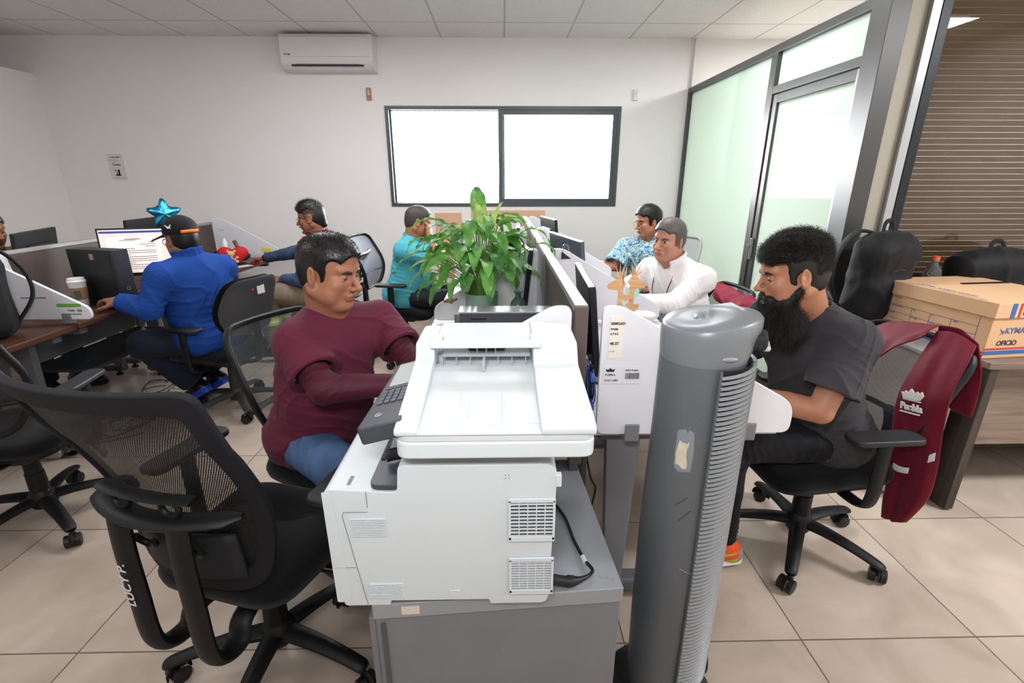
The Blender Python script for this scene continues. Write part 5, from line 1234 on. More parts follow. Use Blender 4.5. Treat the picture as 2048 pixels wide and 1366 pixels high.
# left row
monitor('lit monitor showing a text document in front of the blue-jacketed man', (-2.42, 3.36, DT), R(-72), .52, .32, 'e6d6d0', .55, 4, True, zc=.27)
monitor('black monitor behind the left partition, only its top edge showing at left', (-3.22, 3.42, DT), R(200), .56, .34, zc=.24, grp=None)
monitor('dark monitor top half hidden behind the blue star balloon', (-3.05, 4.25, DT), R(185), .50, .32, zc=.27)
def sff(label, loc, rz, l=.34, h_=.30, w_=.095, marks=True, silver=False):
    t = thing('desktop_computer', label, 'computer', loc, rz); MB().bx(-l / 2, l / 2 - .012, -w_ / 2, w_ / 2, .004, h_).out('case', M('pc_case', '17181b', .42, bump=(600, .06, .0003)), t, smooth=False, bevel=.003)
    f = MB().bx(l / 2 - .011, l / 2 + .008, -w_ / 2, w_ / 2, .004, h_, bev=.004).out('front_bezel', M('pc_bezel', '2a2b31', .35), t, smooth=False)
    b = MB(); b.bx(l / 2 + .008, l / 2 + .010, -.03, -.012, h_ - .09, h_ - .02).out('drive_slot', M('slot_black', '08080a', .4), f, smooth=False)
    b = MB(); b.tube([(l / 2 + .009, .0 + .010 * math.cos(a), .10 + .010 * math.sin(a)) for a in np.linspace(0, 2 * PI, 16)[:-1]], .001, 5, closed=True); b.out('round_logo', M('logo_grey', 'a5a8ad', .4), f)
    MB().bx(-.0, .03, -w_ / 2 - .001, -w_ / 2, h_ - .06, h_ - .025).out('sticker', M('foil_sticker', 'a88a72', .4, .4), t, smooth=False)
    return t
sff('black slim desktop computer standing on the dark desk beside the coffee cup', (-2.475, 3.02, DT), R(-14), .34, .335, .10)
t = thing('desktop_computer', 'dark slim desktop computer lying behind the printer in front of the plant pot', 'computer', (.018, 2.02, DT))
MB().bx(-.20, .20, -.045, .05, .004, .198).out('case', M('pc_case2', '4a4d55', .3), t, smooth=False, bevel=.003); MB().bx(-.205, .205, -.05, .055, .198, .204).out('top_sheen', M('pc_top_sheen', 'b4b7bc', .2, .2), t, smooth=False, bevel=.001)  # pale sheet on top paints the light reflecting off the case
b = MB(); b.bx(-.152, -.090, -.049, -.045, .168, .180, bev=.002).out('handle_slot', M('slot_dark', '24262c', .4), t, smooth=False); MB().bx(-.165, -.163, -.047, -.045, .01, .19).out('seam', MATS['slot_dark'], t, smooth=False)
t = thing('clipboard', 'dark clipboard with silver edge leaning beside the printer lid', 'clipboard', (.165, 1.62, .965), R(12)); 
b = MB(); b.box((0, 0, .0), (.13, .20, .004), Euler((R(8), R(-24), R(-42))).to_matrix()); b.out('board', M('board_black', '1d1e22', .3), t, smooth=False); b = MB(); b.tube([(-.10, .03, -.035), (.075, -.03, .052)], .003, 6); b.out('metal_edge', chrome, t)
t2 = MB().bx(-.02, .10, -.09, .09, 0, .955 - DT).out('storage_box', M('box_pale', 'd5d5d8', .5), smooth=False, loc=(.10, 1.60, DT), bevel=.003); tag(t2, 'plain pale box behind the printer under the leaning clipboard', 'box')
b = MB(); b.grid(lambda u, v: Vector((-.06 + .12 * u, -.09 + .18 * v, .004 + .002 * math.sin(u * 3))), 4, 4); tag(b.out('notepad', M('paper_white', 'e4e4e4', .7), loc=(-.30, 2.30, DT), solid=.006), 'white notepad on the pale desk left of the torn divider', 'notepad')
tag(MB().bx(-.055, .055, -.15, .15, 0, .015, bev=.003).out('keyboard', M('kbd_black', '1b1c20', .5), smooth=False, loc=(-.24, 1.62, DT)), 'black keyboard on the pale desk under the maroon-shirted man\'s hands', 'keyboard')
tag(MB().bx(-.055, .055, -.18, .18, 0, .015, bev=.003).out('keyboard', M('kbd_black', '1b1c20', .5), smooth=False, loc=(.66, 1.62, DT)), 'black keyboard on the desk under the bearded man\'s hands', 'keyboard')
# cables between partition and divider
cbm = M('cable_blue', '3b63b5', .45)
cs = thing('cable_bundle', 'blue and black cables hanging between brown partition and white divider', 'cables', (.262, 1.36, .75)); rr = random.Random(4)
for i in range(10):
    b = MB(); x = .0 + rr.random() * .018; pts = [(x, rr.random() * .05, .16 - k * .08 + rr.random() * .02) for k in range(4)]; pts = [(p[0] + rr.uniform(-.006, .006), p[1] + rr.uniform(-.0, .05), p[2]) for p in pts]; b.tube(cr(pts, 5), .0028, 6); b.out('cable', cbm if i % 3 == 0 else MATS['cable_black'], cs)
for z in (.145, .05):
    b = MB(); b.box((.012, .02, z), (.016, .05, .022), None, .004); b.out('connector', cbm, cs, smooth=False)
cs = thing('cable_bundle', 'tangle of dark and blue-green cables on the floor under the left dark desk', 'cables', (-2.52, 3.1, 0)); cgn = M('cable_teal', '1f3a4a', .5); cwh = M('cable_white', 'b9b6b0', .5)
for i in range(16):
    b = MB(); c = Vector((rr.uniform(-.15, .2), rr.uniform(-.4, .4), 0)); r_ = rr.uniform(.05, .16); a = rr.random() * 6; b.tube(cr([(c.x + r_ * math.cos(a + k * .9), c.y + r_ * 1.3 * math.sin(a + k * .9), .006 + .012 * (k % 3)) for k in range(7)], 5), .0038, 6); b.out('cable', (cgn, MATS['cable_black'], cgn)[i % 3], cs)
b = MB(); b.tube(cr([(.05, .10, .72), (.14, .06, .62), (.10, .02, .45), (.16, .05, .30), (.24, .10, .10), (.30, .12, .01)], 6), .006, 8); b.out('white_cable', cwh, cs)
b = MB(); b.box((.12, .03, .48), (.05, .05, .12), Euler((.4, .5, 0)).to_matrix(), .01); b.box((.06, .10, .70), (.10, .05, .05), None, .008); b.out('power_adapter', cwh, cs, smooth=False)
tag(MB().prism(roundpoly([(-.15, 0), (.15, 0), (.12, .30), (-.08, .36)], .03, 4), lambda a, c: (a, -.03, c), lambda a, c: (a * .8, .06, c * .95)).out('plastic_bag', M('bag_white', 'a8a5a0', .6, bump=(14, .8, .02)), bevel=.02, loc=(-2.60, 2.42, 0)), 'white plastic bag standing under the left dark desk', 'bag')
b = MB(); b.tube(cr([(0, 0, .55), (.03, -.02, .40), (.06, .02, .30), (.0, -.02, .10), (-.05, .0, .004)], 6), .004, 8); tag(b.out('black_cable', MATS['cable_black'], loc=(.30, 1.60, 0)), 'black cable looping down behind the grey cabinet', 'cable')
# ================================================================== plant, vase, deer
pl_ = thing('potted_plant', 'large leafy green peace lily in a sage pot on the desk', 'plant', (-.105, 2.34, DT)); potm = M('sage_pot', '8fa89c', .45)
b = MB(); b.lathe([(.0, 0), (.066, 0), (.070, .004), (.083, .205), (.080, .207), (.076, .18), (.0, .18)], n=48); b.out('pot', potm, pl_); MB().lathe([(.0, .186), (.074, .184), (.0, .190)], n=24).out('soil', M('soil', '2a1f18', .95, bump=(90, 1, .01)), pl_)
lm = M('leaf', '3f7a30', .42, bump=(70, .15, .001), spec=.6); nt = lm.node_tree; ns, ln, bs = nodes(lm); tcn = nt.nodes.new('ShaderNodeObjectInfo')
tc = nt.nodes.new('ShaderNodeTexCoord'); nz = nt.nodes.new('ShaderNodeTexNoise'); nz.inputs['Scale'].default_value = 9; ln.new(tc.outputs['Object'], nz.inputs['Vector']); rp = nt.nodes.new('ShaderNodeValToRGB'); ln.new(nz.outputs['Fac'], rp.inputs[0])
e = rp.color_ramp.elements; e[0].position = .35; e[0].color = srgb('2f6426') + (1,); e[1].position = .66; e[1].color = srgb('74b254') + (1,); ln.new(rp.outputs[0], bs.inputs['Base Color'])
tr = nt.nodes.new('ShaderNodeBsdfTranslucent'); tr.inputs[0].default_value = srgb('7fc04a') + (1,); mx = nt.nodes.new('ShaderNodeMixShader'); mx.inputs[0].default_value = .3; ln.new(bs.outputs[0], mx.inputs[1]); ln.new(tr.outputs[0], mx.inputs[2]); ln.new(mx.outputs[0], nt.nodes['Material Output'].inputs[0])
rr = random.Random(12); lv = MB(); stm = MB(); L3 = []
def leaf(b, base, az, el0, ln_, wd, droop, roll=0, cup=.25):
    """blade along an arc from base"""
    d = Vector((math.cos(az), math.sin(az), 0)); p = Vector(base); n = 12; path = [p.copy()]; el = el0
    for i in range(n): v = d * math.cos(el) + Vector((0, 0, 1)) * math.sin(el); p = p + v * ln_ / n; path.append(p.copy()); el -= droop / n
    sd = Vector((-d.y, d.x, 0)); sd = (sd * math.cos(roll) + Vector((0, 0, 1)) * math.sin(roll))
    prof = lambda t: wd * (math.sin(PI * min(t, 1) ** .78) ** .85) * (1 - .15 * t) if 0 < t < 1 else 0
    rows = []
    for i, q in enumerate(path):
        t = i / n; tg = (path[min(i + 1, n)] - path[max(i - 1, 0)]).normalized(); s_ = (sd - tg * sd.dot(tg)).normalized(); nn = s_.cross(tg) * -1; w_ = max(prof(t), .0008)
        rows.append([b.b.verts.new(q + s_ * w_ * k + nn * (abs(k) * w_ * cup + .004 * math.sin(t * 18 + k * 2) * abs(k))) for k in (-1, -.5, 0, .5, 1)])
    for a, c in zip(rows, rows[1:]):
        for k in range(4): b.b.faces.new((a[k], a[k + 1], c[k + 1], c[k]))
def stalk(bs_, az, out_, hgt, ln_, wd, droop, el=.6, r=.0022, b=lv, roll=0):
    d = Vector((math.cos(az), math.sin(az), 0)); p0 = Vector((bs_ * math.cos(az), bs_ * math.sin(az), .185)); p1 = p0 + d * out_ * .35 + Vector((0, 0, hgt * .6)); p2 = p0 + d * out_ + Vector((0, 0, hgt))
    stm.tube(cr([p0, p1, p2], 6), [r * 1.2] * 7 + [r] * 6, 6); leaf(b, p2, az, el, ln_, wd, droop, roll)
for i in range(92):
    az = i * 2.399 + rr.uniform(-.3, .3); t = rr.random() ** .8; hgt = .10 + .27 * (1 - t) + rr.uniform(-.02, .05); out_ = (.03 + .17 * t) * (.6 if math.cos(az) > .4 and hgt < .28 else 1)
    stalk(rr.uniform(.005, .05), az, out_, hgt, rr.uniform(.12, .20), rr.uniform(.022, .036), rr.uniform(1.3, 2.4), rr.uniform(.1, .9) * (1 - .5 * t), roll=rr.uniform(-.5, .5))
for az, out_, hgt, ln_, wd, dr_, el in ((3.0, .12, .33, .23, .038, 1.8, .7), (3.3, .16, .20, .24, .036, 1.6, .5), (2.9, .20, .26, .19, .03, 1.9, .5), (3.5, .16, .08, .17, .032, 2.0, .4), (.1, .16, .30, .20, .03, 2.2, .6), (-.2, .22, .25, .17, .028, 2.4, .5), (1.7, .03, .36, .22, .042, 1.2, 1.4), (-1.4, .05, .32, .20, .045, 2.0, .9), (-1.9, .08, .25, .2, .045, 2.2, .7), (-1.2, .10, .22, .18, .042, 2.4, .6), (-2.3, .1, .16, .18, .04, 2.2, .5)): stalk(.03, az, out_, hgt, ln_, wd, dr_, el)
lv.out('foliage', lm, pl_); stm.out('stems', M('stem_green', '6f9a4a', .5), pl_)
for az, out_, hgt, x in ((-1.9, .03, .345, 0), (-1.2, .035, .32, 0), (-.5, .08, .33, 0)):
    b = MB(); stm2 = MB(); d = Vector((math.cos(az), math.sin(az), 0)); p2 = d * out_ + Vector((0, 0, .185 + hgt)); stm2.tube(cr([(0, 0, .185), p2 * .6 + Vector((0, 0, .08)), p2], 6), .0025, 6); leaf(b, p2, az, 1.45, .13, .028, .5, 0, .6)
    o = b.out('spathe_flower', M('spathe', 'b8d27c', .45), pl_); stm2.out('flower_stem', MATS['stem_green'], o)
vs = thing('glass_vase', 'small green glass bottle vase beside the plant pot', 'vase', (.075, 2.28, DT))
b = MB(); b.lathe([(.0, 0), (.028, 0), (.034, .01), (.037, .12), (.040, .145), (.036, .17), (.022, .188), (.014, .196), (.014, .212), (.024, .222), (.022, .223), (.011, .212), (.011, .19), (.032, .165), (.033, .02), (.0, .012)], n=36); b.out('bottle', M('green_glass', '9cc4b4', .05, trans=.85, ior=1.3), vs)
wdm = wood('plywood', 'c9976a', 'dfb384', 0, .7, 2); edge_m = M('burnt_edge', '6b4426', .8)
dd = thing('wooden_reindeer', 'pair of laser-cut plywood reindeer figures standing behind the near divider', 'ornament', (.440, 1.68, DT), R(-6))
def deer(s, ox, oz, sc):
    """one plate: antlers, head looking sideways, slim neck, body and splayed legs"""
    P = [(-.030, 0), (-.020, 0), (-.004, .050), (.012, .050), (.026, 0), (.036, 0), (.032, .080), (.036, .112), (.024, .126), (.012, .136), (.009, .170), (.026, .178), (.030, .188), (.010, .186), (.009, .216), (.016, .224), (.042, .225), (.048, .231), (.042, .238), (.020, .246)]
    for k, (a, r) in enumerate(((34, .026), (60, .036), (86, .041), (112, .036), (138, .026))):
        c = R(a); P += [(.007 + .010 * math.cos(c - .25), .248 + .008 * math.sin(c - .25)), (.007 + r * math.cos(c), .248 + r * math.sin(c)), (.007 + .010 * math.cos(c + .25), .248 + .008 * math.sin(c + .25))]
    P += [(-.008, .244), (-.016, .238), (-.006, .230), (-.006, .190), (-.018, .186), (-.006, .176), (-.008, .140), (-.026, .128), (-.034, .136), (-.036, .120), (-.026, .106), (-.028, .05)]
    return [(x * s * sc * .66 + ox, z * sc + oz) for x, z in P]
for ox, oy, s in ((-.020, -.016, -1), (.020, .016, 1)):
    o = MB().pry(deer(s, ox, .004, 1.60), oy - .0018, oy + .0018).out('reindeer', wdm, dd, smooth=False); o.data.materials.append(edge_m)
    for p in o.data.polygons: p.material_index = 1 if abs(p.normal.y) < .5 else 0
for zc_, r_ in ((.10, .050), (.235, .034), (.33, .022)):
    pts = [(r_ * (1 if k % 2 else .55) * math.cos(R(k * 36 + 18)), zc_ + .8 * r_ * (1 if k % 2 else .55) * math.sin(R(k * 36 + 18))) for k in range(10)]
    o = MB().pry(pts, -.0018, .0018).out('ornament_plate', wdm, dd, smooth=False); o.data.materials.append(edge_m)
    for p in o.data.polygons: p.material_index = 1 if abs(p.normal.y) < .5 else 0
MB().bx(-.06, .07, -.03, .03, 0, .004).out('base', wdm, dd, smooth=False)
cpp = thing('white_cup', 'white cup on the right desk just behind the sloped divider', 'cup', (.615, 2.02, DT)); b = MB(); b.lathe([(.0, 0), (.032, 0), (.044, .165), (.047, .17), (.044, .173), (.041, .165), (.030, .006), (.0, .006)], n=36); b.out('cup', M('cup_white', 'e2e0dd', .5), cpp); MB().lathe([(.0, .172), (.047, .171), (.048, .178), (.043, .183), (.0, .184)], n=32).out('lid', M('cup_lid', 'ebe9e6', .4), cpp)
bc_ = thing('binder_clip', 'black binder clip on top of the sloped divider beyond the partition', 'clip', (.33, 2.535, 1.095), R(10)); MB().prx([(-.014, -.012), (.014, -.012), (.006, .022), (-.006, .022)], -.025, .025).out('clamp', M('clip_black', '121214', .3), bc_, smooth=False)
b = MB()
for s in (-1, 1): b.tube(cr([(-.016, s * .006, .020), (-.012, s * .012, .05), (0, s * .014, .062), (.012, s * .012, .05), (.016, s * .006, .020)], 5), .0012, 6)
b.out('wire_arms', chrome, bc_)
for x, y, lab in ((.262, 2.30, 'thin steel hook clamp on the brown partition rail, near one'), (.262, 3.0, 'thin steel hook clamp on the brown partition rail, far one')):
    t = thing('partition_hook', lab, 'hook', (.224, y, 1.136)); b = MB(); b.tube([(.022, 0, -.08), (.022, 0, .004), (-.024, 0, .004), (-.024, 0, -.20), (-.024, -.06, -.26)], .003, 6); b.out('hook', M('hook_steel', '9a9896', .35, .8), t, smooth=False)
# ================================================================== left desks: things
cu = thing('coffee_cup', 'paper takeaway coffee cup with brown sleeve on the dark desk', 'cup', (-2.56, 2.92, DT)); b = MB(); b.lathe([(.0, 0), (.032, 0), (.044, .150), (.0, .150)], n=36); b.out('cup', M('cup_paper', 'd9d4cf', .6), cu)
b = MB(); b.lathe([(.0365, .045), (.0435, .045 + .075), (.0445, .12), (.0372, .045)], n=36); b.out('sleeve', M('sleeve_kraft', '9c7a5c', .8), cu); b = MB(); b.lathe([(.0, .150), (.046, .150), (.047, .158), (.042, .163), (.041, .175), (.0, .176)], n=36); b.out('lid', M('cup_lid', 'ebe9e6', .4), cu)
b = MB(); b.box((.018, -.036, .082), (.03, .012, .045), Matrix.Rotation(R(28), 3, 'Z')); b.out('sleeve_label', M('label_green', '4a5a42', .7), cu, smooth=False)
b = MB()
for k in range(3): b.tube([(math.cos(a) * (.0345 + .0015 * k), math.sin(a) * (.0345 + .0015 * k), .012 + .009 * k + .006 * math.sin(a * 3 + k)) for a in np.linspace(-2.6, .2, 14)], .0009, 5)
b.out('cup_pattern', dk, cu)
st_ = thing('foil_balloon', 'shiny blue star-shaped foil balloon above the monitors', 'balloon', (-2.735, 4.10, 1.215), R(-52)); b = MB(); n = 60; rings = []
for sc in (-1, -.8, -.4, 0, .4, .8, 1):
    row = []
    for i in range(n):
        a = 2 * PI * i / n + R(96); rr_ = .094 + .024 * math.cos(5 * (a - R(90))) + .005 * math.cos(10 * (a - R(90))); f_ = math.sqrt(max(1 - sc * sc, 0)) * .35 + .65 * (1 if abs(sc) < .9 else .0); k = (1 - abs(sc)) ** .45 if abs(sc) < 1 else 0
        crk = 1 + .03 * math.sin(a * 24); row.append(b.b.verts.new((sc * .042 * (1 if True else 0), math.cos(a) * rr_ * max(k, .02) * crk, math.sin(a) * rr_ * max(k, .02) * crk)))
    rings.append(row)
for a, c in zip(rings, rings[1:]):
    for k in range(n): b.b.faces.new((a[k], a[(k + 1) % n], c[(k + 1) % n], c[k]))
b.out('foil', M('foil_blue', '45bdf0', .28, 1, bump=(28, .5, .004)), st_, angle=180); MB().cyl((0, 0, -.07), (0, .01, -.30), .003, n=8).out('stick', M('stick_white', 'dddddd', .5), st_)
ht = thing('heart_cushion', 'red heart plush with teddy bear by the back-left monitor', 'plush toy', (-2.42, 4.42, DT + .075), R(-70)); b = MB(); n = 40; rings = []
for sc, k in ((-.035, .35), (-.03, .75), (-.015, .95), (0, 1), (.015, .95), (.03, .75), (.036, .35)):
    rings.append([b.b.verts.new((sc, .0078 * 16 * math.sin(t) ** 3 * k, .0078 * (13 * math.cos(t) - 5 * math.cos(2 * t) - 2 * math.cos(3 * t) - math.cos(4 * t)) * k * .85 + .015)) for t in np.linspace(0, 2 * PI, n, endpoint=False)])
for a, c in zip(rings, rings[1:]):
    for k in range(n): b.b.faces.new((a[k], a[(k + 1) % n], c[(k + 1) % n], c[k]))
b.b.faces.new(rings[0][::-1]); b.b.faces.new(rings[-1]); b.out('heart', M('plush_red', 'c01522', .7, bump=(150, .4, .002)), ht, angle=180)
b = MB()
for c, r in (((.038, -.01, .035), (.012, .028, .024)), ((.038, .0, -.010), (.012, .026, .030)), ((.036, -.035, .055), (.010, .012, .012)), ((.036, .018, .055), (.010, .012, .012)), ((.040, -.03, -.03), (.010, .014, .012)), ((.040, .03, -.035), (.010, .014, .012)), ((.040, .035, .0), (.010, .012, .010))): b.ell(c, r, n=14)
b.out('teddy_bear', M('plush_tan', 'd9b183', .8, bump=(150, .4, .002)), ht); b = MB(); b.ell((.050, .012, .008), (.006, .012, .011), n=12); b.out('small_heart', MATS['plush_red'], ht)
mo = thing('computer_mouse', 'red computer mouse under the hand of the man in maroon vest', 'mouse', (-2.275, 4.50, DT), R(150)); b = MB(); b.ell((0, 0, .012), (.055, .032, .022)); b.out('shell', M('mouse_red', 'c41f24', .35), mo); b = MB(); b.tube(cr([(.05, 0, .01), (.10, .02, .004), (.16, -.03, .004), (.24, .02, .004)], 6), .002, 6); b.out('cable', cwh, mo)
b = MB(); b.box((0, 0, .001), (.30, .10, .002)); tag(b.out('paper_sheet', M('paper_pale', 'd6d3d3', .7), smooth=False, loc=(-2.36, 4.30, DT), rz=R(60)), 'white sheet of paper at the edge of the dark desk by the red mouse', 'paper')
b = MB(); b.box((0, 0, .07), (.004, .13, .15), Matrix.Rotation(R(-20), 3, 'Y')); tag(b.out('desk_calendar', M('paper_pale', 'd6d3d3', .7), smooth=False, loc=(-2.42, 4.05, DT), rz=R(-55)), 'small white upright card between the blue jacket and the heart plush', 'card')
bg_ = MB().ell((0, 0, .05), (.10, .07, .05)).out('pouch', M('pouch_navy', '22283a', .8), loc=(-2.50, 4.66, DT), rz=.4); tag(bg_, 'dark navy pouch on the desk behind the red mouse', 'pouch')
b = MB(); b.tube([(0, 0, 0), (-.06, .02, .12)], .018, 10); tag(b.out('brush_handle', M('brown_handle', '6a4a38', .5), loc=(-2.47, 4.66, DT + .07)), 'brown rounded handle sticking up above the dark pouch', 'handle')
b = MB(); b.lathe([(.0, 0), (.022, 0), (.022, .075), (.010, .09), (.010, .11), (.0, .11)], n=20); tag(b.out('white_bottle', M('bottle_white', 'e3e1de', .5), loc=(-2.55, 4.55, DT + .12)), 'small white-capped bottle above the heart plush', 'bottle')
tag(MB().bx(-.07, .07, -.07, .07, 0, .12, bev=.004).out('desk_box', M('monitor_black', '16171a', .4), smooth=False, loc=(-2.55, 4.55, DT)), 'low black box holding the white bottle behind the heart plush', 'box')
b = MB(); b.bx(-.055, .055, -.17, .17, 0, .016, bev=.003).out('k', M('kbd_black', '1b1c20', .5), smooth=False); k_ = bpy.context.scene.objects['k']; k_.name = 'keyboard'; k_.location = (-2.36, 3.02, DT); k_.location.x = -2.33; tag(k_, 'black keyboard under the blue-sleeved hand', 'keyboard')
b = MB()
pp = lambda u, v: Vector((.0 + .05 * (1 - v) ** 2 * (.3 + u), (u - .5) * .22, v * .24 - .01 * u))
b.grid(pp, 6, 8); tag(b.out('paper_sheet', M('paper_white', 'e4e4e4', .7), loc=(-2.835, 2.72, .85), solid=.001), 'white sheet of paper hanging on the dark partition above the left divider', 'paper')
# backpacks
def backpack(label, loc, rz, w_, d, h_, strapside, lean=0, col='141416'):
    f = F((0, 0, 0)); f.box((0, 0, h_ * .46), (d / 2, w_ / 2, h_ * .46), .04, 'u', .07); f.ell((0, 0, h_ * .78), (d * .46, w_ * .44, h_ * .23), .08); f.box((d * .42, 0, h_ * .30), (d * .20, w_ * .38, h_ * .24), .04, 'u', .05)
    f.cut((0, 0, .003), (0, 0, -1), .01); f.post += [wr(.008, 16, int(w_ * 100)), wr(.003, 45, 3)]
    t = sdf_obj('backpack', f, .010, fabric('bag_%s' % col, col, .65), (0, 0, 0), None); t.location = loc; t.rotation_euler = (0, R(lean), rz); tag(t, label, 'backpack')
    b = MB(); b.tube(cr([(d * .40 - .02, -w_ * .36, h_ * .52), (d * .52, -w_ * .2, h_ * .60), (d * .54, 0, h_ * .62), (d * .52, w_ * .2, h_ * .60), (d * .40 - .02, w_ * .36, h_ * .52)], 6), .004, 6); b.out('zip', M('zip_black', '08080a', .3), t)
    b = MB(); b.tube(cr([(-.02, -.04, h_ * .97), (-.03, -.025, h_ * 1.09), (-.03, .025, h_ * 1.09), (-.02, .04, h_ * .97)], 6), .012, 8, flat=(.5, 1)); b.out('top_handle', MATS['bag_' + col], t)
    for s in strapside:
        b = MB(); b.tube(cr([(-.03, s * w_ * .12, h_ * .95), (-.08, s * w_ * .42, h_ * .98), (-.10, s * w_ * .66, h_ * .72), (-.08, s * w_ * .70, h_ * .40), (-.05, s * w_ * .42, h_ * .06)], 7), .026, 10, flat=(.35, 1)); b.out('strap', MATS['bag_' + col], t)
    return t
backpack('large black backpack on the left desk cut by the frame edge', (-2.56, 2.27, DT), R(-60), .34, .24, .43, (1,), 0)
backpack('tall black backpack on the white cabinet behind the bearded man', (1.975, 2.50, .756), R(-72), .33, .17, .47, (-1,), 4)
backpack('slumped black bag lying behind the archive box at right', (2.64, 2.53, .746), R(-90), .46, .17, .38, (), 0, '121214')
b = thing('plastic_bottle', 'clear plastic bottle with orange cap behind the archive box', 'bottle', (2.33, 2.56, .746)); q = MB(); q.lathe([(.0, 0), (.036, 0), (.040, .01), (.040, .20), (.042, .24), (.036, .27), (.016, .30), (.014, .315), (.0, .315)], n=32); q.out('bottle', M('pet', 'e8f0f2', .05, trans=.9, ior=1.2), b); MB().cyl((0, 0, .316), (0, 0, .340), .017, n=24).out('cap', M('cap_orange', 'd2603c', .5), b)
# archive box
bx_ = thing('archive_box', 'large cardboard archive box with blue printed grid on the wood desk', 'box', (2.045, 1.90, .746), R(6.5)); cbx = M('box_kraft', 'c79f78', .75, bump=(40, .1, .002), var=(4, .04)); lid_m = M('box_kraft_lid', 'cda680', .75, bump=(40, .1, .002), var=(4, .04)); bl = M('print_blue', '2f5f9a', .7); rd = M('print_red', 'b8322e', .7); ink2 = M('print_ink', '51608c', .7)
W2, D2, H2 = .50, .54, .245
MB().bx(0, W2, 0, D2, 0, H2 - .02).out('body', cbx, bx_, smooth=False, bevel=.002)
b = MB(); b.bx(-.010, W2 + .01, -.010, D2 + .01, H2 - .065, H2, bev=.003); li = b.out('lid', lid_m, bx_, smooth=False)
b = MB(); b.bx(-.0008, .0, -.0008, D2, .022, .030); b.bx(0, W2, -.0008, 0, .038, .046); b.out('red_stripe', rd, bx_, smooth=False); b = MB(); b.bx(-.0008, 0, 0, D2, -.0 + .001, .018); b.bx(0, W2, -.0008, 0, .016, .034); b.out('blue_stripe', bl, bx_, smooth=False)
b = MB(); lw = .0011
def gl(y0, y1, z0, z1): b.bx(-.0012, -.0002, y0, y1, z0, z1)
for z in (.060, .092, .130): gl(.05, .48, z, z + lw * 1.4)
for y, z0, z1 in ((.05, .060, .18), (.48, .060, .18), (.165, .060, .130), (.265, .060, .130), (.36, .060, .130)): gl(y, y + lw * 1.4, z0, z1)
b.out('printed_grid', bl, bx_, smooth=False)
for s_, y, z in (('CONTENIDO', .475, .165), ('DEPARTAMENTO', .475, .122), ('CLAVE', .475, .085), ('DEL', .355, .122), ('AL', .26, .122), ('AÑO', .155, .122), ('N° CAJA', .355, .085), ('T.R. N°', .26, .085), ('CONSERVAR EN', .155, .085)): text(s_, .009, ink2, bx_, (-.0012, y, z), (PI / 2, 0, -PI / 2))
text('KYMA', .036, ink2, bx_, (.075, -.001, .110), (PI / 2, 0, 0), bold=.0006); text('OFICIO', .030, M('ink_dark', '33343f', .8), bx_, (.050, -.001, .058), (PI / 2, 0, 0), bold=.0008)
b = MB(); b.pry([(.048, .132), (.056, .128), (.066, .118), (.070, .126), (.072, .112), (.060, .112)], -.001, -.0003); b.out('blue_logo', bl, bx_, smooth=False); b = MB(); b.pry([(.046, .104), (.066, .112), (.070, .108), (.058, .106)], -.001, -.0003); b.out('red_logo', rd, bx_, smooth=False)
MB().bx(.21, .30, -.001, 0, .140, .160, bev=.0).out('hand_hole', M('hole_dark', '0a0a0a', .9), bx_, smooth=False)
MB().bx(.060, .082, -.0112, -.010, H2 - .064, H2 - .002).out('blue_stripe', bl, li, smooth=False); MB().bx(.098, .108, -.0112, -.010, H2 - .064, H2 - .002).out('red_stripe', rd, li, smooth=False)
text('FR', .046, M('marker', '2a2320', .8), li, (.118, -.0112, H2 - .052), (PI / 2, 0, 0), bold=.0006)
b = MB(); b.bx(.004, .008, .05, .47, H2 + .0, H2 + .0008); b.out('lid_line', bl, li, smooth=False); text('- KYMA  archivo muerto', .028, ink2, li, (.03, .40, H2 + .0006), (0, 0, -PI / 2))
b = MB(); b.bx(.24, .5, .35, .37, H2, H2 + .004); b.out('loose_strap', M('zip_black', '08080a', .3), li, smooth=False)
# ================================================================== garments on chairs
vm = fabric('vest_maroon2', '6a1226', .6); tape = M('reflect_tape', 'eceef0', .3)
vr = thing('maroon_vest', 'maroon work vest with white Puebla logo hanging over the bearded man\'s chair back', 'vest', (1.50, 1.66, 0))
def cloth(nm, ctrl, nu, nv, mat, par, th=.006, wa=.006, fq=9, seed=0, wav=None):
    """ctrl: rows of 3D points (down the cloth), smooth spline surface with folds"""
    rows = [cr(r, 6) for r in ctrl]; m_ = len(rows[0]); cols = [cr([r[i] for r in rows], 6) for i in range(m_)]; k_ = len(cols[0]); b = MB(); rs = np.random.RandomState(seed); p1, p2 = rs.rand(2) * 6
    V = [[None] * k_ for _ in range(m_)]
    for i in range(m_):
        for j in range(k_):
            p = cols[i][j]; t1 = cols[min(i + 1, m_ - 1)][j] - cols[max(i - 1, 0)][j]; t2 = cols[i][min(j + 1, k_ - 1)] - cols[i][max(j - 1, 0)]; n = t1.cross(t2)
            n = n.normalized() if n.length > 1e-9 else Vector((0, -1, 0)); u, v = i / (m_ - 1), j / (k_ - 1)
            V[i][j] = b.b.verts.new(p + n * wa * (math.sin(fq * u + 2.2 * v + p1) + .6 * math.sin(fq * 2.1 * u - 3 * v + p2 + math.sin(5 * v))) * (.35 + v))
    for i in range(m_ - 1):
        for j in range(k_ - 1): b.b.faces.new((V[i][j], V[i + 1][j], V[i + 1][j + 1], V[i][j + 1]))
    return b.out(nm, mat, par, solid=th, sub=1)
q = lambda x, y, z: Vector((x - 1.50, y - 1.66, z))
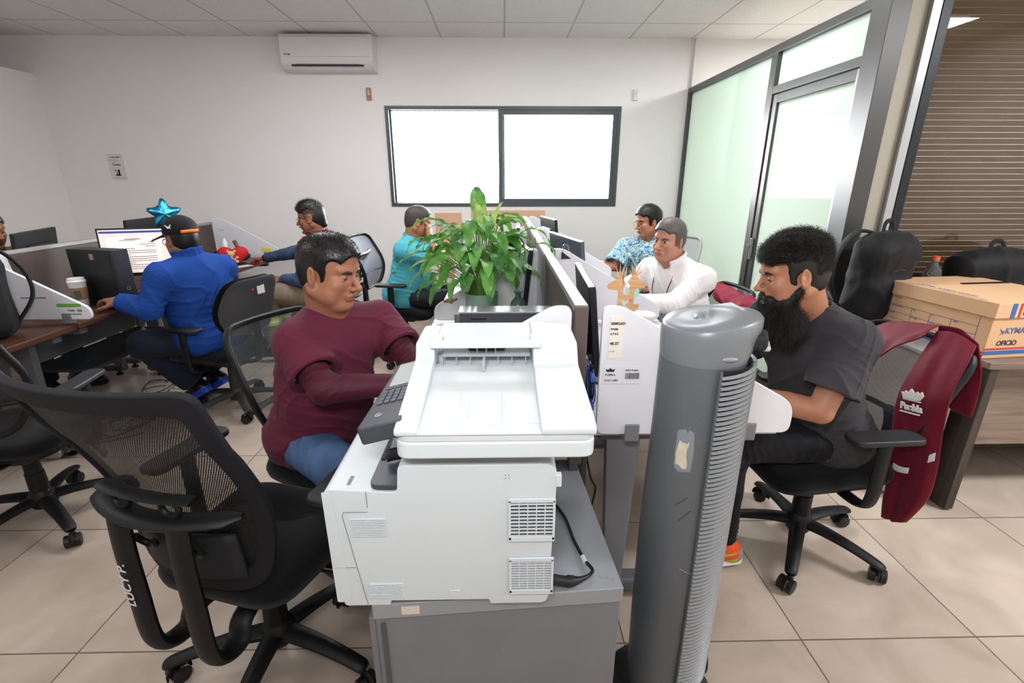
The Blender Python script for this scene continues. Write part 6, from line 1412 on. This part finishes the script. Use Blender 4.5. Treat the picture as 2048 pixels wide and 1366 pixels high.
cloth('front_panel', [[q(1.535, 1.605, .965), q(1.545, 1.54, .978), q(1.555, 1.47, .955)], [q(1.49, 1.59, .88), q(1.49, 1.51, .90), q(1.51, 1.435, .905)], [q(1.45, 1.59, .745), q(1.455, 1.50, .78), q(1.47, 1.415, .81)],
    [q(1.44, 1.57, .615), q(1.44, 1.48, .65), q(1.455, 1.395, .69)], [q(1.44, 1.535, .47), q(1.44, 1.46, .51), q(1.45, 1.375, .56)], [q(1.445, 1.53, .33), q(1.44, 1.45, .36), q(1.45, 1.375, .43)], [q(1.45, 1.517, .245), q(1.445, 1.475, .262), q(1.45, 1.425, .295)]], 4, 7, vm, vr, wa=.006, seed=1)
cloth('back_panel', [[q(1.545, 1.605, .985), q(1.535, 1.69, .972), q(1.53, 1.80, .945), q(1.51, 1.87, .90)], [q(1.50, 1.60, .970), q(1.48, 1.69, .915), q(1.46, 1.79, .84), q(1.45, 1.87, .78)], [q(1.485, 1.598, .955), q(1.455, 1.68, .865), q(1.44, 1.77, .765), q(1.43, 1.85, .66)]], 4, 3, vm, vr, wa=.004, seed=2)
cloth('collar_fold', [[q(1.55, 1.62, .985), q(1.56, 1.55, .99), q(1.57, 1.48, .96)], [q(1.59, 1.63, .86), q(1.60, 1.55, .86), q(1.60, 1.47, .85)], [q(1.61, 1.63, .70), q(1.615, 1.55, .69), q(1.61, 1.47, .69)]], 4, 3, vm, vr, wa=.005, seed=3)
cloth('reflective_strip', [[q(1.432, 1.535, .487), q(1.431, 1.49, .490), q(1.431, 1.45, .508)], [q(1.432, 1.533, .462), q(1.431, 1.49, .466), q(1.431, 1.45, .484)]], 4, 3, tape, vr, wa=0, th=.002)
cloth('reflective_strip', [[q(1.438, 1.402, .59), q(1.440, 1.385, .61)], [q(1.438, 1.400, .56), q(1.440, 1.380, .58)]], 4, 3, tape, vr, wa=0, th=.002)
wp = M('white_print', 'f2f2f2', .6); LM = Matrix.Rotation(R(-90), 3, 'Z') @ Matrix.Rotation(R(90), 3, 'X') @ Matrix.Rotation(R(14), 3, 'Z'); le_ = LM.to_euler(); lg = q(1.428, 1.548, .695)
text('Puebla', .034, wp, vr, lg, le_, name='logo_text', bold=.0012, ext=.002); text('GOBIERNO DE LA CIUDAD', .0066, wp, vr, lg + LM @ Vector((0, -.012, 0)), le_, name='logo_text', ext=.003, bold=.0003)
for P in ([(.012, .034), (.004, .060), (.014, .056), (.018, .066), (.028, .058), (.030, .040)], [(.033, .038), (.032, .066), (.040, .076), (.048, .066), (.046, .038)], [(.050, .038), (.052, .062), (.062, .070), (.070, .060), (.078, .072), (.084, .058), (.070, .040)], [(.010, .034), (.075, .034), (.072, .037), (.013, .037)]):
    b = MB(); b.prism(P, lambda a, c: lg + LM @ Vector((a * 1.1, c, -.003)), lambda a, c: lg + LM @ Vector((a * 1.1, c, .003))); b.out('crown_emblem', wp, vr, smooth=False)
gt = thing('maroon_garment', 'maroon garment with white tag bunched on the chair behind the white shirt', 'garment', (1.45, 2.95, 0)); q2 = lambda x, y, z: Vector((x, y, z))
f = F(); f.cone((.0, -.22, .74), (.02, .20, .76), .050, .055, .05); f.cone((-.02, -.22, .74), (-.03, -.15, .60), .045, .05, .05); f.cone((.03, -.16, .76), (.05, .10, .62), .05, .06, .05); f.post.append(wr(.010, 30, 5)); sdf_obj('cloth', f, .006, fabric('vest_maroon3', '8a2338', .7), (0, 0, 0), gt)
b = MB(); b.box((.0, -.265, .765), (.045, .004, .03), Matrix.Rotation(R(-20), 3, 'Y')); b.out('white_tag', wp, gt, smooth=False)
# ================================================================== the people
def floral_mat():
    if 'floral' in MATS: return MATS['floral']
    m = M('floral', '7fb0c8', .7); nt = m.node_tree; ns, ln, b = nodes(m)
    tc = nt.nodes.new('ShaderNodeTexCoord'); wv = nt.nodes.new('ShaderNodeTexNoise'); wv.inputs['Scale'].default_value = 14; wv.inputs['Distortion'].default_value = 3.5
    wv.inputs['Detail'].default_value = 2.5
    ln.new(tc.outputs['Object'], wv.inputs['Vector']); r = nt.nodes.new('ShaderNodeValToRGB'); ln.new(wv.outputs['Fac'], r.inputs[0]); r.color_ramp.interpolation = 'CONSTANT'
    e = r.color_ramp.elements; e[0].position = 0; e[0].color = srgb('2c5570') + (1,); e[1].position = .40; e[1].color = srgb('6fa6c4') + (1,)
    for p, c in ((.47, '3d6f8d'), (.50, 'cfe0dc'), (.54, '7fb3cf'), (.585, '9fae86'), (.62, '2f5a76'), (.66, 'e6ecd9')):
        x = e.new(p); x.color = srgb(c) + (1,)
    ln.new(r.outputs[0], b.inputs['Base Color']); return m
def denim(name, col):
    if name in MATS: return MATS[name]
    m = M(name, col, .85, bump=(1400, .4, .0006)); nt = m.node_tree; ns, ln, b = nodes(m); tc = nt.nodes.new('ShaderNodeTexCoord')
    n = nt.nodes.new('ShaderNodeTexNoise'); n.inputs['Scale'].default_value = 9; n.inputs['Detail'].default_value = 8; mp = nt.nodes.new('ShaderNodeMapping'); mp.inputs['Scale'].default_value = (1, 1, .35)
    ln.new(tc.outputs['Object'], mp.inputs[0]); ln.new(mp.outputs[0], n.inputs['Vector']); r = nt.nodes.new('ShaderNodeValToRGB'); ln.new(n.outputs['Fac'], r.inputs[0])
    c = srgb(col); e = r.color_ramp.elements; e[0].position = .35; e[0].color = tuple(v * .62 for v in c) + (1,); e[1].position = .7; e[1].color = tuple(min(1, v * 1.5) for v in c) + (1,)
    ln.new(r.outputs[0], b.inputs['Base Color']); return m
BLK = ('hair_black', '141213', .38); DBR = ('hair_dark', '15110f', .45)
def shoe(col, sole='e8e6e2', zone=None, more=()): return dict(mats=[M('shoe_' + col, col, .5)] + list(more), sole=M('sole_' + sole, sole, .6), zone=zone)
# -- seated man, maroon T-shirt, behind the printer
def maroon_after(k):
    pass
build_person('man in maroon T-shirt and jeans leaning over the desk behind the white printer', dict(
    hero=1, pel=(-.71, 1.67, .57), neck=(-.61, 1.645, 1.045), head=(-.572, 1.605, 1.183), yaw=-17, pitch=11, roll=0,
    sL=(-.475, 1.80, .965), sR=(-.672, 1.505, .965), eR=(-.555, 1.39, .855), wR=(-.31, 1.44, .85), eL=(-.335, 1.66, .84), wL=(-.16, 1.50, .80),
    kR=(-.48, 1.36, .535), kL=(-.36, 1.62, .54), aR=(-.43, 1.42, .10), aL=(-.35, 1.62, .10), fat=.024, armr=.94,
    hR=dict(n=(0, 0, -1), d=(.8, .15, -.1), curl=.35), hL=dict(n=(0, .1, -1), d=(.9, -.2, -.1), curl=.35),
    skin=('tan', '99664e', '8c5547'), face=dict(w=1.04, jaw=1.12, fat=.005, nose=1.0, shut=.7, neck=.062), brow=BLK,
    tops=[dict(name='undershirt_sleeves', mat=fabric('maroon_dark', '471728', .6), infl=.000, sleeve=1.93, wrk=(.0012, 60), seed=4),
          dict(name='tshirt', mat=fabric('maroon_tee', '591d33', .82), infl=.012, sleeve=.68, flare=1.08, hem=-.02, neckr=.066, wrk=(.0042, 34), seed=2)],
    trousers=dict(mat=denim('jeans', '3f597c'), infl=.012), shoes=shoe('26272b'),
    hair=dict(h=.003, side=.0025, mat=BLK, line=.080, nf=420, na=.0012, tx=.008,
              strands=dict(n=5200, len=.009, seg=3, r=.0006, lift=.38, comb=lambda q: np.stack([.35 + 0 * q[:, 0], 0 * q[:, 0], .25 + 0 * q[:, 0]], 1), mask=lambda q: q[:, 2] > .035, rand=.25))))
# -- bearded man
def beard_after(k):
    hd, Rh = k['hd'], k['Rh']; f = F(hd, Rh)
    f.ell((.045, 0, -.085), (.055, .058, .045), .02); f.ell((.035, 0, -.125), (.055, .050, .055), .03); f.ell((.045, 0, -.17), (.040, .036, .045), .03)
    for s_ in (1, -1):
        f.cone((.0, s_ * .066, -.045), (.045, s_ * .050, -.085), .013, .022, .02); f.cone((.092, s_ * .004, -.050), (.082, s_ * .030, -.068), .0065, .0065, .006)
        f.cone((.082, s_ * .030, -.068), (.068, s_ * .038, -.09), .010, .015, .01)
        f.ell((.062, s_ * .050, -.035), (.026, .016, .024), .008, 's')
    f.ell((.100, 0, -.066), (.014, .017, .0065), .004, 's')
    f.post.append(wr(.004, 300, 9))
    mt = M('beard_hair', '17130f', .55, bump=(300, .6, .003)); bo = sdf_obj('beard', f, .003, mt, k['origin'], k['body'])
    def comb(q): return np.stack([.18 + .1 * (q[:, 0] - .04) / .05, q[:, 1] * 3.0, -1.0 + 0 * q[:, 0]], 1)
    strands(f, hd, Rh, dict(n=15000, seg=5, len=lambda q, r: (.012 + np.clip(-.075 - q[:, 2], 0, .06) * .7) * (.5 + r), r=.00055, lift=.55, comb=comb, rand=.3, curl=.0035, turns=7,
        mask=lambda q: (q[:, 2] < -.02)), mt, k['origin'], bo)
    b = MB(); nk = k['neck']; b.tube([nk + Rh @ V3(*p) for p in ((-.055, -.0, .045), (-.045, .052, .03), (-.0, .068, .002), (.05, .055, -.03))], .0022, 6)
    b.out('neck_cord', M('cord_black', '141212', .6), k['body'], loc=(-k['origin'][0], -k['origin'][1], 0))
def sneak(q, mi):
    mi = np.where(q[:, 2] > -.055, 0, 0); band = np.abs(q[:, 2] + .045 - (q[:, 0] - .03) * -.25) < .013
    mi = np.where(band, 1, mi); mi = np.where(q[:, 0] < -.045, 2, mi); mi = np.where((q[:, 2] > -.012), 1, mi); return np.where((q[:, 0] > .12), 2, mi)
build_person('bearded man in charcoal T-shirt seated right of the grey tower fan', dict(
    hero=1, pel=(1.24, 1.66, .56), neck=(1.065, 1.60, 1.055), head=(.948, 1.555, 1.182), yaw=171, pitch=13,
    sL=(1.115, 1.435, .985), sR=(1.04, 1.79, .985), eL=(1.02, 1.385, .765), wL=(.80, 1.50, .785), eR=(.93, 1.84, .78), wR=(.72, 1.70, .785),
    kL=(.83, 1.54, .55), kR=(.80, 1.80, .55), aL=(.875, 1.56, .10), aR=(.86, 1.82, .10), fL=185, fR=180, fat=.010, armr=1.06,
    hL=dict(n=(0, 0, -1), curl=.35), hR=dict(n=(0, 0, -1), curl=.35), skin=('warm', 'a97459', '95604f'), face=dict(w=1.0, nose=.85, shut=.85, neck=.060, open=.001), brow=BLK,
    tops=[dict(name='tshirt', mat=fabric('charcoal_tee', '3b393d', .85), infl=.012, sleeve=.70, flare=1.12, neckr=.064, wrk=(.0045, 34), seed=11)],
    trousers=dict(mat=fabric('black_jeans', '101014', .8), infl=.002, cuff=.040, len=.95),
    shoes=shoe('b9bd2e', 'eeece8', sneak, (M('shoe_orange', 'e2552b', .5), M('shoe_grey', '8e8c86', .7))),
    hair=dict(h=.006, side=.004, mat=('hair_curly', '1b1614', .42), line=.068, nf=130, na=.005, tx=-.022,
              strands=dict(n=11000, len=lambda q, r: (.007 + .012 * np.clip((q[:, 2] - .03) / .06, 0, 1)) * (.5 + r), seg=6, r=.0007, lift=.9, comb=lambda q: np.stack([.1 + 0 * q[:, 0], q[:, 1] * 3, .0 * q[:, 0]], 1), mask=lambda q: (q[:, 2] > .05) | ((q[:, 2] > .0) & (q[:, 0] < -.045)), rand=.5, curl=.0055, turns=8)),
    after=beard_after))
# -- blue jacket, cap
def blue_after(k):
    hd, Rh, og = k['hd'], k['Rh'], k['origin']; f = F(hd, Rh)
    f.ell((-.016, 0, .050), (.108, .090, .092), .01); f.cut((0, 0, .035), (.10, 0, -1), .004); cap = sdf_obj('cap', f, .004, fabric('cap_black', '121318', .8), og, k['body'])
    b = MB(); off = (-og[0], -og[1], 0)
    def brim(u, v): a = (u - .5) * 2.1; r = .086 + v * .075; return Vector(hd + Rh @ V3(r * math.cos(a) * (1 - .0 * v) + .012, r * math.sin(a) * .86, .052 - v * .022 - .030 * math.sin(a) ** 2))
    b.grid(brim, 18, 6); b.out('brim', MATS['cap_black'], cap, solid=.004, loc=off)
    b = MB(); b.tube([brim(i / 20, 1) for i in range(21)], .0035, 6); b.out('brim_piping', M('orange_trim', 'e8761d', .6), cap, loc=off)
    b = MB()
    def strap(u, v): a = PI + (u - .5) * 1.2; return Vector(hd + Rh @ V3(-.016 + .110 * math.cos(a), .0925 * math.sin(a), .030 + v * .018 + .0))
    b.grid(strap, 12, 1); b.out('back_strap', MATS['orange_trim'], cap, solid=.003, loc=off)
    cat_ = [(0, 0), (.010, .004), (.016, .001), (.022, .006), (.027, .015), (.034, .018), (.030, .021), (.024, .020), (.017, .013), (.009, .011), (.002, .014), (-.006, .022), (-.007, .019), (0, .011), (.002, .007), (-.003, .001)]
    b = MB()
    def lg(x, z): a = R(118) - x / .10; return Vector(hd + Rh @ V3(-.016 + .1095 * math.cos(a) * .98, .0915 * math.sin(a) * .98, .062 + z * 1.1))
    pts = [lg(x, z) for x, z in cat_]; b.prism(cat_, lambda x, z: lg(x, z), lambda x, z: lg(x, z) + (lg(x, z) - Vector(hd)).normalized() * .004)
    b.out('emblem', M('white_print', 'f2f2f2', .6), cap, loc=off)
build_person('man in bright blue jacket and black cap with orange trim at a screen', dict(
    pel=(-1.85, 2.99, .55), neck=(-1.875, 2.955, 1.03), head=(-1.925, 2.985, 1.135), yaw=152, pitch=8,
    sL=(-1.965, 2.795, .945), sR=(-1.79, 3.12, .945), eL=(-2.02, 2.72, .775), wL=(-2.235, 2.80, .795), eR=(-2.03, 3.20, .80), wR=(-2.24, 3.14, .795),
    kL=(-2.24, 2.90, .50), kR=(-2.18, 3.20, .50), aL=(-2.08, 3.06, .16), aR=(-2.05, 3.22, .16), fL=165, fR=165, ftL=30, ftR=30, fat=.035,
    hL=dict(n=(0, 0, -1), curl=.45), hR=dict(n=(0, 0, -1), curl=.35), skin=('brown', '8a5a43', '834c40'), face=dict(w=1.0, shut=.5), brow=BLK, glasses=dict(mat=('glass_frame', '101010', .3), r=.0018),
    tops=[dict(name='jacket', mat=fabric('blue_fleece', '163f8a', .8, sheen=0), infl=.020, sleeve=1.93, hem=-.03, neckr=.066, wrk=(.0055, 30), seed=8, collar=dict(h=.045, gap=.9, lean=.15))],
    trousers=dict(mat=fabric('navy_cloth', '1d2030', .85), infl=.022, cuff=.055), shoes=dict(mats=[M('shoe_blk', '0e0f14', .35), M('shoe_blue', '1f44b8', .35)], sole=M('sole_blue', '2447b4', .5), zone=lambda q, mi: np.where(q[:, 2] < -.045, 1, 0)),
    hair=dict(h=.001, side=.001, mat=BLK, line=.05), after=blue_after))
# -- glasses, maroon vest over denim shirt
def gl_after(k):
    hd, Rh = k['hd'], k['Rh']; f = F(hd, Rh); f.cone((.098, -.018, -.052), (.098, .018, -.052), .005, .005, .004); f.ell((.088, 0, -.098), (.010, .012, .010), .006)
    f.post.append(wr(.0015, 500, 3)); sdf_obj('moustache', f, .003, M(*BLK), k['origin'], k['body'])
    b = MB(); q = k['wR'] - unit(k['wR'] - k['eR']) * .005; d = unit(k['wR'] - k['eR']); b.cyl(q - d * .012, q + d * .012, .033, .033, 20)
    b.out('wristwatch', M('watch_black', '15161a', .3), k['body'], loc=(-k['origin'][0], -k['origin'][1], 0))
    b = MB(); p = k['sL'] + k['fwd'] * .085 - k['up'] * .06; q = k['sL'] * .6 + k['neck'] * .4 - k['lat'] * -.02 + k['fwd'] * .02 - k['up'] * .03
    b.box(q + k['lat'] * .07 + k['up'] * .005, (.03, .006, .03), Matrix([list(r) for r in k['T']])); b.out('shoulder_patch', M('patch_white', 'dcdcdc', .6), k['body'], loc=(-k['origin'][0], -k['origin'][1], 0))
build_person('man with glasses in maroon vest over denim shirt using a red mouse', dict(
    pel=(-1.50, 4.03, .55), neck=(-1.475, 4.01, 1.04), head=(-1.525, 4.0, 1.185), yaw=182, pitch=9,
    sL=(-1.50, 3.82, .965), sR=(-1.53, 4.20, .965), eL=(-1.60, 3.84, .72), wL=(-1.83, 4.02, .69), wR=(-2.145, 4.43, .805), pR=(0, .2, -1),
    kL=(-1.93, 3.93, .60), kR=(-1.93, 4.22, .57), aL=(-1.93, 3.93, .11), aR=(-1.95, 4.22, .11), fL=180, fR=180, fat=.010,
    hL=dict(n=(0, 0, -1), d=(-1, .2, .1), curl=.6), hR=dict(n=(0, 0, -1), d=(-1, .5, -.15), curl=.4), skin=('brown', '8a5a43', '834c40'), face=dict(w=.96, nose=1.15, shut=.6), brow=BLK,
    glasses=dict(mat=('wire_frame', '2a2a2a', .3, 1)), tops=[
        dict(name='denim_shirt', mat=denim('denim_shirt', '3a4f6d'), infl=.008, sleeve=1.93, neckr=.060, wrk=(.004, 40), collar=dict(h=.03, gap=.9), seed=3),
        dict(name='vest', mat=fabric('vest_maroon', '6b1d38', .7), infl=.026, sleeve=0, neckr=.066, wrk=(.005, 32), collar=dict(h=.045, gap=1.0, lean=.2), seed=5)],
    trousers=dict(mat=fabric('khaki', '7f705f', .85), infl=.022, cuff=.055, band=1), shoes=shoe('2b241f'),
    hair=dict(h=.022, side=.0, mat=BLK, line=.085, mohawk=1, nf=260, na=.004, strands=dict(n=1500, len=.016, seg=3, r=.0008, lift=.9, comb=lambda q: np.stack([.2 + 0 * q[:, 0], 0 * q[:, 0], .3 + 0 * q[:, 0]], 1), mask=lambda q: q[:, 2] > .06, rand=.3)), after=gl_after))
# -- teal polo
def teal_after(k):
    b = MB(); d = unit(k['wR'] - k['eR']); q = k['wR'] - d * .012; b.cyl(q - d * .012, q + d * .012, .031, .031, 20); b.out('wristwatch', M('watch_black', '15161a', .3), k['body'], loc=(-k['origin'][0], -k['origin'][1], 0))
build_person('man in turquoise polo shirt sitting sideways below the window, hand at his mouth', dict(
    pel=(-.83, 4.0, .56), neck=(-.735, 4.01, 1.02), head=(-.675, 4.01, 1.155), yaw=14, pitch=16,
    sL=(-.74, 4.20, .95), sR=(-.775, 3.83, .95), eR=(-.515, 3.80, .90), wR=(-.575, 3.93, 1.045), eL=(-.52, 4.22, .82), wL=(-.36, 4.0, .80), pL=(0, .3, -1),
    kR=(-.47, 3.84, .56), kL=(-.40, 4.12, .56), aR=(-.50, 3.86, .10), aL=(-.34, 4.12, .10), fat=.034,
    hR=dict(n=(-.9, .3, 0), d=(-.1, .45, .8), curl=.7), hL=dict(n=(0, 0, -1), curl=.35), skin=('light_tan', 'a56a4c', '93574a'), face=dict(w=1.04, jaw=1.08, shut=.8, neck=.062), brow=('hair_grey', '4a4442', .5),
    tops=[dict(name='polo_shirt', mat=fabric('turquoise', '4aa3b2', .8), infl=.016, sleeve=.80, flare=1.15, neckr=.064, wrk=(.0045, 32), seed=21, collar=dict(h=.022, gap=1.0, lean=.6))],
    trousers=dict(mat=fabric('black_slacks', '1c1e26', .7), infl=.010), shoes=shoe('15151a', '101010'),
    hair=dict(h=.003, side=.001, mat=('hair_short_grey', '3d3633', .6), line=.088, recede=.012, nf=400, na=.001), after=teal_after))
# -- white shirt
def white_after(k):
    b = MB(); T = k['T']; nk, fw, up, lt = k['neck'], k['fwd'], k['up'], k['lat']
    for s_ in (1, -1):
        pts = [nk + lt * s_ * .07 + up * .02, nk + lt * s_ * .072 + fw * .100 - up * .045, nk + lt * s_ * .058 + fw * .168 - up * .12, nk + lt * s_ * .035 + fw * .190 - up * .20, nk + fw * .192 - up * .28]
        b.tube(cr(pts, 5), .006, 6, flat=(1, .3))
    b.out('lanyard', M('lanyard_maroon', '6b1830', .7), k['body'], loc=(-k['origin'][0], -k['origin'][1], 0))
build_person('grey-haired man in white shirt with maroon lanyard looking towards the camera', dict(
    pel=(1.19, 2.97, .55), neck=(1.055, 2.955, 1.0), head=(1.0, 2.925, 1.130), yaw=216, pitch=4, roll=-3,
    sL=(1.17, 2.775, .925), sR=(.955, 3.10, .925), eL=(.98, 2.70, .79), wL=(.73, 2.76, .79), eR=(.86, 3.12, .82), wR=(.66, 3.02, .79),
    kL=(.82, 2.86, .55), kR=(.80, 3.08, .55), aL=(.80, 2.86, .10), aR=(.80, 3.08, .10), fL=180, fR=180, fat=.020,
    hL=dict(n=(0, 0, -1)), hR=dict(n=(0, 0, -1)), skin=('rosy', 'b9846b', 'a9695a'), face=dict(w=.99, nose=1.15, shut=.25, neck=.058), brow=('hair_greydark', '4b4643', .5),
    tops=[dict(name='dress_shirt', mat=fabric('white_shirt', 'e8e4e4', .8), infl=.016, sleeve=1.9, neckr=.060, vneck=.04, wrk=(.0032, 40), seed=31, collar=dict(h=.034, gap=1.2, lean=.45))],
    trousers=dict(mat=fabric('black_slacks', '1c1e26', .7), infl=.012), shoes=shoe('15151a', '101010'),
    hair=dict(h=.012, side=.005, mat=('hair_silver', '54504e', .5), line=.082, nf=300, na=.002, strands=dict(n=2600, len=.014, seg=3, r=.0008, lift=.08, comb=lambda q: np.stack([-1 + 0 * q[:, 0], 0 * q[:, 0], 0 * q[:, 0]], 1), rand=.2)), after=white_after))
# -- floral shirt
build_person('man with glasses in blue leaf-print short-sleeved shirt under the window corner', dict(
    pel=(1.27, 4.06, .55), neck=(1.225, 4.03, 1.02), head=(1.18, 4.0, 1.155), yaw=196, pitch=10,
    sL=(1.375, 3.93, .94), sR=(1.04, 4.10, .94), eR=(.925, 3.99, .79), wR=(.76, 4.13, .80), eL=(1.46, 3.80, .76), wL=(1.22, 3.70, .72),
    kL=(.98, 3.80, .55), kR=(.86, 4.02, .55), aL=(.95, 3.80, .10), aR=(.84, 4.02, .10), fL=195, fR=185, fat=.024,
    hL=dict(n=(0, 0, -1)), hR=dict(n=(0, 0, -1)), skin=('fair', 'b77a5e', '9f5c50'), face=dict(w=1.02, jaw=1.08, shut=.8), brow=DBR, glasses=dict(mat=('wire_frame', '2a2a2a', .3, 1)),
    tops=[dict(name='print_shirt', mat=floral_mat(), infl=.018, sleeve=.9, flare=1.15, neckr=.060, wrk=(.005, 34), seed=41, collar=dict(h=.028, gap=1.1, lean=.4))],
    trousers=dict(mat=fabric('black_slacks', '1c1e26', .7), infl=.012), shoes=shoe('15151a', '101010'),
    hair=dict(h=.014, side=.008, mat=DBR, line=.080, recede=.004, nf=220, na=.003, strands=dict(n=1800, len=.014, seg=3, r=.0009, lift=.4, comb=lambda q: np.stack([-.7 + 0 * q[:, 0], 0 * q[:, 0], 0 * q[:, 0]], 1), rand=.3))))
# -- man cut by the left edge of the frame
build_person('man cut off by the left frame edge, sitting beyond the dark partition', dict(
    pel=(-3.55, 3.35, .56), neck=(-3.42, 3.33, 1.02), head=(-3.375, 3.30, 1.165), yaw=-8, pitch=14,
    sL=(-3.43, 3.52, .95), sR=(-3.46, 3.15, .95), wR=(-3.12, 3.18, .80), wL=(-3.12, 3.45, .80), kR=(-3.2, 3.2, .55), kL=(-3.2, 3.45, .55), aR=(-3.2, 3.2, .10), aL=(-3.2, 3.45, .10), fat=.02,
    hL=dict(n=(0, 0, -1)), hR=dict(n=(0, 0, -1)), skin=('brown', '8a5a43', '834c40'), face=dict(shut=.8), brow=BLK,
    tops=[dict(name='sweatshirt', mat=fabric('olive', '6e6436', .85), infl=.018, sleeve=1.9, wrk=(.004, 34), seed=51)],
    trousers=dict(mat=fabric('navy_cloth', '1d2030', .85)), shoes=shoe('15151a', '101010'), hair=dict(h=.008, side=.003, mat=('hair_greydark2', '3a3634', .5), line=.082, nf=300, na=.002)))
